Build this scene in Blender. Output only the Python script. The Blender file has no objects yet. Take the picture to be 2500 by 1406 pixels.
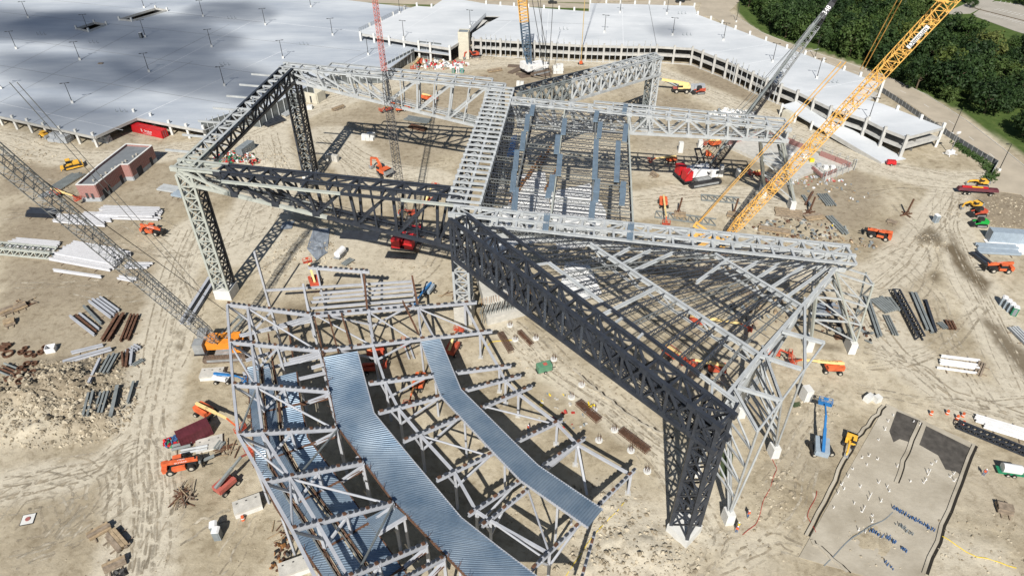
import bpy, bmesh, math, random
import numpy as np
from mathutils import Vector, Matrix, noise
random.seed(7)
R = math.radians
scene = bpy.context.scene
C = scene.collection

# ---------------------------------------------------------------- camera
CAM_H = 100.0; PITCH = R(37.8); FPX = 1667.0
cam = bpy.data.cameras.new('camera'); cam.lens = 24.0; cam.sensor_width = 36.0
cam.clip_start = 1.0; cam.clip_end = 9000.0
camo = bpy.data.objects.new('camera', cam); C.objects.link(camo)
camo.location = (0, 0, CAM_H); camo.rotation_euler = (R(90) - PITCH, 0, 0)
scene.camera = camo
# ---------------------------------------------------------------- sky and sun
SUNV = Vector((-0.154, -1.094, 1.0)).normalized()
w = bpy.data.worlds.new('World'); scene.world = w; w.use_nodes = True
nt = w.node_tree; sky = nt.nodes.new('ShaderNodeTexSky'); sky.sky_type = 'NISHITA'; sky.sun_disc = False
sky.sun_elevation = R(42.2); sky.sun_rotation = R(188.0); sky.air_density = 1.0; sky.dust_density = 0.6; sky.ozone_density = 1.0
nt.links.new(sky.outputs[0], nt.nodes['Background'].inputs[0]); nt.nodes['Background'].inputs[1].default_value = 0.05
sun = bpy.data.lights.new('sun', 'SUN'); sun.energy = 5.0; sun.angle = R(0.5); sun.color = (1.0, 0.955, 0.88)
suno = bpy.data.objects.new('sun', sun); C.objects.link(suno)
suno.rotation_euler = SUNV.to_track_quat('Z', 'Y').to_euler(); suno.location = SUNV * 300
scene.view_settings.view_transform = 'Standard'; scene.view_settings.look = 'None'
scene.view_settings.gamma = 1.0; scene.view_settings.use_curve_mapping = False
scene.view_settings.exposure = 0.3
scene.cycles.max_bounces = 6; scene.cycles.diffuse_bounces = 2
scene.render.engine = 'CYCLES'

# ---------------------------------------------------------------- surveying: photo pixel -> point of the place at height z
_fw = Vector((0, math.cos(PITCH), -math.sin(PITCH))); _up = Vector((0, math.sin(PITCH), math.cos(PITCH)))
def ray(px, py):
    return _fw + Vector((1, 0, 0)) * ((px - 1250) / FPX) + _up * ((703 - py) / FPX)
def at(px, py, z=0.0):
    d = ray(px, py); t = (z - CAM_H) / d.z
    return Vector((d.x * t, d.y * t, z))
def height(base, py):
    lo, hi = -5.0, 95.0
    for _ in range(40):
        m = (lo + hi) / 2; d = Vector((base[0], base[1], m - CAM_H))
        y = 703 - FPX * d.dot(_up) / d.dot(_fw)
        if y > py: lo = m
        else: hi = m
    return lo
# steel frame axes (u along the wings, v along the spine); its top slopes gently down towards u
_a = R(6.5); EU = Vector((math.cos(_a), -math.sin(_a), 0)); EV = Vector((math.sin(_a), math.cos(_a), 0)); ORG = Vector((-68, 125, 0))
def W(u, v, z): return ORG + EU * u + EV * v + Vector((0, 0, z))
def roof(u): return 34.0 - 0.05 * u
def onroof(px, py, dz=0.0):
    d = ray(px, py); n = Vector((0, 0, 1)) + EU * 0.05
    t = (34.0 + dz - (n.dot(Vector((0, 0, CAM_H))) - 0.05 * ORG.dot(EU))) / n.dot(d)
    return Vector((0, 0, CAM_H)) + d * t

# ---------------------------------------------------------------- materials
MATS = {}
def mat(name, col, rough=0.6, metal=0.0, var=0.12, scale=1.0, bump=0.0, spec=0.4, col2=None, bscale=None, stretch=None, detail=4.0):
    if name in MATS: return MATS[name]
    m = bpy.data.materials.new(name); m.use_nodes = True; n = m.node_tree.nodes; l = m.node_tree.links
    b = n['Principled BSDF']; b.inputs['Roughness'].default_value = rough; b.inputs['Metallic'].default_value = metal
    b.inputs['Specular IOR Level'].default_value = spec
    g = n.new('ShaderNodeNewGeometry'); nz = n.new('ShaderNodeTexNoise'); nz.inputs['Scale'].default_value = scale
    nz.inputs['Detail'].default_value = detail; nz.inputs['Roughness'].default_value = 0.62
    if stretch:
        mp = n.new('ShaderNodeMapping'); mp.inputs['Scale'].default_value = stretch; l.new(g.outputs['Position'], mp.inputs[0]); l.new(mp.outputs[0], nz.inputs['Vector'])
    else: l.new(g.outputs['Position'], nz.inputs['Vector'])
    cr = n.new('ShaderNodeValToRGB'); c2 = col2 or tuple(min(1, c * (1 + var)) for c in col); c1 = tuple(c * (1 - var) for c in col) if not col2 else col
    cr.color_ramp.elements[0].position = 0.32; cr.color_ramp.elements[1].position = 0.68
    cr.color_ramp.elements[0].color = (*c1, 1); cr.color_ramp.elements[1].color = (*c2, 1)
    l.new(nz.outputs[0], cr.inputs[0]); l.new(cr.outputs[0], b.inputs['Base Color'])
    if bump:
        bp = n.new('ShaderNodeBump'); bp.inputs['Strength'].default_value = bump; bp.inputs['Distance'].default_value = 0.1
        if bscale:
            n2 = n.new('ShaderNodeTexNoise'); n2.inputs['Scale'].default_value = bscale; n2.inputs['Detail'].default_value = 5; l.new(g.outputs['Position'], n2.inputs['Vector']); l.new(n2.outputs[0], bp.inputs['Height'])
        else: l.new(nz.outputs[0], bp.inputs['Height'])
        l.new(bp.outputs[0], b.inputs['Normal'])
    MATS[name] = m; return m
mat('steel_light', (0.41, 0.43, 0.44), 0.5, 0.0, 0.14, 0.6)
mat('steel_dark', (0.034, 0.039, 0.050), 0.42, 0.0, 0.25, 0.8)
mat('steel_mid', (0.20, 0.22, 0.22), 0.5, 0.0, 0.2, 0.6)
mat('steel_lilac', (0.39, 0.405, 0.44), 0.48, 0.0, 0.1, 0.5)
mat('steel_green', (0.40, 0.42, 0.385), 0.5, 0.0, 0.12, 0.5)
mat('joist_dark', (0.045, 0.052, 0.066), 0.5, 0.0, 0.2, 0.6)
mat('joist_grey', (0.16, 0.17, 0.17), 0.5, 0.0, 0.3, 0.3)
mat('rust', (0.115, 0.058, 0.035), 0.85, 0.0, 0.45, 1.6)
mat('rust_orange', (0.28, 0.13, 0.045), 0.85, 0.0, 0.4, 1.6)
mat('deck_zinc', (0.17, 0.25, 0.345), 0.34, 0.6, 0.4, 0.16, col2=(0.36, 0.44, 0.52), detail=6, stretch=(1, 1, 1))
mat('deck_bundle', (0.20, 0.27, 0.34), 0.45, 0.3, 0.15, 0.5)
mat('concrete', (0.48, 0.465, 0.425), 0.85, 0, 0.16, 0.8, bump=0.2)
mat('concrete_white', (0.62, 0.62, 0.60), 0.85, 0, 0.1, 0.7, bump=0.15)
mat('concrete_shed', (0.55, 0.52, 0.43), 0.85, 0, 0.1, 0.7, bump=0.15)
mat('dark_inside', (0.05, 0.05, 0.055), 0.9, 0, 0.2, 0.5)
mat('timber', (0.33, 0.25, 0.16), 0.85, 0, 0.35, 1.5)
mat('timber_old', (0.25, 0.20, 0.15), 0.9, 0, 0.35, 1.2)
mat('white_paint', (0.75, 0.75, 0.75), 0.5, 0, 0.08, 1.0)
mat('white_steel', (0.55, 0.555, 0.58), 0.5, 0, 0.08, 1.0)
mat('orange', (0.60, 0.125, 0.045), 0.55, 0, 0.28, 0.9)
mat('orange_red', (0.48, 0.085, 0.045), 0.55, 0, 0.3, 0.9)
mat('faded_red', (0.42, 0.11, 0.085), 0.5, 0, 0.15, 1.2)
mat('yellow', (0.74, 0.42, 0.055), 0.45, 0, 0.12, 1.2)
mat('cream_yellow', (0.78, 0.60, 0.27), 0.45, 0, 0.1, 1.2)
mat('crane_yellow', (0.78, 0.45, 0.12), 0.5, 0, 0.16, 1.0)
mat('crane_orange', (0.70, 0.25, 0.03), 0.5, 0, 0.12, 1.0)
mat('crane_red', (0.50, 0.02, 0.025), 0.4, 0, 0.12, 1.0)
mat('crane_black', (0.028, 0.028, 0.032), 0.4, 0, 0.2, 1.0)
mat('crane_grey', (0.27, 0.28, 0.285), 0.5, 0, 0.2, 1.0)
mat('crane_blue', (0.09, 0.14, 0.20), 0.5, 0, 0.2, 1.0)
mat('blue', (0.03, 0.17, 0.42), 0.42, 0, 0.12, 1.0)
mat('light_blue_grey', (0.30, 0.36, 0.42), 0.45, 0, 0.1, 1.0)
mat('green', (0.02, 0.20, 0.10), 0.5, 0, 0.15, 1.0)
mat('sage_green', (0.10, 0.24, 0.15), 0.5, 0, 0.15, 1.0)
mat('teal', (0.03, 0.33, 0.28), 0.5, 0, 0.15, 1.0)
mat('bright_green', (0.02, 0.36, 0.06), 0.5, 0, 0.15, 1.0)
mat('maroon', (0.105, 0.022, 0.03), 0.6, 0, 0.25, 0.8)
mat('box_grey', (0.20, 0.225, 0.24), 0.6, 0, 0.15, 0.8)
mat('rubber', (0.022, 0.021, 0.02), 0.9, 0, 0.3, 2.0)
mat('wheel_hub', (0.45, 0.42, 0.36), 0.6, 0, 0.15, 2.0)
mat('glass_dark', (0.015, 0.02, 0.025), 0.12, 0, 0.1, 1.0, spec=0.6)
mat('black_metal', (0.03, 0.03, 0.03), 0.5, 0, 0.2, 1.0)
mat('track_rust', (0.14, 0.105, 0.08), 0.8, 0, 0.3, 2.0)
mat('brick_red', (0.30, 0.105, 0.095), 0.85, 0, 0.2, 2.5, bump=0.15)
mat('roof_grey', (0.17, 0.185, 0.20), 0.85, 0, 0.12, 0.5)
mat('pvc', (0.8, 0.8, 0.8), 0.5, 0, 0.05, 1.0)
mat('conduit_blue', (0.05, 0.12, 0.28), 0.6, 0, 0.2, 1.0)
mat('block_grey', (0.36, 0.38, 0.40), 0.85, 0, 0.12, 1.2)
mat('wall_metal', (0.15, 0.165, 0.17), 0.42, 0.25, 0.3, 0.25, detail=5, stretch=(0.3, 0.3, 2.2))
mat('bark', (0.12, 0.09, 0.06), 0.9, 0, 0.3, 1.5)
mat('tarp_white', (0.74, 0.74, 0.73), 0.7, 0, 0.08, 0.8)
mat('tarp_grey', (0.21, 0.235, 0.27), 0.6, 0, 0.25, 0.6)
mat('hose_red', (0.38, 0.04, 0.03), 0.6, 0, 0.1, 1.0)
mat('safety_yellow', (0.75, 0.55, 0.03), 0.6, 0, 0.1, 1.0)
mat('cable', (0.03, 0.03, 0.032), 0.6, 0, 0.1, 1.0)
mat('chain_fence', (0.15, 0.16, 0.17), 0.7, 0, 0.2, 0.5)
mat('pool', (0.055, 0.075, 0.035), 0.08, 0, 0.15, 0.4, spec=0.6)

# ---------------------------------------------------------------- helpers
def prop(o, label=None, cat=None, group=None, kind=None):
    if label: o['label'] = label
    if cat: o['category'] = cat
    if group: o['group'] = group
    if kind: o['kind'] = kind
    elif cat: o['kind'] = 'thing'
    return o
class MB:                                   # small mesh builder
    def __init__(s): s.v = []; s.f = []; s.m = []; s.mats = []; s.cur = 0
    def use(s, name):
        if name not in s.mats: s.mats.append(name)
        s.cur = s.mats.index(name); return s
    def poly(s, pts, faces):
        k = len(s.v); s.v += [tuple(p) for p in pts]
        for f in faces: s.f.append([i + k for i in f]); s.m.append(s.cur)
        return s
    def box(s, c, d, rot=None, taper=(1, 1)):
        hx, hy, hz = d[0] / 2, d[1] / 2, d[2] / 2; P = []
        for z in (-1, 1):
            tx, ty = (1, 1) if z < 0 else taper
            for x, y in ((-1, -1), (1, -1), (1, 1), (-1, 1)):
                p = Vector((x * hx * tx, y * hy * ty, z * hz))
                if rot is not None: p = rot @ p
                P.append(p + Vector(c))
        return s.poly(P, [(3, 2, 1, 0), (4, 5, 6, 7), (0, 1, 5, 4), (1, 2, 6, 5), (2, 3, 7, 6), (3, 0, 4, 7)])
    def bar(s, p, q, w, h=None, up=(0, 0, 1)):
        h = h or w; p = Vector(p); q = Vector(q); d = (q - p)
        if d.length < 1e-5: return s
        d.normalize(); u = Vector(up)
        if abs(d.dot(u)) > 0.98: u = Vector((0, 1, 0))
        sd = d.cross(u).normalized(); u2 = sd.cross(d)
        P = [e + sd * (a * w / 2) + u2 * (b * h / 2) for e in (p, q) for a, b in ((-1, -1), (1, -1), (1, 1), (-1, 1))]
        return s.poly(P, [(0, 1, 2, 3), (7, 6, 5, 4), (4, 5, 1, 0), (5, 6, 2, 1), (6, 7, 3, 2), (7, 4, 0, 3)])
    def tube(s, p, q, r, r2=None, n=8, cap=True):
        p = Vector(p); q = Vector(q); r2 = r if r2 is None else r2; d = (q - p).normalized()
        u = Vector((0, 0, 1)) if abs(d.z) < 0.95 else Vector((1, 0, 0)); a = d.cross(u).normalized(); b = a.cross(d)
        P = [e + a * (rr * math.cos(2 * math.pi * i / n)) + b * (rr * math.sin(2 * math.pi * i / n)) for e, rr in ((p, r), (q, r2)) for i in range(n)]
        F = [(i, i + n, (i + 1) % n + n, (i + 1) % n) for i in range(n)]
        if cap: F += [tuple(range(n)), tuple(range(2 * n - 1, n - 1, -1))]
        return s.poly(P, F)
    def prism(s, prof, y0, y1):             # profile in x,z extruded along y
        n = len(prof); P = [(x, y0, z) for x, z in prof] + [(x, y1, z) for x, z in prof]
        return s.poly(P, [tuple(range(n)), tuple(range(2 * n - 1, n - 1, -1))] + [(i, i + n, (i + 1) % n + n, (i + 1) % n) for i in range(n)])
    def slab(s, pts, z0, z1):               # plan outline (list of xy) extruded; pts counter-clockwise or not
        n = len(pts); P = [(p[0], p[1], z0) for p in pts] + [(p[0], p[1], z1) for p in pts]
        return s.poly(P, [tuple(range(n - 1, -1, -1)), tuple(range(n, 2 * n))] + [(i, (i + 1) % n, (i + 1) % n + n, i + n) for i in range(n)])
    def mesh(s, name, default='concrete'):
        me = bpy.data.meshes.new(name); me.from_pydata(s.v, [], s.f)
        for m in (s.mats or [default]): me.materials.append(MATS[m])
        if s.mats and len(s.mats) > 1: me.polygons.foreach_set('material_index', s.m)
        bm = bmesh.new(); bm.from_mesh(me); bmesh.ops.recalc_face_normals(bm, faces=bm.faces); bm.to_mesh(me); bm.free()
        return me
    def build(s, name, parent=None, default='concrete', loc=None):
        o = bpy.data.objects.new(name, s.mesh(name, default)); C.objects.link(o)
        if parent is not None:
            o.parent = parent
        if loc is not None: o.location = loc
        return o
def empty(name, loc=(0, 0, 0), rz=0.0):
    o = bpy.data.objects.new(name, None); C.objects.link(o); o.location = loc; o.rotation_euler = (0, 0, rz); o.empty_display_size = 0.5
    return o
def thing(name, label, cat, loc=(0, 0, 0), rz=0.0, group=None):
    return prop(empty(name, loc, rz), label, cat, group)
def tree_of(o):
    return [c for c in o.children]
def copy_tree(o, parent=None, loc=None, rz=None, label=None, kids=None):
    c = o.copy(); C.objects.link(c); c.parent = parent
    if loc is not None: c.location = loc
    if rz is not None: c.rotation_euler = (0, 0, rz)
    if label: c['label'] = label
    for ch in (KIDS.get(o.name, []) if kids is None else kids): copy_tree(ch, c)
    return c
KIDS = {}
def note_kids(root):
    allo = list(C.objects)
    m = {}
    for x in allo:
        if x.parent: m.setdefault(x.parent.name, []).append(x)
    def rec(o):
        KIDS[o.name] = m.get(o.name, [])
        for k in KIDS[o.name]: rec(k)
    rec(root)
# shared unit pieces (length 1 along X, 1x1 section) scaled into bars
UNIT = {}
def unit(kind, m):
    k = (kind, m)
    if k in UNIT: return UNIT[k]
    b = MB().use(m)
    if kind == 'box': b.box((0.5, 0, 0), (1, 1, 1))
    elif kind == 'tube': b.tube((0, 0, 0), (1, 0, 0), 0.5, n=8)
    elif kind == 'ibeam':
        t, wb = 0.09, 0.07
        prof = [(-.5, -.5), (.5, -.5), (.5, -.5 + t), (wb, -.5 + t), (wb, .5 - t), (.5, .5 - t), (.5, .5), (-.5, .5), (-.5, .5 - t), (-wb, .5 - t), (-wb, -.5 + t), (-.5, -.5 + t)]
        n = 12; P = [(0, y, z) for y, z in prof] + [(1, y, z) for y, z in prof]
        b.poly(P, [(0, 1, 2, 11), (3, 4, 9, 10), (5, 6, 7, 8), (12, 23, 14, 13), (15, 22, 21, 16), (17, 20, 19, 18)] + [(i, i + n, (i + 1) % n + n, (i + 1) % n) for i in range(n)])
    UNIT[k] = b.mesh(kind + '_' + m); return UNIT[k]
def bar(name, p, q, w, h, m, parent, kind='box', up=(0, 0, 1)):
    p = Vector(p); q = Vector(q); d = q - p; L = d.length
    if L < 1e-4: return None
    d = d / L; u = Vector(up)
    if abs(d.dot(u)) > 0.985: u = EV if abs(d.dot(EV)) < 0.9 else EU
    sd = u.cross(d).normalized(); u2 = d.cross(sd)
    o = bpy.data.objects.new(name, unit(kind, m)); C.objects.link(o)
    M = Matrix(((d.x * L, sd.x * w, u2.x * h, p.x), (d.y * L, sd.y * w, u2.y * h, p.y), (d.z * L, sd.z * w, u2.z * h, p.z), (0, 0, 0, 1)))
    if parent is not None:
        o.parent = parent; M = Matrix.Translation(-parent.location) @ M
    o.matrix_basis = M
    return o
def lerp(a, b, t): return a + (b - a) * t
def gz(x, y): return 0.0
def inpoly(x, y, P):
    c = False; j = len(P) - 1
    for i in range(len(P)):
        if (P[i][1] > y) != (P[j][1] > y) and x < (P[j][0] - P[i][0]) * (y - P[i][1]) / (P[j][1] - P[i][1]) + P[i][0]: c = not c
        j = i
    return c
def segdist(x, y, pts):
    b = 1e9
    for (x0, y0), (x1, y1) in zip(pts, pts[1:]):
        dx, dy = x1 - x0, y1 - y0; t = max(0, min(1, ((x - x0) * dx + (y - y0) * dy) / (dx * dx + dy * dy + 1e-9)))
        b = min(b, math.hypot(x - x0 - t * dx, y - y0 - t * dy))
    return b
def g2(pts, z=0): return [tuple(at(px, py, z)[:2]) for px, py in pts]
# ---------------------------------------------------------------- ground
MOUNDS = []      # cx, cy, radius x, radius y, amplitude, rough frequency
for px, py, rx, ry, amp, fr in [(150, 950, 11, 7, 2.6, 0.5), (60, 965, 10, 8, 2.4, 0.45), (240, 1005, 6, 6, 1.6, 0.6), (130, 1035, 12, 5, 1.6, 0.6), (205, 900, 5, 4, 1.0, .7),
        (1480, 1240, 6, 5, 0.9, 0.9), (1530, 1330, 8, 5, 1.2, 0.8), (1440, 1390, 6, 3, 1.0, 0.8), (1620, 1370, 6, 4, .8, .8), (1900, 1180, 3, 6, 0.6, 0.8), (1860, 1230, 4, 5, 0.4, 1.0),
        (715, 610, 5, 6, 0.7, 0.8), (790, 610, 3, 7, 0.6, 0.9), (665, 655, 4, 4, 0.5, 0.9), (800, 480, 5, 5, 0.6, 0.7), (650, 395, 6, 5, 0.7, 0.5), (860, 440, 6, 3, 0.7, 0.7),
        (2450, 520, 12, 8, 0.5, 0.4), (1160, 650, 4, 3, 0.3, 1.0), (1450, 380, 8, 3, 0.5, 0.5), (1620, 365, 8, 4, 0.4, 0.6), (1000, 640, 5, 3, 0.3, 1.0),
        (2140, 1320, 5, 4, 0.25, 1.0), (2420, 1330, 8, 5, 0.4, 0.7), (1770, 1340, 6, 4, 0.3, 1.0), (1985, 1000, 4, 4, 0.5, 0.7), (1050, 135, 8, 6, 1.6, 0.3), (1170, 145, 6, 4, 0.9, 0.3),
        (1300, 850, 6, 5, 0.25, 1.0), (1390, 900, 5, 4, 0.25, 1.0), (1530, 940, 7, 4, 0.25, 1.1), (40, 385, 10, 5, 0.6, 0.5), (100, 345, 10, 4, 0.4, 0.5), (640, 800, 4, 3, 0.3, 0.9), (2270, 590, 4, 3, 0.9, 0.2), (1330, 1250, 6, 5, 0.3, 1.0)]:
    p = at(px, py); MOUNDS.append((p.x, p.y, rx, ry, amp, fr))
FLAT = []        # regions kept flat (pads)
def gz(x, y):
    h = 0.05 * noise.noise(Vector((x * 0.12, y * 0.12, 0))) + 0.03 * noise.noise(Vector((x * 0.5, y * 0.5, 3)))
    for cx, cy, rx, ry, amp, fr in MOUNDS:
        q = ((x - cx) / rx) ** 2 + ((y - cy) / ry) ** 2
        if q < 2.2:
            f = math.exp(-q * 1.3) * (1 - q / 2.2)
            n = noise.noise(Vector((x * fr, y * fr, amp))) + 0.6 * noise.noise(Vector((x * fr * 2.3, y * fr * 2.3, 5))) + 0.4 * noise.noise(Vector((x * fr * 5, y * fr * 5, 9)))
            h += amp * f * (0.75 + 0.75 * n)
    return h
def smooth(t): t = max(0.0, min(1.0, t)); return t * t * (3 - 2 * t)
HAUL = [(g2([(-80, 325), (0, 338), (90, 372), (200, 388), (330, 385), (480, 362), (620, 318), (760, 262), (900, 222), (1060, 172), (1200, 150), (1320, 148), (1450, 150), (1570, 165), (1680, 208), (1800, 260), (1900, 302), (2020, 352), (2120, 398), (2240, 432), (2360, 446), (2480, 440)]), 6.5),
        (g2([(2330, 470), (2320, 560), (2380, 700), (2460, 860), (2520, 960)]), 5.5), (g2([(2320, 480), (2200, 640), (2120, 700), (1900, 640)]), 6.0),
        (g2([(330, 1406), (345, 1250), (340, 1120), (370, 960), (400, 820), (420, 700), (470, 560)]), 6.0), (g2([(0, 1190), (150, 1165), (260, 1130), (340, 1080)]), 4.0),
        (g2([(2080, 700), (2200, 860), (2330, 960), (2500, 1010)]), 6.0), (g2([(1230, 800), (1330, 900), (1480, 1000), (1640, 1120), (1720, 1300)]), 3.5),
        (g2([(640, 330), (660, 470), (600, 600)]), 9.0), (g2([(1560, 500), (1700, 480), (1900, 500)]), 8.0), (g2([(1040, 440), (900, 420), (800, 330)]), 8.0)]
BROWN = [(g2([(0, 500), (180, 470), (330, 560), (260, 640), (350, 700), (170, 760), (0, 740)]), 0.8), (g2([(1880, 420), (2080, 400), (2160, 470), (2110, 560), (1960, 540), (1860, 500)]), 0.75),
         (g2([(2330, 470), (2400, 440), (2560, 440), (2560, 560), (2450, 560), (2380, 545), (2340, 510)]), 1.0), (g2([(1600, 215), (1700, 250), (1740, 280), (1640, 300), (1560, 300), (1540, 240)]), 0.6),
         (g2([(0, 340), (150, 352), (330, 362), (420, 348), (430, 372), (260, 378), (90, 372), (0, 365)]), 0.8), (g2([(1010, 140), (1200, 118), (1240, 150), (1100, 185), (1000, 185)]), 0.6),
         (g2([(1150, 190), (1240, 160), (1360, 160), (1420, 190), (1330, 230), (1200, 215)]), 0.65), (g2([(0, 400), (120, 390), (190, 420), (150, 470), (0, 480)]), 0.9), (g2([(1650, 150), (1760, 180), (1880, 245), (1840, 262), (1730, 215), (1640, 165)]), 0.9),
         (g2([(2120, 560), (2240, 520), (2320, 560), (2280, 620), (2160, 600)]), 0.6)]
WET = [(g2([(2240, 575), (2270, 552), (2300, 575), (2305, 610), (2275, 600), (2245, 590)]), 0.9), (g2([(2300, 600), (2330, 590), (2380, 660), (2420, 690), (2405, 720), (2370, 690), (2340, 660), (2325, 640)]), 1.0),
       (g2([(2270, 660), (2298, 665), (2295, 690), (2275, 685)]), 0.9), (g2([(2380, 760), (2440, 800), (2540, 900), (2540, 960), (2450, 860)]), 0.9), (g2([(2320, 560), (2340, 590), (2350, 625), (2335, 640), (2318, 600)]), 0.7),
       (g2([(420, 810), (450, 805), (445, 822), (428, 825)]), 0.8), (g2([(430, 838), (455, 835), (452, 850), (432, 850)]), 0.8), (g2([(270, 1110), (295, 1105), (300, 1130), (275, 1132)]), 0.6), (g2([(280, 1265), (298, 1260), (300, 1290), (285, 1292)]), 0.7),
       (g2([(640, 765), (760, 735), (760, 760), (660, 790)]), 0.5), (g2([(560, 1115), (610, 1105), (612, 1128), (575, 1130)]), 0.3), (g2([(2000, 830), (2070, 838), (2062, 855), (1990, 850)]), 0.7), (g2([(940, 820), (1000, 850), (985, 900), (940, 880)]), 0.35), (g2([(1080, 960), (1130, 960), (1140, 1020), (1090, 1020)]), 0.5)]
BROWN += [(g2([(0, 880), (150, 850), (280, 900), (300, 1010), (240, 1060), (120, 1010), (0, 1000)]), .75), (g2([(0, 372), (200, 400), (420, 385), (520, 470), (420, 520), (0, 470)]), .55), (g2([(760, 300), (960, 230), (1180, 200), (1240, 260), (1180, 330), (1000, 420), (800, 420), (690, 350)]), .5), (g2([(1500, 200), (1720, 260), (1900, 330), (1960, 420), (1600, 420), (1540, 330)]), .4), (g2([(600, 440), (760, 470), (900, 520), (640, 560), (560, 520)]), .45), (g2([(0, 620), (380, 600), (400, 800), (230, 900), (0, 870)]), .55), (g2([(2080, 600), (2250, 640), (2300, 800), (2180, 860), (2100, 760)]), .35), (g2([(600, 760), (780, 740), (800, 900), (620, 880)]), .4), (g2([(2260, 1130), (2500, 1150), (2520, 1300), (2380, 1300)]), .4), (g2([(0, 1090), (260, 1090), (320, 1260), (180, 1406), (0, 1406)]), .3)]
PALE = [(g2([(1430, 1180), (1640, 1220), (1700, 1300), (1640, 1420), (1400, 1420), (1430, 1300)]), 0.9), (g2([(1200, 800), (1330, 830), (1440, 920), (1560, 1010), (1480, 1060), (1360, 960), (1250, 880)]), 0.6),
        (g2([(630, 560), (760, 560), (900, 560), (1050, 600), (1080, 700), (900, 690), (640, 690)]), 0.55), (g2([(1760, 1290), (1900, 1290), (1880, 1420), (1720, 1420)]), 0.7), (g2([(2280, 1290), (2420, 1320), (2500, 1420), (2290, 1420)]), 0.8), (g2([(0, 980), (200, 990), (240, 1060), (100, 1100), (0, 1080)]), 0.4),
        (g2([(1230, 330), (1500, 330), (1560, 420), (1400, 470)]), 0.4), (g2([(1570, 330), (1760, 360), (1700, 440), (1560, 440)]), 0.5), (g2([(1990, 940), (2060, 960), (2040, 1100), (1900, 1200), (1880, 1080)]), 0.4)]
GRASS = [g2([(880, 8), (1110, 20), (1090, 4), (1060, -14), (880, -14)]), g2([(1100, 22), (1440, 28), (1440, 4), (1240, 4), (1110, 8)]), g2([(1752, 38), (1775, 36), (1850, 92), (1960, 140), (2060, 178), (2150, 205), (2148, 214), (2050, 190), (1950, 150), (1840, 100), (1760, 60)])]
GRASS.append(g2([(1800, 30), (1830, 60), (1880, 92), (1980, 122), (2080, 152), (2200, 205), (2330, 265), (2420, 325), (2520, 395), (2900, 520), (2900, -100), (1800, -100)]))
def bbox(P): xs = [p[0] for p in P]; ys = [p[1] for p in P]; return min(xs), min(ys), max(xs), max(ys)
def softpoly(x, y, P, bb, wdt):
    if x < bb[0] - wdt or x > bb[2] + wdt or y < bb[1] - wdt or y > bb[3] + wdt: return 0.0
    d = segdist(x, y, P + [P[0]]); ins = inpoly(x, y, P)
    return smooth(0.5 + (d if ins else -d) / (2 * wdt))
def axis(a0, a1, f):
    o = [a0]
    while o[-1] < a1: o.append(o[-1] + f(o[-1]))
    return o
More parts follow.
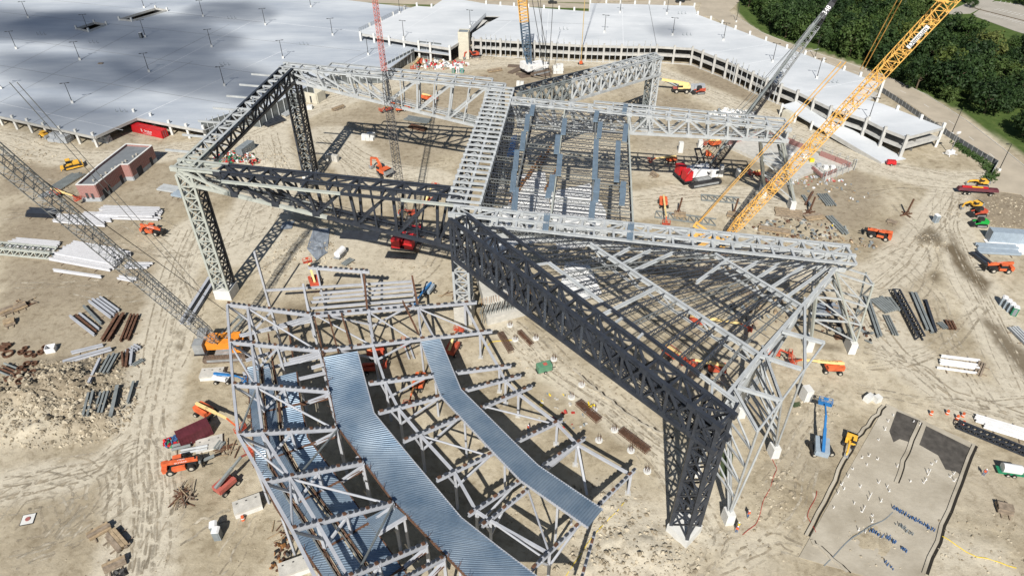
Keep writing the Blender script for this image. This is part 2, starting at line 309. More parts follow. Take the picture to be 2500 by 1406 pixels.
def make_ground():
    xs = axis(0, 330, lambda x: 0.75 if x < 30 else 0.75 if x < 75 else 1.1 if x < 130 else 2.4); xs = [-x for x in xs[:0:-1]] + xs
    ys = axis(38, 430, lambda y: 0.65 if y < 95 else 0.8 if y < 125 else 1.1 if y < 200 else 2.0 if y < 280 else 4.0)
    xs = [-6000, -1500] + xs + [1500, 6000]; ys = [-3000, -200] + ys + [1500, 8000]
    nx, ny = len(xs), len(ys); V = []; COL = []
    bbs = {id(P): bbox(P) for P, _ in BROWN + WET + PALE}; gb = [bbox(P) for P in GRASS]; hb = [bbox(P) for P, _ in HAUL]
    for y in ys:
        for x in xs:
            near = abs(x) < 332 and 30 < y < 440
            V.append((x, y, gz(x, y) if near else -0.02))
            if not near: COL.append((0, 1.0, 0, 0.0)); continue
            wob = 2.2 * noise.noise(Vector((x * 0.15, y * 0.15, 1))) + 1.2 * noise.noise(Vector((x * 0.5, y * 0.5, 2)))
            road = 0
            for (P, wd), bb in zip(HAUL, hb):
                if bb[0] - 12 < x < bb[2] + 12 and bb[1] - 12 < y < bb[3] + 12: road = max(road, smooth((wd + 1.5 + wob * 0.6 - segdist(x, y, P)) / 3.0))
            gr = 0
            for P, bb in zip(GRASS, gb): gr = max(gr, softpoly(x, y, P, bb, 0.9))
            br = 0; wet = 0; pal = 0
            for P, a in BROWN: br = max(br, a * softpoly(x + wob * 1.5, y + wob * 1.5, P, bbs[id(P)], 4))
            for P, a in WET: wet = max(wet, a * softpoly(x + wob * 0.5, y + wob * 0.5, P, bbs[id(P)], 0.9))
            for P, a in PALE: pal = max(pal, a * softpoly(x + wob, y - wob, P, bbs[id(P)], 3.5))
            COL.append((max(road * 0.9, pal), gr, wet, br * (1 - 0.8 * road)))
    F = [(j * nx + i, j * nx + i + 1, (j + 1) * nx + i + 1, (j + 1) * nx + i) for j in range(ny - 1) for i in range(nx - 1)]
    me = bpy.data.meshes.new('ground'); me.from_pydata(V, [], F)
    ca = me.color_attributes.new('soil', 'FLOAT_COLOR', 'POINT'); ca.data.foreach_set('color', np.array(COL, dtype=np.float32).ravel())
    me.polygons.foreach_set('use_smooth', [True] * len(F))
    o = bpy.data.objects.new('ground', me); C.objects.link(o); prop(o, 'dusty tan earth of the building site with haul roads and heaps', 'ground', kind='structure')
    del o['category']
    m = bpy.data.materials.new('soil'); m.use_nodes = True; n = m.node_tree.nodes; l = m.node_tree.links; b = n['Principled BSDF']
    b.inputs['Roughness'].default_value = 0.95; b.inputs['Specular IOR Level'].default_value = 0.15
    at_ = n.new('ShaderNodeVertexColor'); at_.layer_name = 'soil'; sp = n.new('ShaderNodeSeparateColor'); l.new(at_.outputs['Color'], sp.inputs[0])
    g = n.new('ShaderNodeNewGeometry')
    def nz(scale, det, rough=0.6, stretch=None, rot=0.0, dist=0.0):
        t = n.new('ShaderNodeTexNoise'); t.inputs['Scale'].default_value = scale; t.inputs['Detail'].default_value = det; t.inputs['Roughness'].default_value = rough; t.inputs['Distortion'].default_value = dist
        if stretch:
            mp = n.new('ShaderNodeMapping'); mp.inputs['Scale'].default_value = stretch; mp.inputs['Rotation'].default_value = (0, 0, rot); l.new(g.outputs['Position'], mp.inputs[0]); l.new(mp.outputs[0], t.inputs['Vector'])
        else: l.new(g.outputs['Position'], t.inputs['Vector'])
        return t.outputs[0]
    def ramp(x, stops):
        r = n.new('ShaderNodeValToRGB'); e = r.color_ramp.elements
        while len(e) < len(stops): e.new(0.5)
        for k, (p, c) in enumerate(stops): e[k].position = p; e[k].color = (*c, 1)
        l.new(x, r.inputs[0]); return r.outputs[0]
    def mix(f, a, bb, mode='MIX'):
        x = n.new('ShaderNodeMix'); x.data_type = 'RGBA'; x.blend_type = mode
        if isinstance(f, float): x.inputs[0].default_value = f
        else: l.new(f, x.inputs[0])
        for k, s in ((6, a), (7, bb)):
            if isinstance(s, tuple): x.inputs[k].default_value = (*s, 1)
            else: l.new(s, x.inputs[k])
        return x.outputs[2]
    base = ramp(nz(0.045, 8, 0.62), [(0.3, (0.27, 0.222, 0.15)), (0.46, (0.395, 0.342, 0.25)), (0.66, (0.53, 0.475, 0.37))])
    fine = ramp(nz(0.55, 9, 0.7, dist=0.4), [(0.25, (0.55, 0.51, 0.45)), (0.5, (1, 1, 1)), (0.8, (1.18, 1.18, 1.16))])
    c = mix(1.0, base, fine, 'MULTIPLY')
    streak = ramp(nz(0.25, 6, 0.6, (0.16, 1.3, 1), R(20), 2.2), [(0.3, (0.80, 0.79, 0.77)), (0.55, (1, 1, 1))])
    patch = ramp(nz(0.16, 10, 0.72, dist=1.2), [(0.30, (0.70, 0.68, 0.64)), (0.48, (1, 1, 1)), (0.72, (1.14, 1.14, 1.13))])
    c = mix(0.45, c, streak, 'MULTIPLY'); c = mix(0.8, c, patch, 'MULTIPLY')
    c = mix(sp.outputs[0], c, mix(1.0, fine, (0.53, 0.485, 0.395), 'MULTIPLY'))
    br = at_.outputs['Alpha']
    c = mix(br, c, mix(1.0, fine, (0.27, 0.225, 0.165), 'MULTIPLY'))
    speck = ramp(nz(2.6, 3, 0.6), [(0.28, (0.45, 0.42, 0.38)), (0.36, (1, 1, 1))])
    c = mix(0.8, c, speck, 'MULTIPLY')
    c = mix(sp.outputs[2], c, (0.15, 0.12, 0.08))
    gr = ramp(nz(0.35, 8, 0.7), [(0.3, (0.045, 0.075, 0.018)), (0.55, (0.075, 0.115, 0.03)), (0.75, (0.13, 0.14, 0.05))])
    c = mix(sp.outputs[1], c, gr)
    l.new(c, b.inputs['Base Color'])
    bp = n.new('ShaderNodeBump'); bp.inputs['Strength'].default_value = 0.8; bp.inputs['Distance'].default_value = 0.25
    l.new(nz(0.8, 12, 0.78), bp.inputs['Height']); l.new(bp.outputs[0], b.inputs['Normal'])
    me.materials.append(m)
make_ground()

# sheets laid on the ground: roads, lots
def sheet(name, px, z, m, label, thick=0.12, world=None, kind='structure'):
    P = world or g2(px); o = MB().use(m).slab(P, z - thick, z).build(name); prop(o, label, kind=kind); return o
mat('road_concrete', (0.40, 0.35, 0.275), 0.9, 0, 0.14, 0.12, bump=0.1, detail=8)
mat('lot_concrete', (0.36, 0.335, 0.29), 0.9, 0, 0.1, 0.15, detail=8)
mat('asphalt', (0.06, 0.06, 0.062), 0.9, 0, 0.2, 0.5)
def ribbon(pts, wl, wr):                     # polyline -> closed outline with left/right offsets
    L = []; Rr = []
    for i, p in enumerate(pts):
        a = Vector(pts[max(0, i - 1)][:2]); b = Vector(pts[min(len(pts) - 1, i + 1)][:2]); d = (b - a).normalized(); nn = Vector((-d.y, d.x)); p = Vector(p[:2])
        L.append(tuple(p + nn * wl)); Rr.append(tuple(p - nn * wr))
    return L, Rr
def strip(name, pts, wl, wr, z, m, label, thick=0.1, kind='structure', parent=None):
    L, Rr = ribbon(pts, wl, wr); n = len(L); b = MB().use(m)
    P = [(x, y, z) for x, y in L] + [(x, y, z) for x, y in Rr] + [(x, y, z - thick) for x, y in L] + [(x, y, z - thick) for x, y in Rr]
    F = []
    for i in range(n - 1): F += [(i, n + i, n + i + 1, i + 1), (2 * n + i, i, i + 1, 2 * n + i + 1), (n + i, 3 * n + i, 3 * n + i + 1, n + i + 1)]
    b.poly(P, F); o = b.build(name, parent)
    if parent is None: prop(o, label, kind=kind)
    return o
ROAD = g2([(1712, -40), (1728, 0), (1760, 38), (1832, 84), (1930, 124), (2040, 160), (2130, 190), (2225, 235), (2320, 298), (2400, 362), (2480, 430), (2600, 530)])
strip('road', ROAD, 6.0, 5.2, 0.12, 'road_concrete', 'tan concrete road curving between the garage and the trees')
Lk, Rk = ribbon(ROAD, 6.0, 5.2)
strip('kerb', Lk[2:], 0.25, 0.0, 0.26, 'concrete', 'pale concrete kerb along the road on the tree side', thick=0.3)
strip('road', g2([(760, -10), (900, 1), (1020, 6), (1240, 10), (1440, 16), (1560, 10), (1700, 2), (1780, -12)]), 4.2, 4.2, 0.125, 'road_concrete', 'straight road running behind the garages along the top edge')
strip('road', g2([(900, -12), (1100, -5), (1300, 0), (1440, 3), (1700, -10)]), 3.2, 3.2, 0.12, 'road_concrete', 'far carriageway along the very top edge')
sheet('road', [(1700, 40), (1712, 10), (1690, -20), (1860, -30), (1812, -4), (1790, 20), (1770, 36), (1745, 42)], 0.115, 'road_concrete', 'wide concrete junction at the end of the road behind the garage')
sheet('apron', [(2360, 440), (2440, 428), (2470, 400), (2540, 430), (2620, 520), (2520, 480), (2440, 468)], 0.13, 'road_concrete', 'concrete site entrance apron beside the road')
for k in range(11):                           # dashed centre line on the road
    t = 3 + k * 0.62; i = int(t); 
    if i >= len(ROAD) - 1: break
    a = Vector((*ROAD[i], 0)); b_ = Vector((*ROAD[i + 1], 0)); p = a.lerp(b_, t - i); d = (b_ - a).normalized()
    o = strip('lane_marking', [(p.x, p.y), (p.x + d.x * 3, p.y + d.y * 3)], 0.09, 0.09, 0.126, 'concrete_white', 'pale dashed lane marking on the tan road', thick=0.004)
# parking lot top right
LOT = [(2372, 38), (2415, 8), (2432, 4), (2720, 44), (2720, 150), (2476, 76)]
sheet('parking_lot', LOT, 0.14, 'lot_concrete', 'pale concrete parking lot beyond the trees at the top right')
sheet('driveway', [(2300, 34), (2330, 22), (2400, -8), (2430, 0), (2416, 10), (2370, 34), (2330, 36)], 0.135, 'lot_concrete', 'curved concrete driveway into the parking lot')
mk = MB().use('white_paint')
for row, (a, b_) in enumerate([((2404, 36), (2560, 78)), ((2428, 26), (2600, 66)), ((2440, 8), (2640, 40))]):
    A = at(*a); B = at(*b_); n_ = 16; d = (B - A) / n_; q = Vector((-d.y, d.x, 0)).normalized()
    for i in range(n_ + 1):
        p = A + d * i; mk.bar(p + Vector((0, 0, 0.1475)), p + q * 5 + Vector((0, 0, 0.1475)), 0.14, 0.006)
prop(mk.build('bay_markings'), 'white bay lines painted on the far parking lot', kind='structure')
A = at(2400, 33); B = at(2560, 74)
sheet('planting_strip', None, 0.25, 'bark', 'brown planting strip dividing the parking lot', world=[tuple((A + Vector((0, 7, 0)))[:2]), tuple((B + Vector((0, 7, 0)))[:2]), tuple((B + Vector((0, 9, 0)))[:2]), tuple((A + Vector((0, 9, 0)))[:2])])
# ---------------------------------------------------------------- parking garages
from mathutils.geometry import tessellate_polygon
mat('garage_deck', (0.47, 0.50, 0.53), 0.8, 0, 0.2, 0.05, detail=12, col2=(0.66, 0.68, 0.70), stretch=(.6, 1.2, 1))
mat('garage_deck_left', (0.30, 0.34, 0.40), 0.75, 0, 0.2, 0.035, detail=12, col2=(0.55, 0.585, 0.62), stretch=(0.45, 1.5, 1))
mat('garage_concrete', (0.44, 0.435, 0.415), 0.85, 0, 0.14, 0.6, bump=0.1)
mat('joint_dark', (0.22, 0.23, 0.24), 0.9)
mat('joint_pale', (0.66, 0.68, 0.70), 0.9)
def holed_slab(outer, holes, z0, z1, m, name, parent, mside=None):
    polys = [[Vector((x, y, 0)) for x, y in L] for L in [outer] + holes]
    tr = tessellate_polygon(polys); flat = [p for L in polys for p in L]; n = len(flat)
    b = MB().use(m); P = [(p.x, p.y, z1) for p in flat] + [(p.x, p.y, z0) for p in flat]
    F = [tuple(t) for t in tr]; b.poly(P, F)
    b.use(mside or m); k = 0; G = [tuple(i + n for i in t[::-1]) for t in tr]
    for L in polys:
        c = len(L); G += [(k + i, k + (i + 1) % c, n + k + (i + 1) % c, n + k + i) for i in range(c)]; k += c
    b2 = len(b.v) - 2 * n
    for f in G: b.f.append([i + b2 for i in f]); b.m.append(b.cur)
    return b.build(name, parent)
def along(pts, xs):      # px x-values -> points on a px polyline
    o = []
    for x in xs:
        for (x0, y0), (x1, y1) in zip(pts, pts[1:]):
            if min(x0, x1) <= x <= max(x0, x1) and x0 != x1: o.append((x, y0 + (y1 - y0) * (x - x0) / (x1 - x0))); break
    return o
ZL = 4.1; ZU = 6.8
gl = thing('parking_garage', 'low parking garage with a vast pale concrete roof deck at upper left', 'garage', at(300, 300))
gl.location = (0, 0, 0)
OUT = g2([(-260, 225), (0, 284), (231, 334), (334, 288), (497, 319)], ZL) + g2([(501, 339), (597, 306), (636, 311), (822, 208), (937, 204), (1013, 148)]) + g2([(1100, 135), (1100, 30), (1000, 19), (840, 0), (600, -40), (-500, -60)], ZL)
H1 = g2([(187, 72), (231, 58), (261, 62), (217, 78.5)], ZL); H2 = g2([(292, 50), (381, 23), (409, 28), (322, 53)], ZL)
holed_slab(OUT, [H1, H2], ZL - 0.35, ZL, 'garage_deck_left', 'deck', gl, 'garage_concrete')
for Hh in (H1, H2):      # low kerbs round the ramp openings and the ramp in it
    b = MB().use('garage_concrete')
    for i in range(4): b.bar((*Hh[i], ZL + 0.25), (*Hh[(i + 1) % 4], ZL + 0.25), 0.35, 0.9)
    b.build('ramp_kerb', gl)
    b = MB().use('garage_concrete'); m0 = [lerp(Vector(Hh[0]), Vector(Hh[3]), .1), lerp(Vector(Hh[1]), Vector(Hh[2]), .1), lerp(Vector(Hh[1]), Vector(Hh[2]), .9), lerp(Vector(Hh[0]), Vector(Hh[3]), .9)]
    b.poly([(m0[0].x, m0[0].y, ZL - .4), (m0[1].x, m0[1].y, 0.3), (m0[2].x, m0[2].y, 0.3), (m0[3].x, m0[3].y, ZL - .4)], [(0, 1, 2, 3)]); b.build('ramp', gl)
    for i in (0, 1, 2, 3):
        bar('stub_column', (*Hh[i], ZL), (*Hh[i], ZL + 1.7), 0.7, 0.7, 'concrete_white', gl)
# edge beams and columns of the open front
def spandrel(p, q, z0, z1, parent, t=0.3, name='edge_beam', m='garage_concrete'):
    return bar(name, (p[0], p[1], (z0 + z1) / 2), (q[0], q[1], (z0 + z1) / 2), t, z1 - z0, m, parent)
fr = g2([(-260, 225), (0, 284), (231, 334), (334, 288), (497, 319)], ZL)
for p, q in zip(fr, fr[1:]):
    d = (Vector(q) - Vector(p)).normalized(); nn = Vector((d.y, -d.x)) * 0.16
    spandrel(Vector(p) + nn, Vector(q) + nn, ZL - 0.75, ZL + 0.12, gl)
for px in [(8, 306), (44, 316), (80, 324), (119, 334), (158, 343), (197, 351), (239, 359), (337, 301), (378, 311), (422, 329), (464, 337.5), (505, 342)]:
    p = at(*px); bar('column', (p.x, p.y, 0), (p.x, p.y, ZL + 1.1), 0.75, 0.75, 'concrete_white', gl)
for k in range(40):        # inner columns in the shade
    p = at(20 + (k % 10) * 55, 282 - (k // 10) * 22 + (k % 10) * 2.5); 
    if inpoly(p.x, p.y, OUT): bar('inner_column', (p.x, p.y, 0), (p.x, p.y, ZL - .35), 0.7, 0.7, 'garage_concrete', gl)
jt = [((0, 252), (300, 318)), ((0, 160), (560, 255)), ((0, 90), (700, 190)), ((410, 28), (900, 80)), ((120, 0), (640, 55)), ((0, 30), (880, 125)), ((231, 334), (700, 120)), ((80, 300), (560, 60)), ((0, 250), (330, 75)), ((500, 318), (960, 110)), ((0, 180), (210, 75)), ((620, 262), (930, 110)), ((330, 200), (640, 40)), ((150, 310), (470, 150))]
for k, (a, b_) in enumerate(jt):
    A = at(*a, ZL); B = at(*b_, ZL); bar('deck_joint', (A.x, A.y, ZL + 0.004), (B.x, B.y, ZL + 0.004), 0.22, 0.012, 'joint_dark' if k % 3 else 'joint_pale', gl)
# stepped metal clad walls of the left garage
def metal_wall(name, base, hgt, label, n, group='corrugated metal walls of the left garage'):
    P = [Vector((*q, 0)) for q in g2(base)]; t = thing(name, label, 'wall', P[0], group=group); tot = sum((b - a).length for a, b in zip(P, P[1:]))
    for a, b in zip(P, P[1:]):
        k = max(1, round((b - a).length / tot * n)); d = (b - a) / k
        for i in range(k):
            p = a + d * i; q = a + d * (i + 1); bar('wall_panel', p + d * 0.01 + Vector((0, 0, hgt / 2)), q - d * 0.01 + Vector((0, 0, hgt / 2)), 0.18, hgt, 'wall_metal', t)
            o = Vector((d.y, -d.x, 0)).normalized() * 0.2
            bar('wall_post', p + o, p + o + Vector((0, 0, hgt + 1.0)), 0.22, 0.22, 'steel_light', t)
    return t
metal_wall('clad_wall', [(501, 339), (597, 306)], 5.6, 'grey corrugated metal wall at the corner of the left garage, behind the leaning truss', 7)
metal_wall('clad_wall', [(597, 306), (636, 311), (740, 253)], 5.2, 'grey metal clad wall with a projecting corner beside the haul road', 9)
metal_wall('clad_wall', [(740, 253), (822, 208)], 5.0, 'grey metal clad wall behind the small concrete shed', 6)
metal_wall('clad_wall', [(822, 206), (937, 203)], 5.2, 'grey metal clad wall seen through the back truss, facing the site', 8)
metal_wall('clad_wall', [(939, 188), (1013, 148)], 5.0, 'grey metal clad wall leading towards the big dark panels', 8)
metal_wall('clad_wall', [(1027, 144), (1080, 150)], 7.4, 'tall dark metal panels standing by the concrete stair tower', 3)
# upper garage
mat('inner_concrete', (0.16, 0.155, 0.145), .9)  # darkened concrete for the added wall behind the garage openings
gu = thing('parking_garage', 'two storey parking garage with pale deck wrapping round the back of the site', 'garage', (0, 0, 0))
FE = [(1151, 95), (1264, 101.6), (1415, 110), (1540, 113), (1604, 113), (1693, 118), (1777, 150), (1880, 198), (1951, 226), (2028, 263), (2118, 293), (2164, 316), (2214, 335)]
BE = [(2303, 311), (2155, 254), (2109, 242), (2152, 205), (2060, 171), (1965, 133), (1869, 99), (1703, 36), (1694, 15), (1441, 8), (1439, 29), (1187, 10), (1130, 0), (1090, -6)]
UL = [(1054, 18), (1018, 15), (994, 22), (877, 78), (880, 82), (1022, 106), (1098, 118), (1123, 102), (1186, 40), (1222, 41), (1194, 55), (1153, 82)]
holed_slab(g2(FE + BE + UL, ZU), [], ZU - 0.35, ZU, 'garage_deck', 'deck', gu, 'garage_concrete')
holed_slab(g2(FE + BE[:9] + [(1441, 12), (1439, 33), (1187, 14), (1160, 60)], ZU), [], 3.0, 3.3, 'garage_concrete', 'middle_floor', gu)
FEu = g2(FE, ZU); 
def front_run(pts, zs, parent):
    for (p, q) in zip(pts, pts[1:]):
        d = (Vector(q) - Vector(p)).normalized(); nn = Vector((d.y, -d.x)) * 0.2
        for z0, z1 in zs: spandrel(Vector(p) + nn, Vector(q) + nn, z0, z1, parent)
front_run(FEu, [(ZU - 0.85, ZU + 0.05), (2.85, 3.75), (-0.3, 0.35)], gu)
front_run(g2([(2214, 335), (2303, 311)], ZU), [(ZU - 0.8, ZU + 0.05), (2.75, 3.7)], gu)
front_run(g2([(880, 82), (1022, 106), (1098, 118), (1123, 102)], ZU), [(ZU - 0.9, ZU + 0.1)], gu)
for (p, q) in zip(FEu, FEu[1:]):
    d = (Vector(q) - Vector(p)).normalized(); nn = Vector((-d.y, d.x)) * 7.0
    spandrel(Vector(p) + nn, Vector(q) + nn, 0, ZU - .4, gu, .3, 'inner_wall', 'inner_concrete')  # added wall, blocks light from the back so the openings stay dark
cols = along(FE, [1155, 1174, 1222, 1265, 1305, 1347, 1390, 1431, 1475, 1518, 1560, 1604, 1647, 1691]) + along(FE, [1716, 1746, 1775, 1801, 1838, 1872, 1907, 1947, 1987, 2028, 2065, 2115, 2160, 2213])
for k, (x, y) in enumerate(cols):
    p = at(x, y, ZU); j = FE[min(len(FE) - 1, 1)]; bar('column', (p.x, p.y - 0.5, -0.3), (p.x, p.y - 0.5, ZU + 0.9), 0.8 if k < 14 else 0.9, 0.8, 'garage_concrete', gu)
for x, y in along(FE, [1186, 1198, 1210, 1234, 1246, 1277, 1290, 1318, 1332, 1361, 1376, 1404, 1417, 1446, 1460, 1490, 1504, 1532, 1546, 1574, 1588, 1787, 1795, 1812, 1825, 1850, 1862, 1885, 1896]):
    p = at(x, y, ZU); bar('steel_post', (p.x, p.y - 0.75, 0), (p.x, p.y - 0.75, ZU + 2.3), 0.28, 0.28, 'steel_light', gu)
for p in g2([(2303, 311), (2248, 291), (2190, 268), (2155, 205), (2100, 186), (2060, 171), (2010, 151), (1965, 133), (1920, 118), (1869, 99), (1830, 85), (1795, 71), (1763, 58), (1735, 48), (1703, 36), (1695, 16), (1660, 13), (1622, 12), (1585, 10), (1550, 10), (1515, 9), (1480, 8), (1441, 8), (1402, 26), (1365, 23), (1328, 21), (1290, 18), (1255, 15), (1222, 13), (1187, 10), (1054, 18), (1018, 15), (988, 23), (960, 38), (930, 52), (903, 65)], ZU):
    bar('edge_column', (p[0], p[1], 0), (p[0], p[1], ZU + 1.5), 0.8, 0.8, 'concrete_white', gu)
for px in [(880, 84), (913, 88), (950, 94), (986, 99), (1022, 106), (1050, 111), (1098, 118)]:
    p = at(*px, ZU); bar('column', (p.x, p.y - 0.3, 0), (p.x, p.y - 0.3, ZU + 1.2), 0.8, 0.8, 'concrete_white', gu)
b = MB().use('garage_concrete'); q = [at(1098, 118, 3.0), at(1123, 104, 3.0), at(1190, 50, ZU - .3), at(1172, 48, ZU - .3)]; b.poly(q, [(0, 1, 2, 3)]); b.build('ramp', gu)
b = MB().use('chain_fence')
rl = g2([(877, 78), (994, 22)], ZU); n_ = 24
A, B = Vector((*rl[0], ZU)), Vector((*rl[1], ZU))
for i in range(n_ + 1): p = A.lerp(B, i / n_); b.bar(p, p + Vector((0, 0, 1.5)), 0.1)
for z in (0.5, 1.0, 1.5): b.bar(A + Vector((0, 0, z)), B + Vector((0, 0, z)), 0.08)
rl = g2([(1123, 100), (1186, 40)], ZU); A, B = Vector((*rl[0], ZU)), Vector((*rl[1], ZU))
for i in range(n_ + 1): p = A.lerp(B, i / n_); b.bar(p, p + Vector((0, 0, 1.3)), 0.1)
for z in (0.5, 0.9, 1.3): b.bar(A + Vector((0, 0, z)), B + Vector((0, 0, z)), 0.08)
b.build('guard_rail', gu)
jt = [((1333, 104), (1340, 24)), ((1522, 112), (1519, 10)), ((1603, 112), (1584, 11)), ((1730, 130), (1880, 108)), ((1810, 160), (2000, 120)), ((1560, 60), (1760, 60)), ((1210, 50), (1440, 60)), ((900, 75), (1110, 88)), ((960, 92), (1080, 18)), ((1960, 225), (2110, 195)), ((2030, 262), (2150, 235)), ((1190, 96), (1250, 50)), ((1420, 30), (1700, 50)), ((2100, 285), (2200, 262))]
for k, (a, b_) in enumerate(jt):
    A = at(*a, ZU); B = at(*b_, ZU); bar('deck_joint', (A.x, A.y, ZU + 0.004), (B.x, B.y, ZU + 0.004), 0.24, 0.012, 'joint_dark' if k in (2, 6) else 'joint_pale', gu)
# side ramp at the right end of the garage
rp = thing('access_ramp', 'long pale concrete ramp running down beside the right end of the garage', 'ramp', (0, 0, 0))
T = [at(1909, 257, 3.6), at(1950, 246, 3.6), at(2212, 388, 0.15), at(2150, 399, 0.15)]
b = MB().use('garage_deck'); b.poly(T + [p - Vector((0, 0, 0.45)) for p in T], [(0, 1, 2, 3), (4, 7, 6, 5), (0, 4, 5, 1), (1, 5, 6, 2), (2, 6, 7, 3), (3, 7, 4, 0)]); b.build('ramp_slab', rp)
for t_, hgt in ((0.0, 1), (0.16, 1), (0.33, 1), (0.5, 1)):
    p = lerp(T[0], T[3], t_); bar('column', (p.x, p.y - .3, 0), (p.x, p.y - .3, p.z + 0.7), 0.7, 0.7, 'concrete_white', rp)
for t0, t1 in ((0.5, 0.66), (0.66, 0.82), (0.82, 1.0)):
    p = lerp(T[0], T[3], t0); q = lerp(T[0], T[3], t1); bar('ramp_wall', p + Vector((0, -.2, -0.2)), q + Vector((0, -.2, -.2)), 0.3, 1.3, 'garage_concrete', rp)
bar('stair_box', at(1915, 290, 0) + Vector((0, 1, 1.5)), at(1935, 300, 0) + Vector((0, 1, 1.5)), 2.4, 3.0, 'concrete_shed', rp)

# ---------------------------------------------------------------- deck lamps
def make_lamp(hgt, arm):
    t = empty('lamp_post')
    b = MB().use('concrete_white'); b.box((0, 0, 0.45), (0.75, 0.75, 0.9)); b.build('plinth', t)
    b = MB().use('black_metal'); b.tube((0, 0, 0.9), (0, 0, hgt), 0.13, 0.09, 8); b.build('pole', t)
    b = MB().use('black_metal')
    if arm == 2: b.bar((-1.0, 0, hgt), (1.0, 0, hgt), 0.14, 0.1); b.box((-1.1, 0, hgt), (0.8, 0.42, 0.14)); b.box((1.1, 0, hgt), (0.8, 0.42, 0.14))
    else: b.bar((0, 0, hgt), (-1.1, 0, hgt), 0.12, 0.1); b.box((-1.2, 0, hgt), (0.8, 0.4, 0.14))
    b.build('lamp_head', t); return t
proto = make_lamp(7.2, 2); note_kids(proto); used = False
LAMPS = [((69, 44), 'near the top left corner of the deck'), ((40, 120), 'near the left edge of the picture'), ((195.5, 147), 'left of the pile of rubble on the deck'), ((216, 77), 'beside the smaller ramp opening'), ((355, 91), 'beside the lone portable toilet on the deck'), ((364, 176), 'right of the pile of rubble on the deck'), ((496, 41), 'right of the longer ramp opening'), ((517, 115), 'in mid deck, right of the portable toilet'), ((548, 210), 'on the pale deck left of the leaning truss'), ((177, 252), 'nearest the front edge, above the stacked blocks'), ((3, 217), 'cut by the left edge of the picture'), ((352, 20), 'at the top edge above the long ramp opening'), ((648, 62), 'high up the deck near its middle'), ((691, 143), 'just behind the corner of the leaning truss'), ((812, 87), 'left of the upper deck corner'), ((899, 135), 'beside the red crane boom'), ((759, 18), 'at the top edge, left of the red boom')]
for k, (px, wh) in enumerate(LAMPS):
    p = at(*px, ZL); lab = 'black twin lamp post ' + wh
    if k == 0: o = proto; o.location = p
    else: o = copy_tree(proto, None, p)
    prop(o, lab, 'lamp post', 'lamp posts on the garage decks'); o.rotation_euler = (0, 0, R(18))
for px, wh in [((976, 33), 'at the rail along the upper deck'), ((986, 94), 'on the upper deck by the tall dark panels'), ((1148, 67), 'beside the ramp slot behind the stair tower'), ((1476, 80), 'alone on the middle deck right of the lattice mast'), ((1514, 32), 'at the back of the middle deck'), ((1628, 35), 'at the back of the deck near the junction'), ((1642, 87), 'on the grey patch of the middle deck'), ((1766, 100), 'where the deck turns towards the trees'), ((1886, 152), 'on the deck left of the black boom'), ((1994, 192), 'on the deck between the black and yellow booms'), ((2121, 291), 'at the front edge of the deck right of the yellow boom')]:
    o = copy_tree(proto, None, at(*px, ZU)); prop(o, 'black twin lamp post ' + wh, 'lamp post'); o.rotation_euler = (0, 0, R(-20))
rl = make_lamp(9.0, 1); rl.location = at(1989, 144); prop(rl, 'black street lamp on the verge behind the garage deck', 'lamp post', 'street lamps along the road'); note_kids(rl)
for px, wh in [((2438, 418), 'at the site entrance beside the fence corner'), ((1797, 55), 'at the junction left of the first trees'), ((2322, 330), 'inside the fence at the right end of the garage')]:
    o = copy_tree(rl, None, at(*px), label='black street lamp ' + wh)
# stub pipes standing in threes on the decks
def trio(px, z, wh):
    p = at(*px, z); t = thing('standpipes', 'three short dark stub pipes ' + wh, 'pipes', p, group='stub pipes on the decks')
    for k in (-1, 0, 1):
        bar('pipe', p + Vector((k * 1.6, 0, 0)), p + Vector((k * 1.6, 0, 1.1 + .3 * (k == 0))), 0.16, 0.16, 'box_grey', t, 'tube')
        bar('pipe', p + Vector((k * 1.6 + .06, 0, 0.1)), p + Vector((k * 1.6 + .7, 0, 0.1)), 0.16, 0.16, 'box_grey', t, 'tube')
for px, z, wh in [((100, 85), ZL, 'near the left edge of the deck'), ((228, 106), ZL, 'left of the portable toilet on the deck'), ((295, 274), ZL, 'near the recessed front edge of the deck'), ((565, 46), ZL, 'near the top of the deck'), ((548, 160), ZL, 'in the middle right of the deck'), ((741, 110), ZL, 'on the white part of the deck'), ((1375, 73), ZU, 'on the deck behind the lattice mast'), ((1676, 87), ZU, 'on the grey patch of the deck'), ((2032, 203), ZU, 'on the deck beside the yellow boom'), ((1664, 35), ZU, 'at the back of the deck near the junction')]: trio(px, z, wh)
# stair tower of block courses, small shed
def blockwork(parent, c, sx, sy, hgt, course, m, rz, open_top=True, t=0.35):
    ro = Matrix.Rotation(rz, 3, 'Z'); n = round(hgt / course)
    for i in range(n):
        z = (i + 0.5) * course; b = MB().use(m); g = 0.02
        for (x, y, dx, dy) in ((0, -sy / 2 + t / 2, sx, t), (0, sy / 2 - t / 2, sx, t), (-sx / 2 + t / 2, 0, t, sy - 2 * t - .01), (sx / 2 - t / 2, 0, t, sy - 2 * t - .01)): b.box((x, y, 0), (dx, dy, course - g))
        o = b.build('block_course', parent); o.location = Vector((0, 0, z))
p = at(1135, 141); tw = thing('stair_tower', 'tall cream blockwork stair tower beside the garage', 'tower', p, R(-6))
blockwork(tw, p, 4.4, 4.4, 11.0, 0.62, 'concrete_shed', 0)
b = MB().use('box_grey'); b.box((0, 0, 10.9), (3.6, 3.6, 0.15)); b.build('roof_sheet', tw)
p = at(770, 245); sh = thing('concrete_shed', 'small roofless cream concrete shed with one doorway beside the haul road', 'shed', p, R(-22))
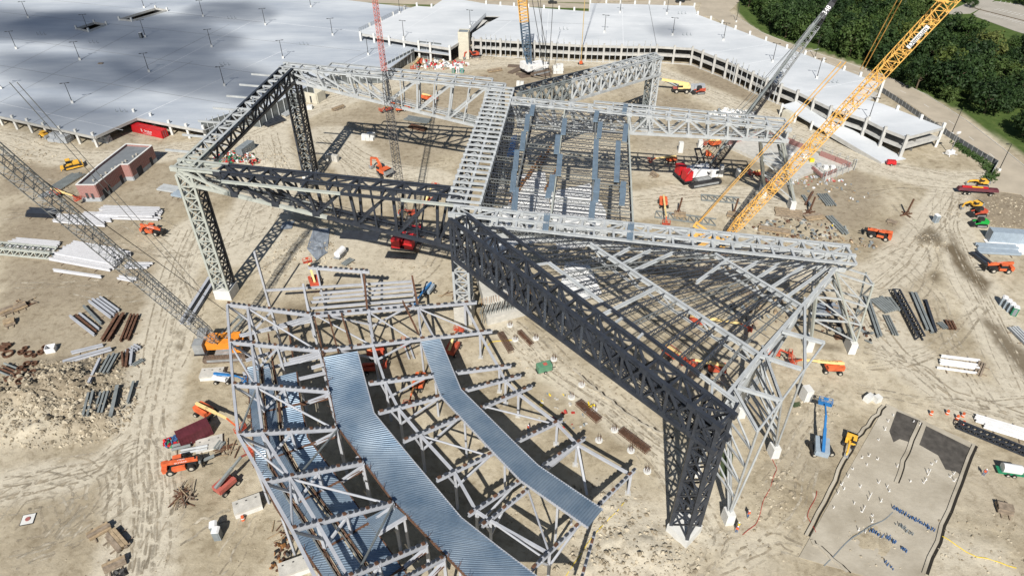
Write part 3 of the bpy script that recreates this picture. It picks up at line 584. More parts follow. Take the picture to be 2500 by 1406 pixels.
for nm, c, d in (('front_wall', (-1.9, -2.5, 1.9), (3.2, .3, 3.8)), ('front_wall', (1.6, -2.5, 1.9), (2.2, .3, 3.8)), ('lintel', (0.1, -2.5, 3.2), (.8, .3, 1.2)), ('side_wall', (2.85, 0, 1.9), (.3, 4.6, 3.8)), ('side_wall', (-3.35, 0, 1.9), (.3, 4.6, 3.8)), ('back_wall', (-.25, 2.45, 1.9), (6.4, .3, 3.8)), ('floor', (-.25, 0, 0.1), (5.8, 4.5, .2))):
    MB().use('concrete_shed').box(c, d).build(nm, sh)
MB().use('dark_inside').box((0.1, -2.42, 1.25), (.9, .08, 2.5)).build('door', sh)
# ---------------------------------------------------------------- great roof frame: box trusses on lattice columns
def pick(m, *a): return m(*a) if callable(m) else m
def box_truss(t, A, n, m, ch=0.65, ve=0.45, di=0.42, cr=0.4, pattern='pratt', every=1, topx=True, catwalk=True, bottomcross=True, low_m=None):
    # A: eight points  left top0, top1, right top0, top1, left bottom0, bottom1, right bottom0, bottom1
    TL = lambda k: lerp(A[0], A[1], k); TR = lambda k: lerp(A[2], A[3], k); BL = lambda k: lerp(A[4], A[5], k); BR = lambda k: lerp(A[6], A[7], k)
    S = 6      # chord lengths, spliced
    for nm, f, s in (('top_chord', TL, 0), ('top_chord', TR, 1), ('bottom_chord', BL, 0), ('bottom_chord', BR, 1)):
        for i in range(S): bar(nm, f(i / S), f((i + 1) / S), ch, ch, pick(m if nm[0] == 't' or low_m is None else low_m, nm, s, (i + .5) / S), t, 'ibeam' if nm[0] == 't' else 'box')
    for i in range(n + 1):
        k = i / n
        for s, (T, B) in enumerate(((TL, BL), (TR, BR))):
            if i % every == 0: bar('vertical', T(k), B(k), ve, ve, pick(m, 'vertical', s, k), t)
            elif every > 1: bar('hanger', T(k), lerp(T(k), B(k), 1.0), ve * .6, ve * .6, pick(m, 'vertical', s, k), t)
        bar('cross_strut', TL(k), TR(k), cr, cr, pick(m, 'cross', 0, k), t)
        if bottomcross: bar('bottom_strut', BL(k), BR(k), cr * .8, cr * .8, pick(m, 'cross', 0, k), t)
        if i < n and topx:
            k2 = (i + 1) / n; a, b = (TL(k), TR(k2)) if i % 2 else (TR(k), TL(k2)); bar('top_brace', a, b, cr * .6, cr * .6, pick(m, 'brace', 0, k), t)
    for i in range(0, n, every):
        k = i / n; k2 = min(1.0, (i + every) / n)
        for s, (T, B) in enumerate(((TL, BL), (TR, BR))):
            if pattern in ('x', 'down') or (pattern == 'pratt' and k < 0.4): bar('diagonal', T(k), B(k2), di, di, pick(m, 'diagonal', s, k), t)
            if pattern in ('x', 'up') or (pattern == 'pratt' and k >= 0.4): bar('diagonal', B(k), T(k2), di, di, pick(m, 'diagonal', s, k), t)
            if pattern == 'warren':
                a, b = (T(k), B(k2)) if (i // every) % 2 else (B(k), T(k2)); bar('diagonal', a, b, di, di, pick(m, 'diagonal', s, k), t)
    if ve >= .4:
        for i in range(0, n + 1, every):
            k = i / n
            for f, g_ in ((BL, TL), (BR, TR), (TL, BL), (TR, BR)):
                c = lerp(f(k), g_(k), .04); e = (A[1] - A[0]).normalized() * ch * 1.15
                bar('gusset_plate', c - e, c + e, ch * 1.06, ch * 1.5, pick(m, 'vertical', 0, k), t)
    if catwalk:
        o = Vector((0, 0, 0.7)); b = MB().use(pick(m, 'catwalk', 0, .6)); L = t.location
        for f in (0.25, 0.36, 0.64, 0.75):
            b.bar(lerp(BL(.02), BR(.02), f) + o - L, lerp(BL(.98), BR(.98), f) + o - L, 0.09, 0.12)
        for f in (0.25, 0.75):
            for z in (0.6, 1.1): b.bar(lerp(BL(.02), BR(.02), f) + o - L + Vector((0, 0, z)), lerp(BL(.98), BR(.98), f) + o - L + Vector((0, 0, z)), 0.07)
        for i in range(n * 2 + 1):
            k = .02 + .96 * i / (n * 2); p = lerp(BL(k), BR(k), .25) + o - L; q = lerp(BL(k), BR(k), .75) + o - L
            b.bar(p, q, 0.3, 0.06); b.bar(p, p + Vector((0, 0, 1.1)), 0.06); b.bar(q, q + Vector((0, 0, 1.1)), 0.06)
        b.build('catwalk', t)
def gusset(t, p, nrm, s, m):
    bar('gusset_plate', p - Vector((0, 0, s / 2)), p + Vector((0, 0, s / 2)), s * 1.3, 0.12, m, t, up=nrm)
def outrigger(t, f_in, f_out, n, k0, k1, m, drop=None, size=0.5):
    for i in range(4):
        a = lerp(k0, k1, i / 4); b = lerp(k0, k1, (i + 1) / 4); bar('outer_chord', f_out(a), f_out(b), size, size, pick(m, 'outer', 0, (a + b) / 2), t, 'ibeam')
    for i in range(n + 1):
        k = lerp(k0, k1, i / n); bar('outrigger', f_in(k), f_out(k), 0.4, 0.4, pick(m, 'cross', 0, k), t)
        if drop: bar('knee_brace', f_in(k) - Vector((0, 0, drop)), f_out(k), 0.3, 0.3, pick(m, 'brace', 0, k), t)
def lattice_column(name, label, corners, z0, z1, n, m, ped=2.2, size=0.5, lace=0.24, pedm='concrete_white', grow=0.9):
    c = sum((Vector(p) for p in corners), Vector((0, 0, 0))) / 4; c.z = 0
    t = thing(name, label, 'column', c, group='lattice columns carrying the roof frame')
    P = [Vector((p[0], p[1], 0)) for p in corners]
    b = MB().use(pedm); e = [(p - c) * 1.25 + c for p in P]
    b.slab([(q.x - c.x, q.y - c.y) for q in e], -0.5, ped); b.build('pedestal', t)
    Z = lambda z: Vector((0, 0, z))
    for j, p in enumerate(P):
        for i in range(3): bar('chord', p + Z(lerp(ped, z1, i / 3)), p + Z(lerp(ped, z1, (i + 1) / 3)), size, size, pick(m, 'chord', j, (i + .5) / 3), t)
    for j in range(4):
        p, q = P[j], P[(j + 1) % 4]
        for i in range(n):
            za, zb = lerp(ped, z1, i / n), lerp(ped, z1, (i + 1) / n); zm = (za + zb) / 2; mm = pick(m, 'lace', j, (i + .5) / n)
            bar('lacing', p + Z(za), q + Z(zb), lace, lace, mm, t); bar('lacing', q + Z(za), p + Z(zb), lace, lace, mm, t)
            bar('lacing', p + Z(zb), q + Z(zb), lace, lace, mm, t)
    return t
LT, DK, MD, GN = 'steel_light', 'steel_dark', 'steel_mid', 'steel_green'
# -- front truss of the stage house (B to C)
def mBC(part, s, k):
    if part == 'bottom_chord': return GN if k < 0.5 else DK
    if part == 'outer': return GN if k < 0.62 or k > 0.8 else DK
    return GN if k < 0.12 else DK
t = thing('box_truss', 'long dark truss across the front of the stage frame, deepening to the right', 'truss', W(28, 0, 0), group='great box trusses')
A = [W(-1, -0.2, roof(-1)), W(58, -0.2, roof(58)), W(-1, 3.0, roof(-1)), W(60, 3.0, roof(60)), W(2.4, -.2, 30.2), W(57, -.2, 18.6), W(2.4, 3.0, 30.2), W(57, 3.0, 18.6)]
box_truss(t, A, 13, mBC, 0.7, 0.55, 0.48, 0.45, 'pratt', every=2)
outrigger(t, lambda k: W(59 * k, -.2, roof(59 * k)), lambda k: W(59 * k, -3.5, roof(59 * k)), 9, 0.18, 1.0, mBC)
b = MB().use(DK); b.slab([tuple((W(33, -3.6, 0) - t.location)[:2]), tuple((W(41, -3.6, 0) - t.location)[:2]), tuple((W(41, -.6, 0) - t.location)[:2]), tuple((W(33, -.6, 0) - t.location)[:2])], 21.6, 21.8); b.build('platform', t)
# -- back truss (A to D)
t = thing('box_truss', 'long light grey truss across the back of the stage frame, deepening to the right', 'truss', W(28, 60, 0), group='great box trusses')
A = [W(-.8, 57.2, roof(-1)), W(60, 56.4, roof(58)), W(-.8, 60.6, roof(-1)), W(60, 59.6, roof(58)), W(2.2, 57, 30.4), W(57, 56.6, 19.2), W(2.2, 60.2, 30.4), W(57, 59.6, 19.2)]
box_truss(t, A, 13, LT, 0.65, 0.5, 0.45, 0.4, 'pratt', every=2)
outrigger(t, lambda k: W(59 * k, 60.4 - k, roof(59 * k)), lambda k: W(59 * k, 63.8 - k, roof(59 * k)), 9, 0.185, 0.95, LT)
# -- left truss (A to B)
def mAB(part, s, k): return GN if (k < 0.1) else LT if (part in ('cross', 'brace') or (part == 'top_chord' and k < .45)) else DK
t = thing('box_truss', 'dark truss along the left side of the stage frame with short beams sticking out', 'truss', W(0, 28, 0), group='great box trusses')
A = [W(-.8, 1.5, 34), W(-.8, 58.5, 34), W(2.4, 1.5, 33.9), W(2.4, 58.5, 33.9), W(-.8, 4, 30.6), W(-.8, 57, 30.4), W(2.4, 4, 30.6), W(2.4, 57, 30.4)]
box_truss(t, A, 16, mAB, 0.6, 0.35, 0.35, 0.35, 'warren', catwalk=False)
for k in range(7):
    v = 7 + k * 7.4; bar('projecting_beam', W(-6.8, v + .4, 34.0), W(0, v, 33.9), 0.4, 0.4, LT, t)
# -- spine between stage house and seating roof
t = thing('box_truss', 'broad light grey ladder shaped truss joining the front and back trusses', 'truss', W(59, 28, 0), group='great box trusses')
us = (56.1, 59.4, 62.4); NR = 24
for u in us:
    for i in range(5): bar('top_chord', W(u, lerp(-2.5, 57, i / 5), roof(u)), W(u, lerp(-2.5, 57, (i + 1) / 5), roof(u)), 0.5, 0.5, LT, t, 'ibeam')
for u in (56.1, 62.4):
    for i in range(3): bar('bottom_chord', W(u, lerp(-2, 57, i / 3), 21), W(u, lerp(-2, 57, (i + 1) / 3), 21), 0.6, 0.6, MD, t)
for i in range(NR + 1):
    v = lerp(-2.2, 56.8, i / NR); z = 31.0
    bar('rung', W(55.7, v, roof(56) + .3), W(62.6, v, roof(62) + .3), 0.55, 0.35, LT, t)
    if i < NR:
        v2 = lerp(-2.2, 56.8, (i + 1) / NR); vm = v2 - 0.2
        bar('brace', W(56.1, v + .2, 30.9), W(57.8, v2, 30.8), 0.24, 0.24, LT, t); bar('brace', W(59.4, v + .2, 30.8), W(57.8, v2, 30.8), 0.24, 0.24, LT, t)
    if i % 2 == 0:
        for u in (56.1, 62.4): bar('vertical', W(u, v, 31), W(u, v, 21), 0.45, 0.45, DK, t)
        bar('tie', W(56.1, v, 25.5), W(62.4, v, 25.5), 0.3, 0.3, MD, t); bar('tie', W(56.1, v, 21), W(62.4, v, 21), 0.3, 0.3, MD, t)
        if i < NR - 1:
            v2 = lerp(-2.2, 56.8, (i + 2) / NR)
            for u in (56.1, 62.4): bar('diagonal', W(u, v, 31 if i % 4 else 21), W(u, v2, 21 if i % 4 else 31), 0.4, 0.4, MD, t)
# -- front wing
t = thing('box_truss', 'long light grey triangular truss running right from the middle of the frame, front one', 'truss', W(95, -6, 0), group='great box trusses')
mWF = lambda part, s, k: LT
A = [W(57.5, -6.7, roof(57)), W(132.4, -6.8, roof(132)), W(58, -3.7, roof(58)), W(132.2, -3.6, roof(132)), W(60, -6.6, 27.2), W(131.5, -6.6, 24.0), W(60, -3.6, 26), W(131.5, -3.6, 23.6)]
box_truss(t, A, 18, LT, 0.62, 0.42, 0.42, 0.4, 'up')
outrigger(t, lambda k: lerp(A[0], A[1], k), lambda k: W(57.5 + 75 * k, -9.4, roof(57.5 + 75 * k) - .05), 18, 0.12, 1.0, LT, drop=3.2, size=0.45)
# -- back wing
t = thing('box_truss', 'long light grey truss running right from the middle of the frame, back one', 'truss', W(95, 50, 0), group='great box trusses')
A = [W(63, 48.2, roof(63)), W(132.0, 47.9, roof(132)), W(63, 51.4, roof(63)), W(132.2, 51.2, roof(132)), W(65, 48, 24.4), W(132, 48, 24.1), W(65, 51.4, 24.2), W(132, 51.2, 24)]
box_truss(t, A, 14, LT, 0.62, 0.45, 0.45, 0.4, 'warren')
outrigger(t, lambda k: lerp(A[2], A[3], k), lambda k: W(63 + 69.2 * k, 54.0, roof(63 + 69 * k)), 10, 0.30, 1.0, LT, size=0.45)
# -- dark front arm
dd = Vector((0.7128, -0.7014)); AF0 = (58.3, -9.0); AF1 = (102.4, -52.4); AB0 = (60.4, -6.4); AB1 = (104.6, -49.7)
t = thing('box_truss', 'charcoal black truss slanting from the middle of the frame down to the right', 'truss', W(80, -30, 0), group='great box trusses')
A = [W(*AF0, 31.1), W(*AF1, 28.9), W(*AB0, 31.0), W(*AB1, 28.8), W(*AF0, 22.0), W(*AF1, 23.8), W(*AB0, 22.0), W(*AB1, 23.8)]
box_truss(t, A, 14, DK, 0.66, 0.42, 0.34, 0.36, 'x')
i0, i1 = onroof(1225, 557), onroof(1802, 983)
for i in range(8):
    bar('outer_chord', lerp(i0, i1, i / 8), lerp(i0, i1, (i + 1) / 8), 0.5, 0.5, LT if i in (2, 3, 7) else DK, t, 'ibeam')
for i in range(13):
    k = i / 12; p = lerp(i0, i1, k); kk = min(1, 0.09 + k * 0.93); bar('outrigger', lerp(A[2], A[3], kk), p, 0.36, 0.36, LT if i in (3, 7, 8, 11) else DK, t)
# -- back arm
t = thing('box_truss', 'grey truss slanting away from the middle of the frame to the far right', 'truss', W(80, 80, 0), group='great box trusses')
E0, E1 = at(1599, 131, 25.0), at(1615, 141, 25.0); S0, S1 = W(61.5, 56.7, 30.9), W(64.1, 54.5, 30.8)
dz = Vector((0, 0, 5.6))
A = [S1, E1, S0, E0, S1 - Vector((0, 0, 6.5)), E1 - dz, S0 - Vector((0, 0, 6.5)), E0 - dz]
def mBA(part, s, k): return DK if (k < 0.45 and part in ('cross', 'brace', 'top_chord') and s == (1 if part == 'top_chord' else 0)) else 'steel_mid' if k < .3 else LT
box_truss(t, A, 15, mBA, 0.62, 0.42, 0.42, 0.38, 'x')
# -- lattice columns
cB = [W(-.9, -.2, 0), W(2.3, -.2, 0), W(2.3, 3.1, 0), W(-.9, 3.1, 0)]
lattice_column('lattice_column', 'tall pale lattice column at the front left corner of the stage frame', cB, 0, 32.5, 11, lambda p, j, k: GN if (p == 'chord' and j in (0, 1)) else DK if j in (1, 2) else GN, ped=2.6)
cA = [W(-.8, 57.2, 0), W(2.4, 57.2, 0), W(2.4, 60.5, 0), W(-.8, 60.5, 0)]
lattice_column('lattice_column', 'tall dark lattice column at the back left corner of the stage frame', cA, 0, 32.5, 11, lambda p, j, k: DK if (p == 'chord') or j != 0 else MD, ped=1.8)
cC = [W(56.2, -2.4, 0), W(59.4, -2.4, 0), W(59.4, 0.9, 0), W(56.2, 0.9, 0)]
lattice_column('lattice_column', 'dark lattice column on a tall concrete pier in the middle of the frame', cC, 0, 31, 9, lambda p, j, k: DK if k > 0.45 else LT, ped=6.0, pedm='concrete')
cD = [W(56.2, 56.6, 0), W(59.4, 56.6, 0), W(59.4, 59.8, 0), W(56.2, 59.8, 0)]
lattice_column('lattice_column', 'grey lattice column where the back trusses meet', cD, 0, 31, 9, MD, ped=4.0, pedm='concrete')
def uvp(a): return W(a[0], a[1], 0)
f1 = Vector(AF1); b1 = Vector(AB1); off = dd * 3.3
cR = [uvp(f1), uvp(b1), uvp(b1 - off), uvp(f1 - off)]
lattice_column('lattice_column', 'charcoal black lattice column at the end of the black slanting truss', cR, 0, 28.8, 7, DK, ped=2.0, size=0.55, lace=0.24)
d2 = (E1 - S1); d2.z = 0; d2.normalize()
cK = [Vector((E1.x, E1.y, 0)), Vector((E0.x, E0.y, 0)), Vector((E0.x, E0.y, 0)) - d2 * 3.2, Vector((E1.x, E1.y, 0)) - d2 * 3.2]
lattice_column('lattice_column', 'grey lattice column at the far end of the back slanting truss', cK, 0, 25, 8, lambda p, j, k: LT if j in (0, 3) else MD, ped=1.5)

# ---------------------------------------------------------------- open web joists
JOIST = {}
def joist_mesh(depth, nseg, m, L):
    k = (depth, nseg, m, round(L, 1))
    if k in JOIST: return JOIST[k]
    b = MB().use(m); b.bar((0, 0, 0), (1, 0, 0), 0.2, 0.14); b.bar((0.04, 0, -depth), (0.96, 0, -depth), 0.16, 0.12)
    # web is drawn in unit length; thickness compensated by L
    for i in range(nseg):
        x0 = i / nseg; x1 = (i + 1) / nseg; xm = (x0 + x1) / 2
        for a, c in (((x0, 0), (xm, -depth)), ((xm, -depth), (x1, 0))):
            p = Vector((a[0], 0, a[1])); q = Vector((c[0], 0, c[1])); w_ = 0.09
            b.poly([(p.x - w_ / L / 2, -.05, p.z), (p.x + w_ / L / 2, -.05, p.z), (q.x + w_ / L / 2, -.05, q.z), (q.x - w_ / L / 2, -.05, q.z), (p.x - w_ / L / 2, .05, p.z), (p.x + w_ / L / 2, .05, p.z), (q.x + w_ / L / 2, .05, q.z), (q.x - w_ / L / 2, .05, q.z)],
                   [(0, 1, 2, 3), (7, 6, 5, 4), (0, 4, 5, 1), (1, 5, 6, 2), (2, 6, 7, 3), (3, 7, 4, 0)])
    JOIST[k] = b.mesh('joist'); return JOIST[k]
def joist(p, q, depth, nseg, m, parent):
    p = Vector(p); q = Vector(q); d = q - p; L = d.length; d /= L; sd = Vector((0, 0, 1)).cross(d).normalized(); u2 = d.cross(sd)
    o = bpy.data.objects.new('open_web_joist', joist_mesh(depth, nseg, m, L)); C.objects.link(o); o.parent = parent
    M = Matrix(((d.x * L, sd.x, u2.x, p.x), (d.y * L, sd.y, u2.y, p.y), (d.z * L, sd.z, u2.z, p.z), (0, 0, 0, 1)))
    o.matrix_basis = Matrix.Translation(-parent.location) @ M; return o
# middle roof bay: joists along u between girders along v, bundles of deck sheet lying on top
t = thing('roof_bay', 'middle roof bay of dark open web joists carrying blue grey sheet bundles', 'roof framing', W(75, 22, 0))
GU = (62.6, 68.6, 76.4, 84.3, 92.3)
for gi, u in enumerate(GU):
    z = roof(u) - 0.6
    for i in range(4): bar('girder', W(u, lerp(-4, 50, i / 4), z), W(u, lerp(-4, 50, (i + 1) / 4), z), 0.34, 0.6, 'steel_green' if gi in (2, 4) else 'joist_grey', t, 'ibeam')
    for v in (8, 18, 28, 38): bar('girder_post', W(u, v, z), W(u, v, z - 2.6), 0.26, 0.26, 'steel_light' if v == 28 else 'joist_dark', t)
    for i in range(10): bar('girder_web', W(u, -3 + i * 5.1, z - (2.4 if i % 2 else 0)), W(u, -3 + (i + 1) * 5.1, z - (0 if i % 2 else 2.4)), 0.16, 0.16, 'joist_dark', t)
    for i in range(2): bar('girder_bottom', W(u, lerp(-3, 48, i / 2), z - 2.5), W(u, lerp(-3, 48, (i + 1) / 2), z - 2.5), 0.26, 0.26, 'joist_dark', t)
for bay in range(4):
    u0, u1 = GU[bay], GU[bay + 1]
    for i in range(20):
        v = -1.5 + i * 2.55; joist(W(u0 + .2, v, roof(u0) - .15), W(u1 - .2, v, roof(u1) - .15), 0.8, 5, 'joist_dark' if (i * 7 + bay * 3) % 4 else 'joist_grey', t)
def zb(ox, oy, L): return [((ox + x * .3342, oy + y0 * .3342), (ox + (x - 14) * .3342, oy + y1 * .3342)) for x, y0, y1 in L]
BUN = zb(1240, 0, [(185, 770, 845), (147, 840, 960), (117, 965, 1100), (67, 1100, 1245), (47, 1250, 1400), (417, 870, 985), (367, 990, 1125), (382, 1130, 1285), (327, 1280, 1400), (652, 815, 890), (677, 895, 1010), (647, 1020, 1310), (657, 1310, 1406), (862, 765, 830), (865, 910, 1035), (807, 1035, 1330), (847, 1330, 1406)]) + zb(1240, 460, [(60, 0, 170), (306, 0, 70), (287, 190, 310), (652, 0, 100), (622, 100, 230), (845, 0, 125), (902, 255, 380)])
for pa, pb in BUN:
    p, q = onroof(*pa, .1), onroof(*pb, .1); d = (q - p).normalized(); sd_ = Vector((0, 0, 1)).cross(d).normalized(); b = MB().use('deck_bundle'); L_ = t.location
    b.bar(p - L_, q - L_, 1.15, .2)
    for k in range(4): o_ = sd_ * ((k - 1.5) * .3); b.bar(p + o_ - L_ + Vector((0, 0, .16)), q + o_ - L_ + Vector((0, 0, .16)), .17, .16)
    b.build('sheet_bundle', t)
# right roof bay: dark joists slanting between light girders, bounded by the raking edge girder
t = thing('roof_bay', 'right roof bay of slanting dark joists between light girders beside the black truss', 'roof framing', W(105, -22, 0))
RG = {'G1': [(1442, 598), (1854, 868)], 'G2': [(1745, 622), (1957, 750)], 'EDGE': [(2039, 657), (1957, 750), (1854, 868), (1776, 965)], 'G0': [(1225, 560), (1790, 972)]}
def rline(px, dz=-.4): return [onroof(x, y, dz) for x, y in px]
for k, v in RG.items():
    if k == 'G0': continue
    P = rline(v)
    for a, b_ in zip(P, P[1:]):
        for i in range(3): bar('girder', lerp(a, b_, i / 3), lerp(a, b_, (i + 1) / 3), 0.5, 0.9, LT, t, 'ibeam')
    for a, b_ in zip(P, P[1:]):
        n_ = max(2, round((b_ - a).length / 4))
        lo = Vector((0, 0, -2.2))
        bar('girder_bottom', a + lo, b_ + lo, 0.35, 0.35, LT, t)
        for i in range(n_): bar('girder_web', lerp(a, b_, i / n_) + (lo if i % 2 else lo * 0), lerp(a, b_, (i + 1) / n_) + (lo * 0 if i % 2 else lo), 0.24, 0.24, LT, t)
for a, b_ in (((1600, 704), (1464, 772)), ((1642, 618), (1546, 662)), ((1588, 612), (1518, 646)), ((1538, 606), (1494, 630)), ((1850, 640), (1812, 662)), ((1900, 646), (1845, 682)), ((1960, 652), (1880, 704)), ((2015, 658), (1918, 727)), ((1780, 632), (1700, 690)), ((1854, 868), (1957, 901)), ((1800, 945), (1908, 978)), ((1910, 809), (2013, 837))):
    A_, B_ = onroof(*a, -.3), onroof(*b_, -.3); bar('purlin', A_, B_, 0.42, 0.6, LT, t, 'ibeam')
G0 = rline(RG['G0']); G1 = rline([(1380, 558), (1854, 868)]); G2 = rline([(1660, 572), (1957, 750)])
for i in range(17):
    k = 0.02 + i / 16.5; m_ = 'joist_dark' if i % 5 else 'joist_grey'
    joist(lerp(G0[0], G0[1], min(k, 1)), lerp(G1[0], G1[1], min(1, k)), 0.95, 9, m_, t)
    if k < 1.0: joist(lerp(G1[0], G1[1], k), lerp(G2[0], G2[1], k), 0.95, 7, m_, t)
for i in range(9):
    k = 0.2 + i / 11; a = lerp(G2[0], G2[1], k); e = lerp(onroof(1900, 600, -.4), onroof(2039, 657, -.4), k); joist(a, e, 0.9, 5, 'joist_dark', t)
for i in range(1, 6):
    for (ga, gb_) in ((G0, G1), (G1, G2)):
        p = lerp(lerp(ga[0], gb_[0], i / 6), lerp(ga[1], gb_[1], i / 6), 0.05); q = lerp(lerp(ga[0], gb_[0], i / 6), lerp(ga[1], gb_[1], i / 6), 0.98); bar('bridging', p - Vector((0, 0, .5)), q - Vector((0, 0, .5)), 0.08, 0.08, 'joist_dark', t)
# -- trestle towers under the wing ends and the raking edge
def pedestal(parent, p, sx, sy, h_, rz, m='concrete_white'):
    b = MB().use(m); ro = Matrix.Rotation(rz, 3, 'Z'); b.box(Vector((p.x, p.y, h_ / 2)) - parent.location, (sx, sy, h_), ro, (0.92, 0.96)); b.build('pedestal', parent)
def trestle(name, label, base, top, rear, ztop):
    P1, P2 = at(*base[0]), at(*base[1]); t = thing(name, label, 'trestle', P1, group='splayed trestle towers')
    for p in (P1, P2): pedestal(t, p + Vector((0, .6, 0)), 1.5, 3.4, 2.8, R(-6))
    Q = [Vector(q) for q in top]
    legs = [(P1, Q[0], .45), (P1 + Vector((.4, 0, 0)), Q[1], .45), (P1 + Vector((-.3, 1.6, 0)), Q[0] + Vector((-.4, 3.4, 0)), .45), (P1 + Vector((0, 1.8, 0)), Q[1] + Vector((0, 3.6, 0)), .4), (P2, Q[2], .5), (P2 + Vector((-.2, 1.8, 0)), Q[3], .45)]
    for a, b_, w_ in legs: bar('leg', Vector((a.x, a.y, 2.7)), b_, w_, w_, 'steel_green' if a.y == P1.y or a.y == P2.y else MD, t, 'tube' if w_ < .5 else 'box')
    g = lambda j, k: lerp(Vector((legs[j][0].x, legs[j][0].y, 2.7)), legs[j][1], k)
    for k in (0.3, 0.62, 0.97):
        for a, b_ in ((4, 0), (0, 1), (1, 3), (3, 2), (5, 2), (4, 5)): bar('tie', g(a, k), g(b_, k), 0.32, 0.32, LT, t)
    for k, k2 in ((0.02, 0.3), (0.3, 0.62), (0.62, 0.97)):
        for a, b_ in ((4, 0), (0, 1), (1, 3), (2, 0), (5, 4)): bar('brace', g(a, k2), g(b_, k), 0.26, 0.26, LT if a != 2 else MD, t)
    return t
trestle('trestle_tower', 'splayed grey trestle tower under the right end of the front wing', [(2076, 857), (1972, 852)], [W(130.5, -6.6, 23.8), at(2133, 692, 18.5), W(127.5, -6.6, 24.2), W(127.5, -3.4, 24)], None, 24)
trestle('trestle_tower', 'splayed grey trestle tower under the right end of the back wing', [(1932, 512), (1862, 478)], [W(131, 48, 24), W(132, 51.5, 24), W(126, 48, 24), W(126, 51.2, 24)], None, 24)
NODE = [onroof(1957, 750, -2.4), onroof(1854, 868, -2.4), onroof(1780, 963, -2.4)]
for lab, base, tops in (('pair of tapered grey legs on concrete blocks under the raking roof edge, farther one', (1886, 1110), (NODE[0], NODE[1])), ('pair of tapered grey legs standing on a concrete block beside the black column', (1775, 1270), (NODE[1], NODE[2]))):
    p = at(*base); t = thing('raking_legs', lab, 'trestle', p, group='raking legs of the right roof bay'); pedestal(t, p, 1.5, 2.0, 2.6, R(8))
    rear = p + Vector((-3.6, 9.5, 0)); pedestal(t, rear, 1.5, 2.0, 2.6, R(8)); out = [onroof(1965, 901, -.5), onroof(1908, 978, -.5)] if base[0] > 1800 else [onroof(1908, 978, -.5), onroof(1850, 1052, -.5)]
    o2 = Vector((0, 0, 2.5))
    bar('leg', p + o2 + Vector((.25, 0, 0)), out[0], 0.36, 0.36, LT, t, 'tube'); bar('leg', p + o2, out[1], 0.36, 0.36, LT, t, 'tube')
    bar('leg', rear + o2, tops[0], 0.9, 0.5, LT, t, 'ibeam'); bar('leg', rear + o2 + Vector((-.5, 0, 0)), tops[1], 0.9, 0.5, LT, t, 'ibeam'); bar('leg', p + o2, tops[1], 0.6, 0.5, LT, t, 'ibeam')
    bar('edge_rail', out[0], out[1], 0.34, 0.34, LT, t, 'tube'); 
    if base[0] > 1800: bar('edge_rail', onroof(2013, 837, -.5), out[0], 0.34, 0.34, LT, t, 'tube')
    for k in (0.2, 0.4, 0.6, 0.8):
        a = lerp(p + o2, out[1], k); c = lerp(rear + o2, tops[1], k); e = lerp(rear + o2, tops[0], k); bar('tie', a, c, 0.28, 0.28, LT, t); bar('tie', c, e, 0.28, 0.28, LT, t)
        bar('brace', a, lerp(rear + o2, tops[1], k + .18), 0.24, 0.24, LT, t)
    for o_, n_ in zip(out, tops): bar('tie', o_, n_ + Vector((0, 0, 2)), 0.4, 0.5, LT, t, 'ibeam')
# ---------------------------------------------------------------- curved grandstand frame in the foreground
LI = 'steel_lilac'
gs = thing('grandstand_frame', 'curved lilac grey steel grandstand frame with blue metal decks in the foreground', 'grandstand', at(900, 1000))
def P3(a, z): return at(a[0], a[1], z)
def raker(a, za, b, zb, n, parent=gs, h_=0.85, w_=0.42, tm='rust'):
    p, q = P3(a, za), P3(b, zb); bar('raker_beam', p, q, w_, h_, LI, parent, 'ibeam')
    d = (q - p)
    for i in range(n):
        k = (i + .5) / n; c = p + d * k + Vector((0, 0, h_ / 2 + .13)); e = d.normalized() * (d.length / n * 0.26)
        bar('seat_bracket', c - e, c + e, w_ * 1.05, 0.26, 'joist_dark' if i % 4 else tm, parent)
    return p, q
UP = [((553.5, 743), (758, 769)), ((560, 835), (779.6, 856)), ((568, 939), (802, 955.5)), ((580.5, 1060), (821.6, 1047)), ((647, 1177), (886, 1130)), ((713, 1293), (958.7, 1228.7)), ((784, 1437), (1041, 1329)), ((880, 1470), (1084, 1362))]
UPW = []
for a, b_ in UP: UPW.append(raker(a, 18.2, b_, 12.4, 17))
R2 = [lerp(p, q, 0.235) for p, q in UPW]
def ringbeam(pts, w_, h_, nm='ring_beam', kind='ibeam', m=LI):
    for a, b_ in zip(pts, pts[1:]): bar(nm, a, b_, w_, h_, m, gs, kind)
dn = Vector((0, 0, -0.3))
ringbeam([p + dn for p, q in UPW], 0.42, 0.5); ringbeam([p + dn for p in R2], 0.42, 0.5)
for i in range(7):
    if i in (0, 2, 4): bar('plan_brace', R2[i] + dn, UPW[i + 1][1] + dn, 0.38, 0.38, LI, gs, 'tube')
    if i in (1, 3): bar('plan_brace', UPW[i][0] + dn, R2[i + 1] + dn, 0.36, 0.36, LI, gs, 'tube'); 
    if i in (3, 5): bar('plan_brace', UPW[i][1] + dn, lerp(*UPW[i + 1], 0.3) + dn, 0.36, 0.36, 'steel_mid', gs, 'tube')
    if i == 2: bar('plan_brace', R2[i] + dn, UPW[i + 1][0] + dn, 0.36, 0.36, 'steel_mid', gs, 'tube')
    if i in (4,): bar('plan_brace', R2[i] + dn, UPW[i + 1][0] + dn, 0.36, 0.36, LI, gs, 'tube')
g0 = Vector((0, 0, 0))
def drop(p, z=0.0): return Vector((p.x, p.y, z))
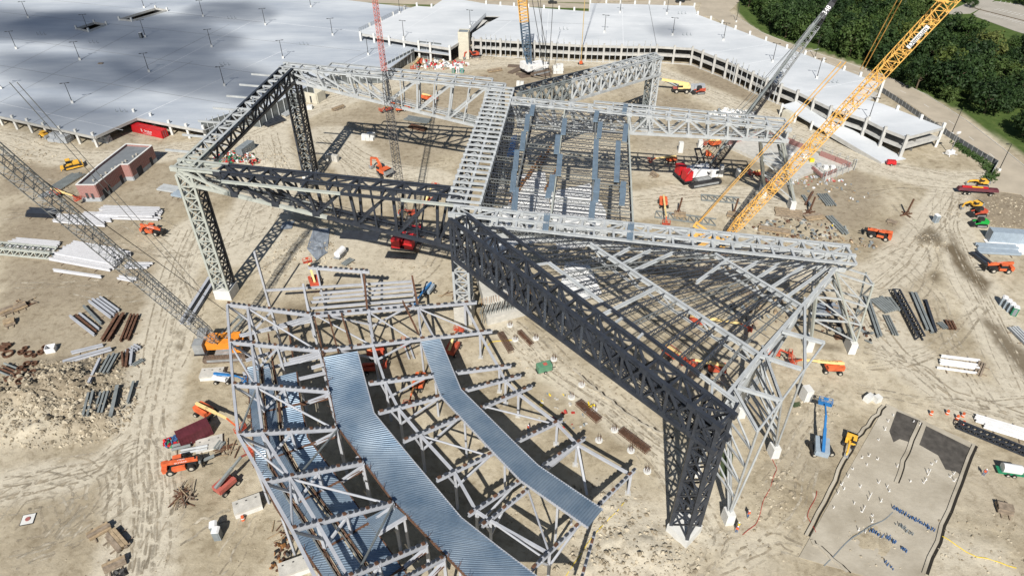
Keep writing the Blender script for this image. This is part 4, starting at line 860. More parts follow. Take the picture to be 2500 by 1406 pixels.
for i, (p, q) in enumerate(UPW):       # columns under the upper tier
    for c, w_ in ((R2[i], .45), (lerp(p, q, .52), .4), (q, .45)): bar('post', c + dn, drop(c), w_, w_, LI, gs)
    bar('strut', p + dn, lerp(R2[i], drop(R2[i], 10.6), .62), 0.34, 0.34, LI, gs); bar('strut', lerp(p, q, .52) + dn, drop(R2[i], 11), 0.34, 0.34, LI, gs)
    bar('strut', q + Vector((0, 0, -.8)), lerp(p, q, .72) + Vector((0, 0, -3.4)), 0.45, 0.6, LI, gs, 'ibeam')
    bar('floor_beam', drop(lerp(p, q, .03), 10.2), drop(q, 10.9), 0.35, 0.6, LI if i < 2 else 'rust', gs, 'ibeam')
LO = [((767, 771), (1164, 738.5), 12.0, 7.2), ((786, 856), (1202, 809), 12.0, 6.6), ((899, 937), (1248, 894), 11.0, 6.3), ((923, 1009), (1272, 918), 11.0, 6.1), ((984, 1078), (1299, 944), 10.8, 6.0), ((1065, 1173), (1374, 1025), 10.6, 5.8), ((1143, 1258), (1429, 1069), 10.5, 5.6), ((1176, 1285), (1293, 1192), 10.4, 8.2), ((1297, 1392), (1551.6, 1146), 10.2, 5.2), ((1400, 1480), (1452, 1300), 9.8, 7.6)]
LOW = []
for i, (a, b_, za, zb) in enumerate(LO): LOW.append(raker(a, za, b_, zb, 22 if i not in (7, 9) else 10, h_=0.75, w_=0.4))
def near(pq, px):      # point of a raker nearest to a pixel, by x
    best = min(range(101), key=lambda k: (lambda d: abs(1250 + FPX * d.x / d.dot(_fw) - px[0]) + abs(703 - FPX * d.dot(_up) / d.dot(_fw) - px[1]))(lerp(pq[0], pq[1], k / 100) - Vector((0, 0, CAM_H))))
    return lerp(pq[0], pq[1], best / 100)
N3 = [near(LOW[i], px) for i, px in enumerate([(899, 753), (910, 839), (939, 934), (974, 1000), (1028, 1059), (1109, 1149), (1161, 1245), (1198, 1271), (1341, 1348)])]
N4 = [near(LOW[i], px) for i, px in ((0, (1135, 735)), (1, (1172, 809)), (2, (1218, 895)), (3, (1234, 930)), (4, (1266, 957)), (5, (1361, 1027)), (6, (1411, 1087)), (8, (1539, 1153)))]
N2 = [near(LOW[i], px) for i, px in ((0, (1020, 745)), (1, (1030, 830)))]
ringbeam([p + dn for p in N3], 0.4, 0.5); ringbeam([p + dn for p in N4], 0.4, 0.5); ringbeam([p + dn for p in N2], 0.4, 0.5)
bar('ring_beam', N2[0] + dn, near(LOW[1], (1060, 826)) + dn, 0.34, 0.4, LI, gs)
for i, c in enumerate(N3):
    bar('post', c + dn, drop(c), 0.42, 0.42, LI, gs); e = lerp(*LOW[i], 0.08); bar('strut', e + dn, lerp(c, drop(c), .35), 0.32, 0.32, LI, gs)
    bar('strut', lerp(c, LOW[i][1], .3) + dn, lerp(c, drop(c), .4), 0.3, 0.3, LI, gs)
for i, c in enumerate(N4): bar('post', c + dn, drop(c), 0.42, 0.42, LI, gs); bar('base_plate', drop(c, 0.1), drop(c, 0.25), 1.0, 1.0, 'concrete', gs)
for a, b_ in ((N3[0], near(LOW[1], (1012, 828))), (N2[0], near(LOW[1], (1170, 812))), (N3[4], near(LOW[5], (1195, 1108))), (near(LOW[4], (1190, 992)), near(LOW[5], (1357, 1033))), (N3[1], lerp(*LOW[0], .02)), (N3[7], near(LOW[8], (1330, 1358))), (near(LOW[7], (1290, 1195)), near(LOW[8], (1340, 1345)))):
    bar('plan_brace', a + dn, b_ + dn, 0.34, 0.34, LI, gs, 'tube')
bar('strut', N4[6] + dn, at(1434, 1214, 0), 0.4, 0.4, LI, gs); bar('strut', N4[6] + dn, near(LOW[6], (1338, 1145)) + Vector((0, 0, -1.5)), 0.5, 0.6, LI, gs)
# decks of corrugated metal, panel by panel
def subdiv(P, n):
    L = [0]
    for a, b_ in zip(P, P[1:]): L.append(L[-1] + (b_ - a).length)
    o = []
    for i in range(n + 1):
        s = L[-1] * i / n
        for k in range(len(P) - 1):
            if s <= L[k + 1] + 1e-6: o.append(lerp(P[k], P[k + 1], (s - L[k]) / max(1e-6, L[k + 1] - L[k]))); break
    return o
def corr_deck(left, right, z, inset=(0.0, 0.0), step=0.92, start=0, name='deck_panel', m='deck_zinc'):
    n_seg = len(left) - 1; cnt = 0
    for s in range(n_seg):
        l0, l1, r0, r1 = P3(left[s], z), P3(left[s + 1], z), P3(right[s], z), P3(right[s + 1], z)
        n = max(1, round(((l1 - l0).length + (r1 - r0).length) / 2 / step))
        for i in range(n):
            a, b_ = lerp(l0, l1, i / n), lerp(l0, l1, (i + 1) / n); c, d = lerp(r0, r1, i / n), lerp(r0, r1, (i + 1) / n)
            if inset[0] or inset[1]:
                wd = (c - a).length; a, c = lerp(a, c, inset[0] / wd), lerp(c, a, inset[1] / wd); wd = (d - b_).length; b_, d = lerp(b_, d, inset[0] / wd), lerp(d, b_, inset[1] / wd)
            b = MB().use(m); V = []; jit = random.uniform(-.012, .012)
            prof = [(0, .07), (.2, .07), (.26, 0), (.46, 0), (.52, .07), (.72, .07), (.78, 0), (.985, 0)]
            for k, hh in prof: p = lerp(a, b_, k); q = lerp(c, d, k); V += [p + Vector((0, 0, hh + jit)) - gs.location, q + Vector((0, 0, hh + jit)) - gs.location]
            b.poly(V, [(2 * k, 2 * k + 2, 2 * k + 3, 2 * k + 1) for k in range(len(prof) - 1)]); b.build(name, gs); cnt += 1
    return cnt
ZS = 11.5
S1L = [(789, 872), (822, 1039), (884, 1121), (958, 1220), (1045, 1310), (1139, 1406), (1200, 1470)]; S1R = [(872, 857), (913, 1008), (1010, 1126), (1126, 1263), (1216, 1334), (1311, 1406), (1400, 1475)]
n1 = corr_deck(S1L, S1R, ZS)
S2L = [(1027, 834), (1076, 966), (1211, 1110), (1271, 1172), (1436, 1287)]; S2R = [(1074, 827), (1125, 950), (1255, 1079), (1313, 1135), (1472, 1243)]
corr_deck(S2L, S2R, 9.5)
E0 = [(602, 897), (615, 1049), (623, 1135), (669, 1230), (726, 1318), (786, 1406), (830, 1470)]; E1 = [(636, 890), (645, 1017), (659, 1141), (700, 1207), (760, 1300), (826, 1406), (868, 1470)]
E2 = [(664, 884), (679, 985), (687, 1081), (728, 1156), (808, 1260), (910, 1406), (954, 1470)]; E3 = [(724, 908), (732, 975), (751, 1068), (817, 1156), (893, 1263), (997, 1406), (1045, 1470)]
ZA = 10.6
corr_deck(E0, E1, ZA, (0.1, 0.35)); corr_deck(E1, E2, ZA, (0.5, 0.5)); corr_deck([(667, 922)] + E2[1:], E3, ZA, (0.6, 0.1))
corr_deck([(893, 1267), (922, 1304)], [(959, 1232), (992, 1260)], 11.2, step=0.5)
for L, z, m, h_ in ((S1L, ZS, 'rust', .6), (S1R, ZS, LI, .5), (S2L, 9.5, LI, .4), (S2R, 9.5, LI, .4), (E0, ZA, 'rust', .8), (E1, ZA, 'rust', .9), (E2, ZA, 'rust', 1.0), (E3, ZA, 'rust', .8)):
    Pq = [P3(x, z) + Vector((0, 0, -h_ / 2 + .05)) for x in L]
    for a, b_ in zip(Pq, Pq[1:]): bar('edge_angle', a, b_, 0.2, h_, m, gs)
    Lp = subdiv([P3(x, z) for x in L], 9)
    for p in Lp[::2]: bar('post', p + Vector((0, 0, -.5)), drop(p), 0.36, 0.36, LI, gs)
for off_ in (0.28, -0.3):       # steel running beside the middle and inner deck gaps
    for L in (E1, E2):
        Pq = [P3(x, ZA) + Vector((off_, 0, 0.22)) for x in L]
        for a, b_ in zip(Pq, Pq[1:]): bar('walk_rail', a, b_, 0.16, 0.3, 'rust' if off_ > 0 else 'joist_grey', gs)
b = MB().use('rust')      # upright starter rods along the deck edges
for L, z in ((S1L, ZS), (E0, ZA), (E1, ZA)):
    for p in subdiv([P3(x, z) for x in L], 26):
        q = p - gs.location; b.bar(q, q + Vector((random.uniform(-.4, .4), random.uniform(-.3, .3), 1.2)), 0.05); b.bar(q, q + Vector((random.uniform(-.9, .9), random.uniform(-.6, .6), 0.9)), 0.05)
b.build('starter_rods', gs)
for a, b_, z in (((870, 1120), (907, 1098), 10.9), ((930, 1262), (985, 1228), 10.9), ((922, 1304), (992, 1262), 11.0), ((760, 898), (800, 887), 10.6), ((730, 925), (795, 910), 10.4), ((705, 880), (775, 862), 10.8), ((600, 880), (700, 850), 10.4), ((590, 820), (700, 790), 10.4), ((700, 790), (770, 770), 11.4)):
    bar('floor_beam', P3(a, z), P3(b_, z), 0.4, 0.55, LI, gs, 'ibeam')
for a, b_, z in (((655, 815), (668, 900), 10.6), ((702, 790), (715, 870), 10.8), ((800, 765), (826, 860), 11.6), ((832, 760), (858, 850), 11.4), ((767, 775), (790, 870), 11.8), ((983, 735), (1022, 815), 10.0)):
    bar('cross_beam', P3(a, z), P3(b_, z), 0.28, 0.5, 'rust', gs, 'ibeam')
# smaller floor frame behind the grandstand
ff = thing('floor_frame', 'low lilac grey floor frame of parallel beams behind the grandstand', 'steel frame', at(890, 760))
for a, b_, z in (((650, 709), (1004, 687), 6.5), ((780, 716), (1006, 697), 6.2), ((764, 728), (1008, 706), 6.2), ((758, 738), (1010, 718), 6.2), ((756, 753), (1014, 731), 6.2), ((760, 766), (1010, 742), 6.0)):
    p, q = P3(a, z), P3(b_, z); bar('floor_beam', p, q, 0.32, 0.5, LI, ff, 'ibeam')
for a, b_, z in (((887, 657), (897, 762), 7.0), ((1006, 674), (1020, 745), 7.0), ((740, 694), (754, 768), 6.4)):
    p, q = P3(a, z + 2.6), P3(b_, z); bar('girder', p, q, 0.42, 0.6, LI if a[0] < 800 else 'rust', ff, 'ibeam'); bar('post', q, drop(q), .4, .4, LI, ff); bar('post', p, drop(p), .4, .4, LI, ff)
p, q = raker((752, 653), 10.8, (902, 664), 10.2, 12, ff, .8, .42)
for k in (0.14, 0.86): c = lerp(p, q, k); bar('post', c, drop(c), 0.38, 0.38, LI, ff)
c = at(660, 752); bar('tall_post', c, c + Vector((0, 0, 15.8)), 0.45, 0.45, LI, ff); 
# ---------------------------------------------------------------- woodland beyond the road
def leafmat(name, c1, c2, c3):
    m = bpy.data.materials.new(name); m.use_nodes = True; n = m.node_tree.nodes; l = m.node_tree.links; b = n['Principled BSDF']
    b.inputs['Roughness'].default_value = 0.6; b.inputs['Specular IOR Level'].default_value = 0.25
    g = n.new('ShaderNodeNewGeometry'); t = n.new('ShaderNodeTexNoise'); t.inputs['Scale'].default_value = 0.45; t.inputs['Detail'].default_value = 3; l.new(g.outputs['Position'], t.inputs['Vector'])
    oi = n.new('ShaderNodeObjectInfo'); ad = n.new('ShaderNodeMath'); ad.operation = 'MULTIPLY_ADD'; l.new(oi.outputs['Random'], ad.inputs[0]); ad.inputs[1].default_value = 0.5; l.new(t.outputs[0], ad.inputs[2])
    r = n.new('ShaderNodeValToRGB'); e = r.color_ramp.elements; e.new(0.6)
    for k, (p, c) in enumerate(((0.4, c1), (0.75, c2), (1.05, c3))): e[k].position = min(p, 1); e[k].color = (*c, 1)
    l.new(ad.outputs[0], r.inputs[0]); l.new(r.outputs[0], b.inputs['Base Color'])
    tr = n.new('ShaderNodeBsdfTranslucent'); l.new(r.outputs[0], tr.inputs[0]); mx = n.new('ShaderNodeMixShader'); mx.inputs[0].default_value = 0.18
    l.new(b.outputs[0], mx.inputs[1]); l.new(tr.outputs[0], mx.inputs[2]); l.new(mx.outputs[0], n['Material Output'].inputs[0]); MATS[name] = m
leafmat('leaf_dark', (0.014, 0.032, 0.010), (0.026, 0.052, 0.015), (0.048, 0.085, 0.025))
leafmat('leaf_mid', (0.022, 0.048, 0.012), (0.042, 0.078, 0.018), (0.072, 0.11, 0.03))
leafmat('leaf_pale', (0.05, 0.075, 0.016), (0.085, 0.115, 0.025), (0.12, 0.14, 0.04))
rt = random.Random(11)
def crown_mesh(m, rx, rz, nclump, nleaf, ls):
    V = []; F = []
    for c in range(nclump):
        th = rt.uniform(0, 2 * math.pi); ph = math.acos(rt.uniform(-0.8, 1)); rr = rt.uniform(0.5, 0.95)
        cc = Vector((rx * rr * math.sin(ph) * math.cos(th), rx * rr * math.sin(ph) * math.sin(th), rz * rr * math.cos(ph))); cr = rt.uniform(1.1, 2.0) * rx / 5
        for k in range(nleaf):
            d = Vector((rt.gauss(0, 1), rt.gauss(0, 1), rt.gauss(0.25, 1))).normalized(); p = cc + d * cr * rt.uniform(0.55, 1.05); n_ = (d + Vector((rt.uniform(-.7, .7), rt.uniform(-.7, .7), rt.uniform(-.3, .9)))).normalized()
            a = n_.orthogonal().normalized(); b_ = n_.cross(a); an = rt.uniform(0, 6.28); a, b_ = a * math.cos(an) + b_ * math.sin(an), b_ * math.cos(an) - a * math.sin(an); s = ls * rt.uniform(.6, 1.2); k0 = len(V)
            V += [p - a * s * .5, p + b_ * s * .32, p + a * s * .6, p - b_ * s * .32]; F.append((k0, k0 + 1, k0 + 2, k0 + 3))
    me = bpy.data.meshes.new('crown'); me.from_pydata([tuple(v) for v in V], [], F); me.materials.append(MATS[m]); return me
def trunk_mesh(hgt, rx):
    b = MB().use('bark'); b.tube((0, 0, -0.2), (0.2, 0.1, hgt), 0.32, 0.18, 7)
    for k in range(5):
        an = k * 1.26 + rt.random(); z = hgt * rt.uniform(.6, 1); b.tube((0.1, 0, z - .5), (math.cos(an) * rx * .55, math.sin(an) * rx * .55, z + rt.uniform(1.2, 3)), 0.14, 0.05, 5)
    return b.mesh('trunk')
VARI = []
for kind, m in enumerate(('leaf_dark', 'leaf_mid', 'leaf_pale')):
    for j in range(3 if kind < 2 else 2):
        rx = rt.uniform(4.6, 5.6); rz = rt.uniform(4.2, 5.6); VARI.append((kind, crown_mesh(m, rx, rz, 36, 50, 0.9), trunk_mesh(4.5, rx)))
FOREST = g2([(1822, 20), (1850, 58), (1905, 90), (1985, 112), (2085, 142), (2165, 182), (2235, 218), (2320, 252), (2410, 280), (2560, 300), (2760, 340), (2760, 180), (2480, 146), (2400, 122), (2345, 100), (2300, 78), (2275, 50), (2270, -60), (1800, -60)])
bb = bbox(FOREST); PT = []
def tree(p, kind, sc, lab, grp='trees of the wood beyond the road'):
    ks = [v for v in VARI if v[0] == kind]; v = rt.choice(ks); root = thing('tree', lab, 'tree', p, rt.uniform(0, 6.28), grp)
    root.scale = (sc, sc, sc * rt.uniform(.85, 1.15))
    o = bpy.data.objects.new('trunk', v[2]); C.objects.link(o); o.parent = root
    o = bpy.data.objects.new('crown', v[1]); C.objects.link(o); o.parent = root; o.location = (0.2, 0.1, 5.3)
tries = 0
while len(PT) < 285 and tries < 20000:
    tries += 1; x = rt.uniform(bb[0], bb[2]); y = rt.uniform(bb[1], min(bb[3], 430))
    if not inpoly(x, y, FOREST): continue
    if any((x - a) ** 2 + (y - b_) ** 2 < 5.6 ** 2 for a, b_, _ in PT): continue
    PT.append((x, y, 0))
EDGE_ = g2([(1822, 20), (1850, 58), (1905, 90), (1985, 112), (2085, 142), (2165, 182), (2235, 218), (2320, 252), (2410, 280), (2560, 300)])
KN = ['dark green', 'mid green', 'yellowish green']
for x, y, _ in PT:
    nz_ = noise.noise(Vector((x * .03, y * .03, 4))); k = 0 if nz_ < 0.1 else 1
    if rt.random() < .2: k = 1 - k
    if rt.random() < .05: k = 2
    sc = rt.uniform(0.6, 1.32); ed = segdist(x, y, EDGE_); px_ = 1250 + FPX * x / (Vector((x, y, 5 - CAM_H)).dot(_fw))
    zone = 'at the wood edge facing the road' if ed < 8 else 'behind the front row of the wood' if ed < 18 else 'deep in the wood'
    side = 'near the junction' if px_ < 1960 else 'behind the black boom tip' if px_ < 2130 else 'behind the yellow boom' if px_ < 2320 else 'towards the right edge'
    tree(Vector((x, y, 0)), k, sc, ('small ' if sc < .82 else 'tall ' if sc > 1.12 else '') + KN[k] + ' tree ' + zone + ', ' + side)
for px, k, s in (((2360, 8), 1, .6), ((2372, 20), 0, .5), ((2486, 124), 0, .7), ((2462, 130), 1, .6), ((2500, 130), 0, .8), ((2500, 15), 1, .8), ((2460, 2), 1, .7), ((2496, 330), 0, .9), ((2515, 345), 0, 1.0)):
    tree(at(*px), k, s, 'small tree beside the far parking lot' if px[1] < 200 else 'dark tree at the right edge of the picture by the road verge', 'trees beside the parking lot' if px[1] < 200 else 'trees at the right edge')
# fence along the road side of the garage
FN = g2([(2145, 222), (2200, 258), (2260, 300), (2330, 345), (2400, 388), (2432, 406), (2418, 430)])
fc = thing('screen_fence', 'dark mesh screened site fence curving along the road', 'fence', (*FN[0], 0)); Pq = subdiv([Vector((*p, 0)) for p in FN], 34)
for a, b_ in zip(Pq, Pq[1:]):
    d = (b_ - a).normalized(); bar('fence_post', a, a + Vector((0, 0, 2.1)), 0.1, 0.1, 'steel_light', fc); bar('mesh_panel', a + d * .12 + Vector((0, 0, 1.0)), b_ - d * .02 + Vector((0, 0, 1.0)), 0.04, 1.8, 'chain_fence', fc)
# hedge of weeds along the fence foot
b = MB().use('leaf_mid'); 
for p in subdiv([Vector((*q, 0)) for q in g2([(2330, 352), (2400, 398), (2420, 425), (2405, 440)])], 160):
    for k in range(6):
        c = p + Vector((rt.gauss(0, .8), rt.gauss(-.6, .8), rt.uniform(.1, .9))); a = Vector((rt.uniform(-1, 1), rt.uniform(-1, 1), rt.uniform(-.5, .5))).normalized() * .35; e = a.orthogonal().normalized() * .25; b.poly([c - a, c + e, c + a, c - e], [(0, 1, 2, 3)])
prop(b.build('weeds'), 'strip of green weeds growing along the foot of the fence', kind='stuff')
# cars on the far roads
def car(px, rz, lab, m='black_metal'):
    t = thing('car', lab, 'car', at(*px) + Vector((0, 0, .13)), rz, 'dark cars on the far roads')
    b = MB().use(m); b.prism([(-2.3, .35), (2.3, .35), (2.35, .8), (1.9, .95), (-2.2, 1.0), (-2.35, .7)], -.9, .9); b.build('body', t)
    b = MB().use('glass_dark'); b.prism([(-1.9, .98), (1.0, .95), (.35, 1.45), (-1.4, 1.48)], -.78, .78); b.build('cabin', t)
    MB().use(m).prism([(-1.45, 1.47), (.36, 1.45), (.3, 1.52), (-1.35, 1.54)], -.74, .74).build('roof', t)
    for x in (-1.4, 1.4):
        for y in (-.85, .85): MB().use('rubber').tube((x, y - .1, .33), (x, y + .1, .33), .33, n=10).build('wheel', t)
car((1349, 10), R(2), 'black car driving on the road behind the lattice mast'); car((1660, 7), R(10), 'dark pickup coloured car waiting at the junction, left one'); car((1676, 2), R(10), 'dark car waiting at the junction, right one')
# ---------------------------------------------------------------- lettering as flat meshes
def lettering(txt, size, m, parent, M, name='lettering', align='CENTER'):
    cu = bpy.data.curves.new('t', 'FONT'); cu.body = txt; cu.size = size; cu.align_x = align; cu.align_y = 'CENTER'; cu.extrude = 0.004
    o = bpy.data.objects.new('t', cu); C.objects.link(o); dg = bpy.context.evaluated_depsgraph_get(); me = bpy.data.meshes.new_from_object(o.evaluated_get(dg)); C.objects.unlink(o); bpy.data.objects.remove(o)
    me.materials.clear(); me.materials.append(MATS[m]); p = bpy.data.objects.new(name, me); C.objects.link(p); p.parent = parent; p.matrix_basis = M; return p
def sideM(x, y, z, face=-1, tilt=0.0):      # text standing upright on a face looking along -Y (face=-1) or +Y
    return Matrix.Translation((x, y, z)) @ Matrix.Rotation(0 if face < 0 else math.pi, 4, 'Z') @ Matrix.Rotation(math.pi / 2 + tilt, 4, 'X')
def hd(a, b_):
    p, q = at(*a), at(*b_); return (p + q) / 2, math.atan2(q.y - p.y, q.x - p.x)
def onz(p): return Vector((p.x, p.y, gz(p.x, p.y) - 0.02))
# ---------------------------------------------------------------- lattice booms and cranes
def lattice_section(parent, P, Q, w0, w1, m, nb, up, ch=0.16, la=0.08, name='boom_section'):
    b = MB().use(m); L = parent.location; d = (Q - P).normalized(); sd = d.cross(up).normalized(); u2 = sd.cross(d)
    c = lambda k, w_, a, e: lerp(P, Q, k) + sd * (a * w_ / 2) + u2 * (e * w_ / 2) - L
    cr = ((-1, -1), (1, -1), (1, 1), (-1, 1)); W_ = lambda k: lerp(w0, w1, k)
    for a, e in cr: b.bar(c(0, w0, a, e), c(1, w1, a, e), ch)
    for i in range(nb):
        k0, k1 = i / nb, (i + 1) / nb
        for j in range(4):
            (a, e), (a2, e2) = cr[j], cr[(j + 1) % 4]
            if i % 2: b.bar(c(k0, W_(k0), a, e), c(k1, W_(k1), a2, e2), la)
            else: b.bar(c(k0, W_(k0), a2, e2), c(k1, W_(k1), a, e), la)
            if i % 3 == 0: b.bar(c(k0, W_(k0), a, e), c(k0, W_(k0), a2, e2), la)
    return b.build(name, parent)
def lattice_boom(parent, P, Q, w_, mats, nsec, up=Vector((0, 0, 1)), ch=0.16, la=0.08, nb=6, taper=True, top_taper=True):
    for i in range(nsec):
        a, e = lerp(P, Q, i / nsec), lerp(P, Q, (i + 1) / nsec); m = mats(i / nsec) if callable(mats) else mats
        w0 = w_ * (0.35 if i == 0 and taper else 1); w1 = w_ * (0.4 if i == nsec - 1 and top_taper else 1); lattice_section(parent, a, e, w0, w1, m, nb, up, ch, la)
def cable(parent, P, Q, r=0.05, m='cable', name='cable'): bar(name, P, Q, 2 * r, 2 * r, m, parent, 'tube')
def tracks(t, L, wd, gap, h_, m='track_rust', m2='crane_grey'):
    for s in (-1, 1):
        y = s * gap / 2; b = MB().use(m); n = 14; pr = []
        for k in range(n):
            an = 2 * math.pi * k / n; x = math.cos(an); z = math.sin(an); pr.append((x * h_ / 2 + (L / 2 - h_ / 2) * (1 if x > 0.01 else -1 if x < -.01 else 0), h_ / 2 + z * h_ / 2))
        b.prism(pr, y - wd / 2, y + wd / 2)
        for k in range(int(L / .35)): b.box((-L / 2 + .3 + k * .35, y, h_ + .02), (.16, wd * 1.03, .07))
        o = b.build('track', t); MB().use(m2).box((0, y, h_ * .5), (L * .8, wd * 1.06, h_ * .42)).build('track_frame', o)
def crawler_crane(px, rz, lab, mbody, mtop, s=1.0, mast=True, mtrack='track_rust', cw=None):
    t = thing('crawler_crane', lab, 'crane', onz(at(*px)), rz); tracks(t, 9.0 * s, 1.2 * s, 6.2 * s, 1.35 * s, mtrack)
    MB().use('crane_grey').box((0, 0, 1.2 * s), (4 * s, 5.2 * s, .9 * s)).build('car_body', t)
    MB().use('crane_grey').tube((0, 0, 1.5 * s), (0, 0, 2.0 * s), 1.5 * s, n=14).build('slew_ring', t)
    b = MB().use(mbody); b.box((-.8 * s, 1.0 * s, 2.9 * s), (7.2 * s, 1.5 * s, 1.7 * s)); b.box((-.8 * s, -1.0 * s, 2.9 * s), (7.2 * s, 1.5 * s, 1.7 * s)); b.box((-.5 * s, 0, 2.3 * s), (7.6 * s, 2.6 * s, .5 * s)); b.build('machine_house', t)
    cab = MB().use(mtop).box((2.6 * s, -2.3 * s, 2.9 * s), (2.0 * s, 1.1 * s, 2.0 * s)).build('cab', t); MB().use('glass_dark').box((3.2 * s, -2.3 * s, 3.2 * s), (.95 * s, 1.14 * s, 1.0 * s)).build('window', cab)
    for y in (-1.7, 1.7): MB().use(cw or 'crane_grey').box((-4.9 * s, y * s, 3.2 * s), (2.0 * s, 2.2 * s, 2.6 * s)).build('counterweight', t)
    MB().use('crane_black').box((-4.7 * s, 0, 1.9 * s), (2.6 * s, 6 * s, .3 * s)).build('counterweight_tray', t)
    b = MB().use('black_metal'); b.tube((-1.2 * s, -.8 * s, 3.2 * s), (-1.2 * s, .8 * s, 3.2 * s), .6 * s, n=12); b.tube((.6 * s, -.8 * s, 3.1 * s), (.6 * s, .8 * s, 3.1 * s), .55 * s, n=12); b.build('winch_drum', t)
    return t
def gantry(parent, root, foot, top, m, w_=1.8):
    d = (top - foot); sd = d.cross(Vector((0, 0, 1))).normalized() * w_ / 2
    for s in (-1, 1): bar('gantry_leg', foot + sd * s, top + sd * s * .8, 0.35, 0.35, m, parent)
    bar('gantry_head', top - sd, top + sd, 0.5, 0.5, m, parent)
def boom_root(lab, p): return p
def crane_child_empty(t): return t
# left grey crane, boom rising towards the camera
p0 = at(548, 852); bt = crawler_crane((560, 856), R(5), 'orange crawler crane beside the grandstand with a boom leaning out to the left', 'crane_orange', 'crane_orange', 1.0)
bm = thing('crane_boom', 'long grey lattice crane boom reaching up across the left side', 'crane boom', p0 + Vector((0, 0, 2)))
F0 = at(536, 842, 2.2); T0 = Vector((0, 0, CAM_H)) + ray(0, 386) * 87; T1 = F0 + (T0 - F0) * 1.3
lattice_boom(bm, F0, T1, 2.05, 'crane_grey', 11, ch=0.12, la=0.05, nb=8)
bar('boom_walkway', lerp(F0, T1, .05) + Vector((.3, .5, 1.2)), lerp(F0, T1, .98) + Vector((.3, .5, 1.2)), 0.5, 0.1, 'crane_grey', bm)
for o_ in (0.0, 0.9): cable(bm, at(478, 712, 6) + Vector((o_, o_, 0)), lerp(F0, T1, .9) + Vector((6 + o_, 5, 0)), 0.05, 'crane_grey')
gantry(bm, p0, at(530, 836, 3), at(588, 776, 5), 'steel_mid'); cable(bm, at(580, 780, 6), lerp(F0, T1, .7) + Vector((0, 1, 1.5)), 0.06)
# middle crane with red and black boom
mc = crawler_crane((1000, 592), R(80), 'crawler crane with red counterweights under the front truss', 'crane_red', 'crane_red', 1.0, cw='crane_red')
F0 = at(992, 575, 3.0); T1 = Vector((0, 0, CAM_H)) + ray(911, -30) * 178
bm = thing('crane_boom', 'slender upright lattice boom, black below and red above, beside the stage frame', 'crane boom', at(992, 575))
lattice_boom(bm, F0, lerp(F0, T1, .66), 1.6, 'crane_black', 9, up=EV, ch=0.12, la=0.055, nb=8, top_taper=True); lattice_boom(bm, lerp(F0, T1, .66), T1, 1.1, 'faded_red', 5, up=EV, ch=0.11, la=0.055, nb=8, taper=False, top_taper=False)
cable(bm, at(1008, 590, 4), T1, 0.04)
# right black crane
rc = crawler_crane((1706, 440), R(18), 'crawler crane with red counterweights and white house in front of the back wing', 'white_paint', 'white_paint', 1.15, mtrack='crane_black', cw='crane_red')
F0 = at(1728, 424, 3.0); dpt = (F0 - Vector((0, 0, CAM_H))).dot(_fw); T1 = Vector((0, 0, CAM_H)) + ray(2046, -12) * (dpt * 0.99)
bm = thing('crane_boom', 'black lattice boom with white numbers and red tip crossing the far garage', 'crane boom', at(1728, 424))
def up_of(P, Q): d = (Q - P).normalized(); return (d.cross(Vector((0, 1, -.7)))).normalized()
lattice_boom(bm, F0, lerp(F0, T1, .93), 2.2, lambda k: 'crane_black' if k < .5 or k > .85 else 'crane_grey', 9, up=up_of(F0, T1), ch=0.2, la=0.09, nb=7)
tip = lerp(F0, T1, .93); bar('boom_tip', lerp(F0, T1, .84), lerp(F0, T1, .985), 1.4, 0.9, 'crane_black', bm); bar('boom_tip_head', lerp(F0, T1, .985), T1, 1.6, 1.2, 'crane_red', bm)
bar('boom_pendant', lerp(F0, T1, .02) + Vector((-.4, -.4, 2.4)), lerp(F0, T1, .86) + Vector((-.3, -.4, 1.2)), 0.5, 0.35, 'steel_mid', bm)
dB = (T1 - F0).normalized(); vx = Vector((0, 0, CAM_H)) - lerp(F0, T1, .9); vx = (vx - dB * vx.dot(dB)).normalized(); vy = vx.cross(dB); ctr = lerp(F0, T1, .905) + vx * 1.15 - bm.location
ML = Matrix(((dB.x, -vy.x * -1, vx.x, ctr.x), (dB.y, -vy.y * -1, vx.y, ctr.y), (dB.z, -vy.z * -1, vx.z, ctr.z), (0, 0, 0, 1)))
nb_ = MB().use('crane_black'); nb_.bar(ctr - dB * 2.8, ctr + dB * 2.8, 1.7, 0.1, up=vx); nb_.build('number_board', bm)
ctr2 = ctr + vx * 0.07; vyy = vx.cross(dB)
lettering('348', 1.9, 'white_paint', bm, Matrix(((dB.x, vyy.x, vx.x, ctr2.x), (dB.y, vyy.y, vx.y, ctr2.y), (dB.z, vyy.z, vx.z, ctr2.z), (0, 0, 0, 1))))
for o_ in (-1.2, 1.2): cable(bm, at(1690, 425, 8) + Vector((o_, 0, 0)), T1 + Vector((o_ * .5, 0, 0)), 0.07, 'steel_mid')
gantry(bm, None, at(1722, 426, 3), at(1703, 364, 6), 'crane_black', 2.0); cable(bm, at(1703, 364, 6), lerp(F0, T1, .55), .06); cable(bm, at(1703, 364, 6) + Vector((1, 0, 0)), lerp(F0, T1, .95), .06)
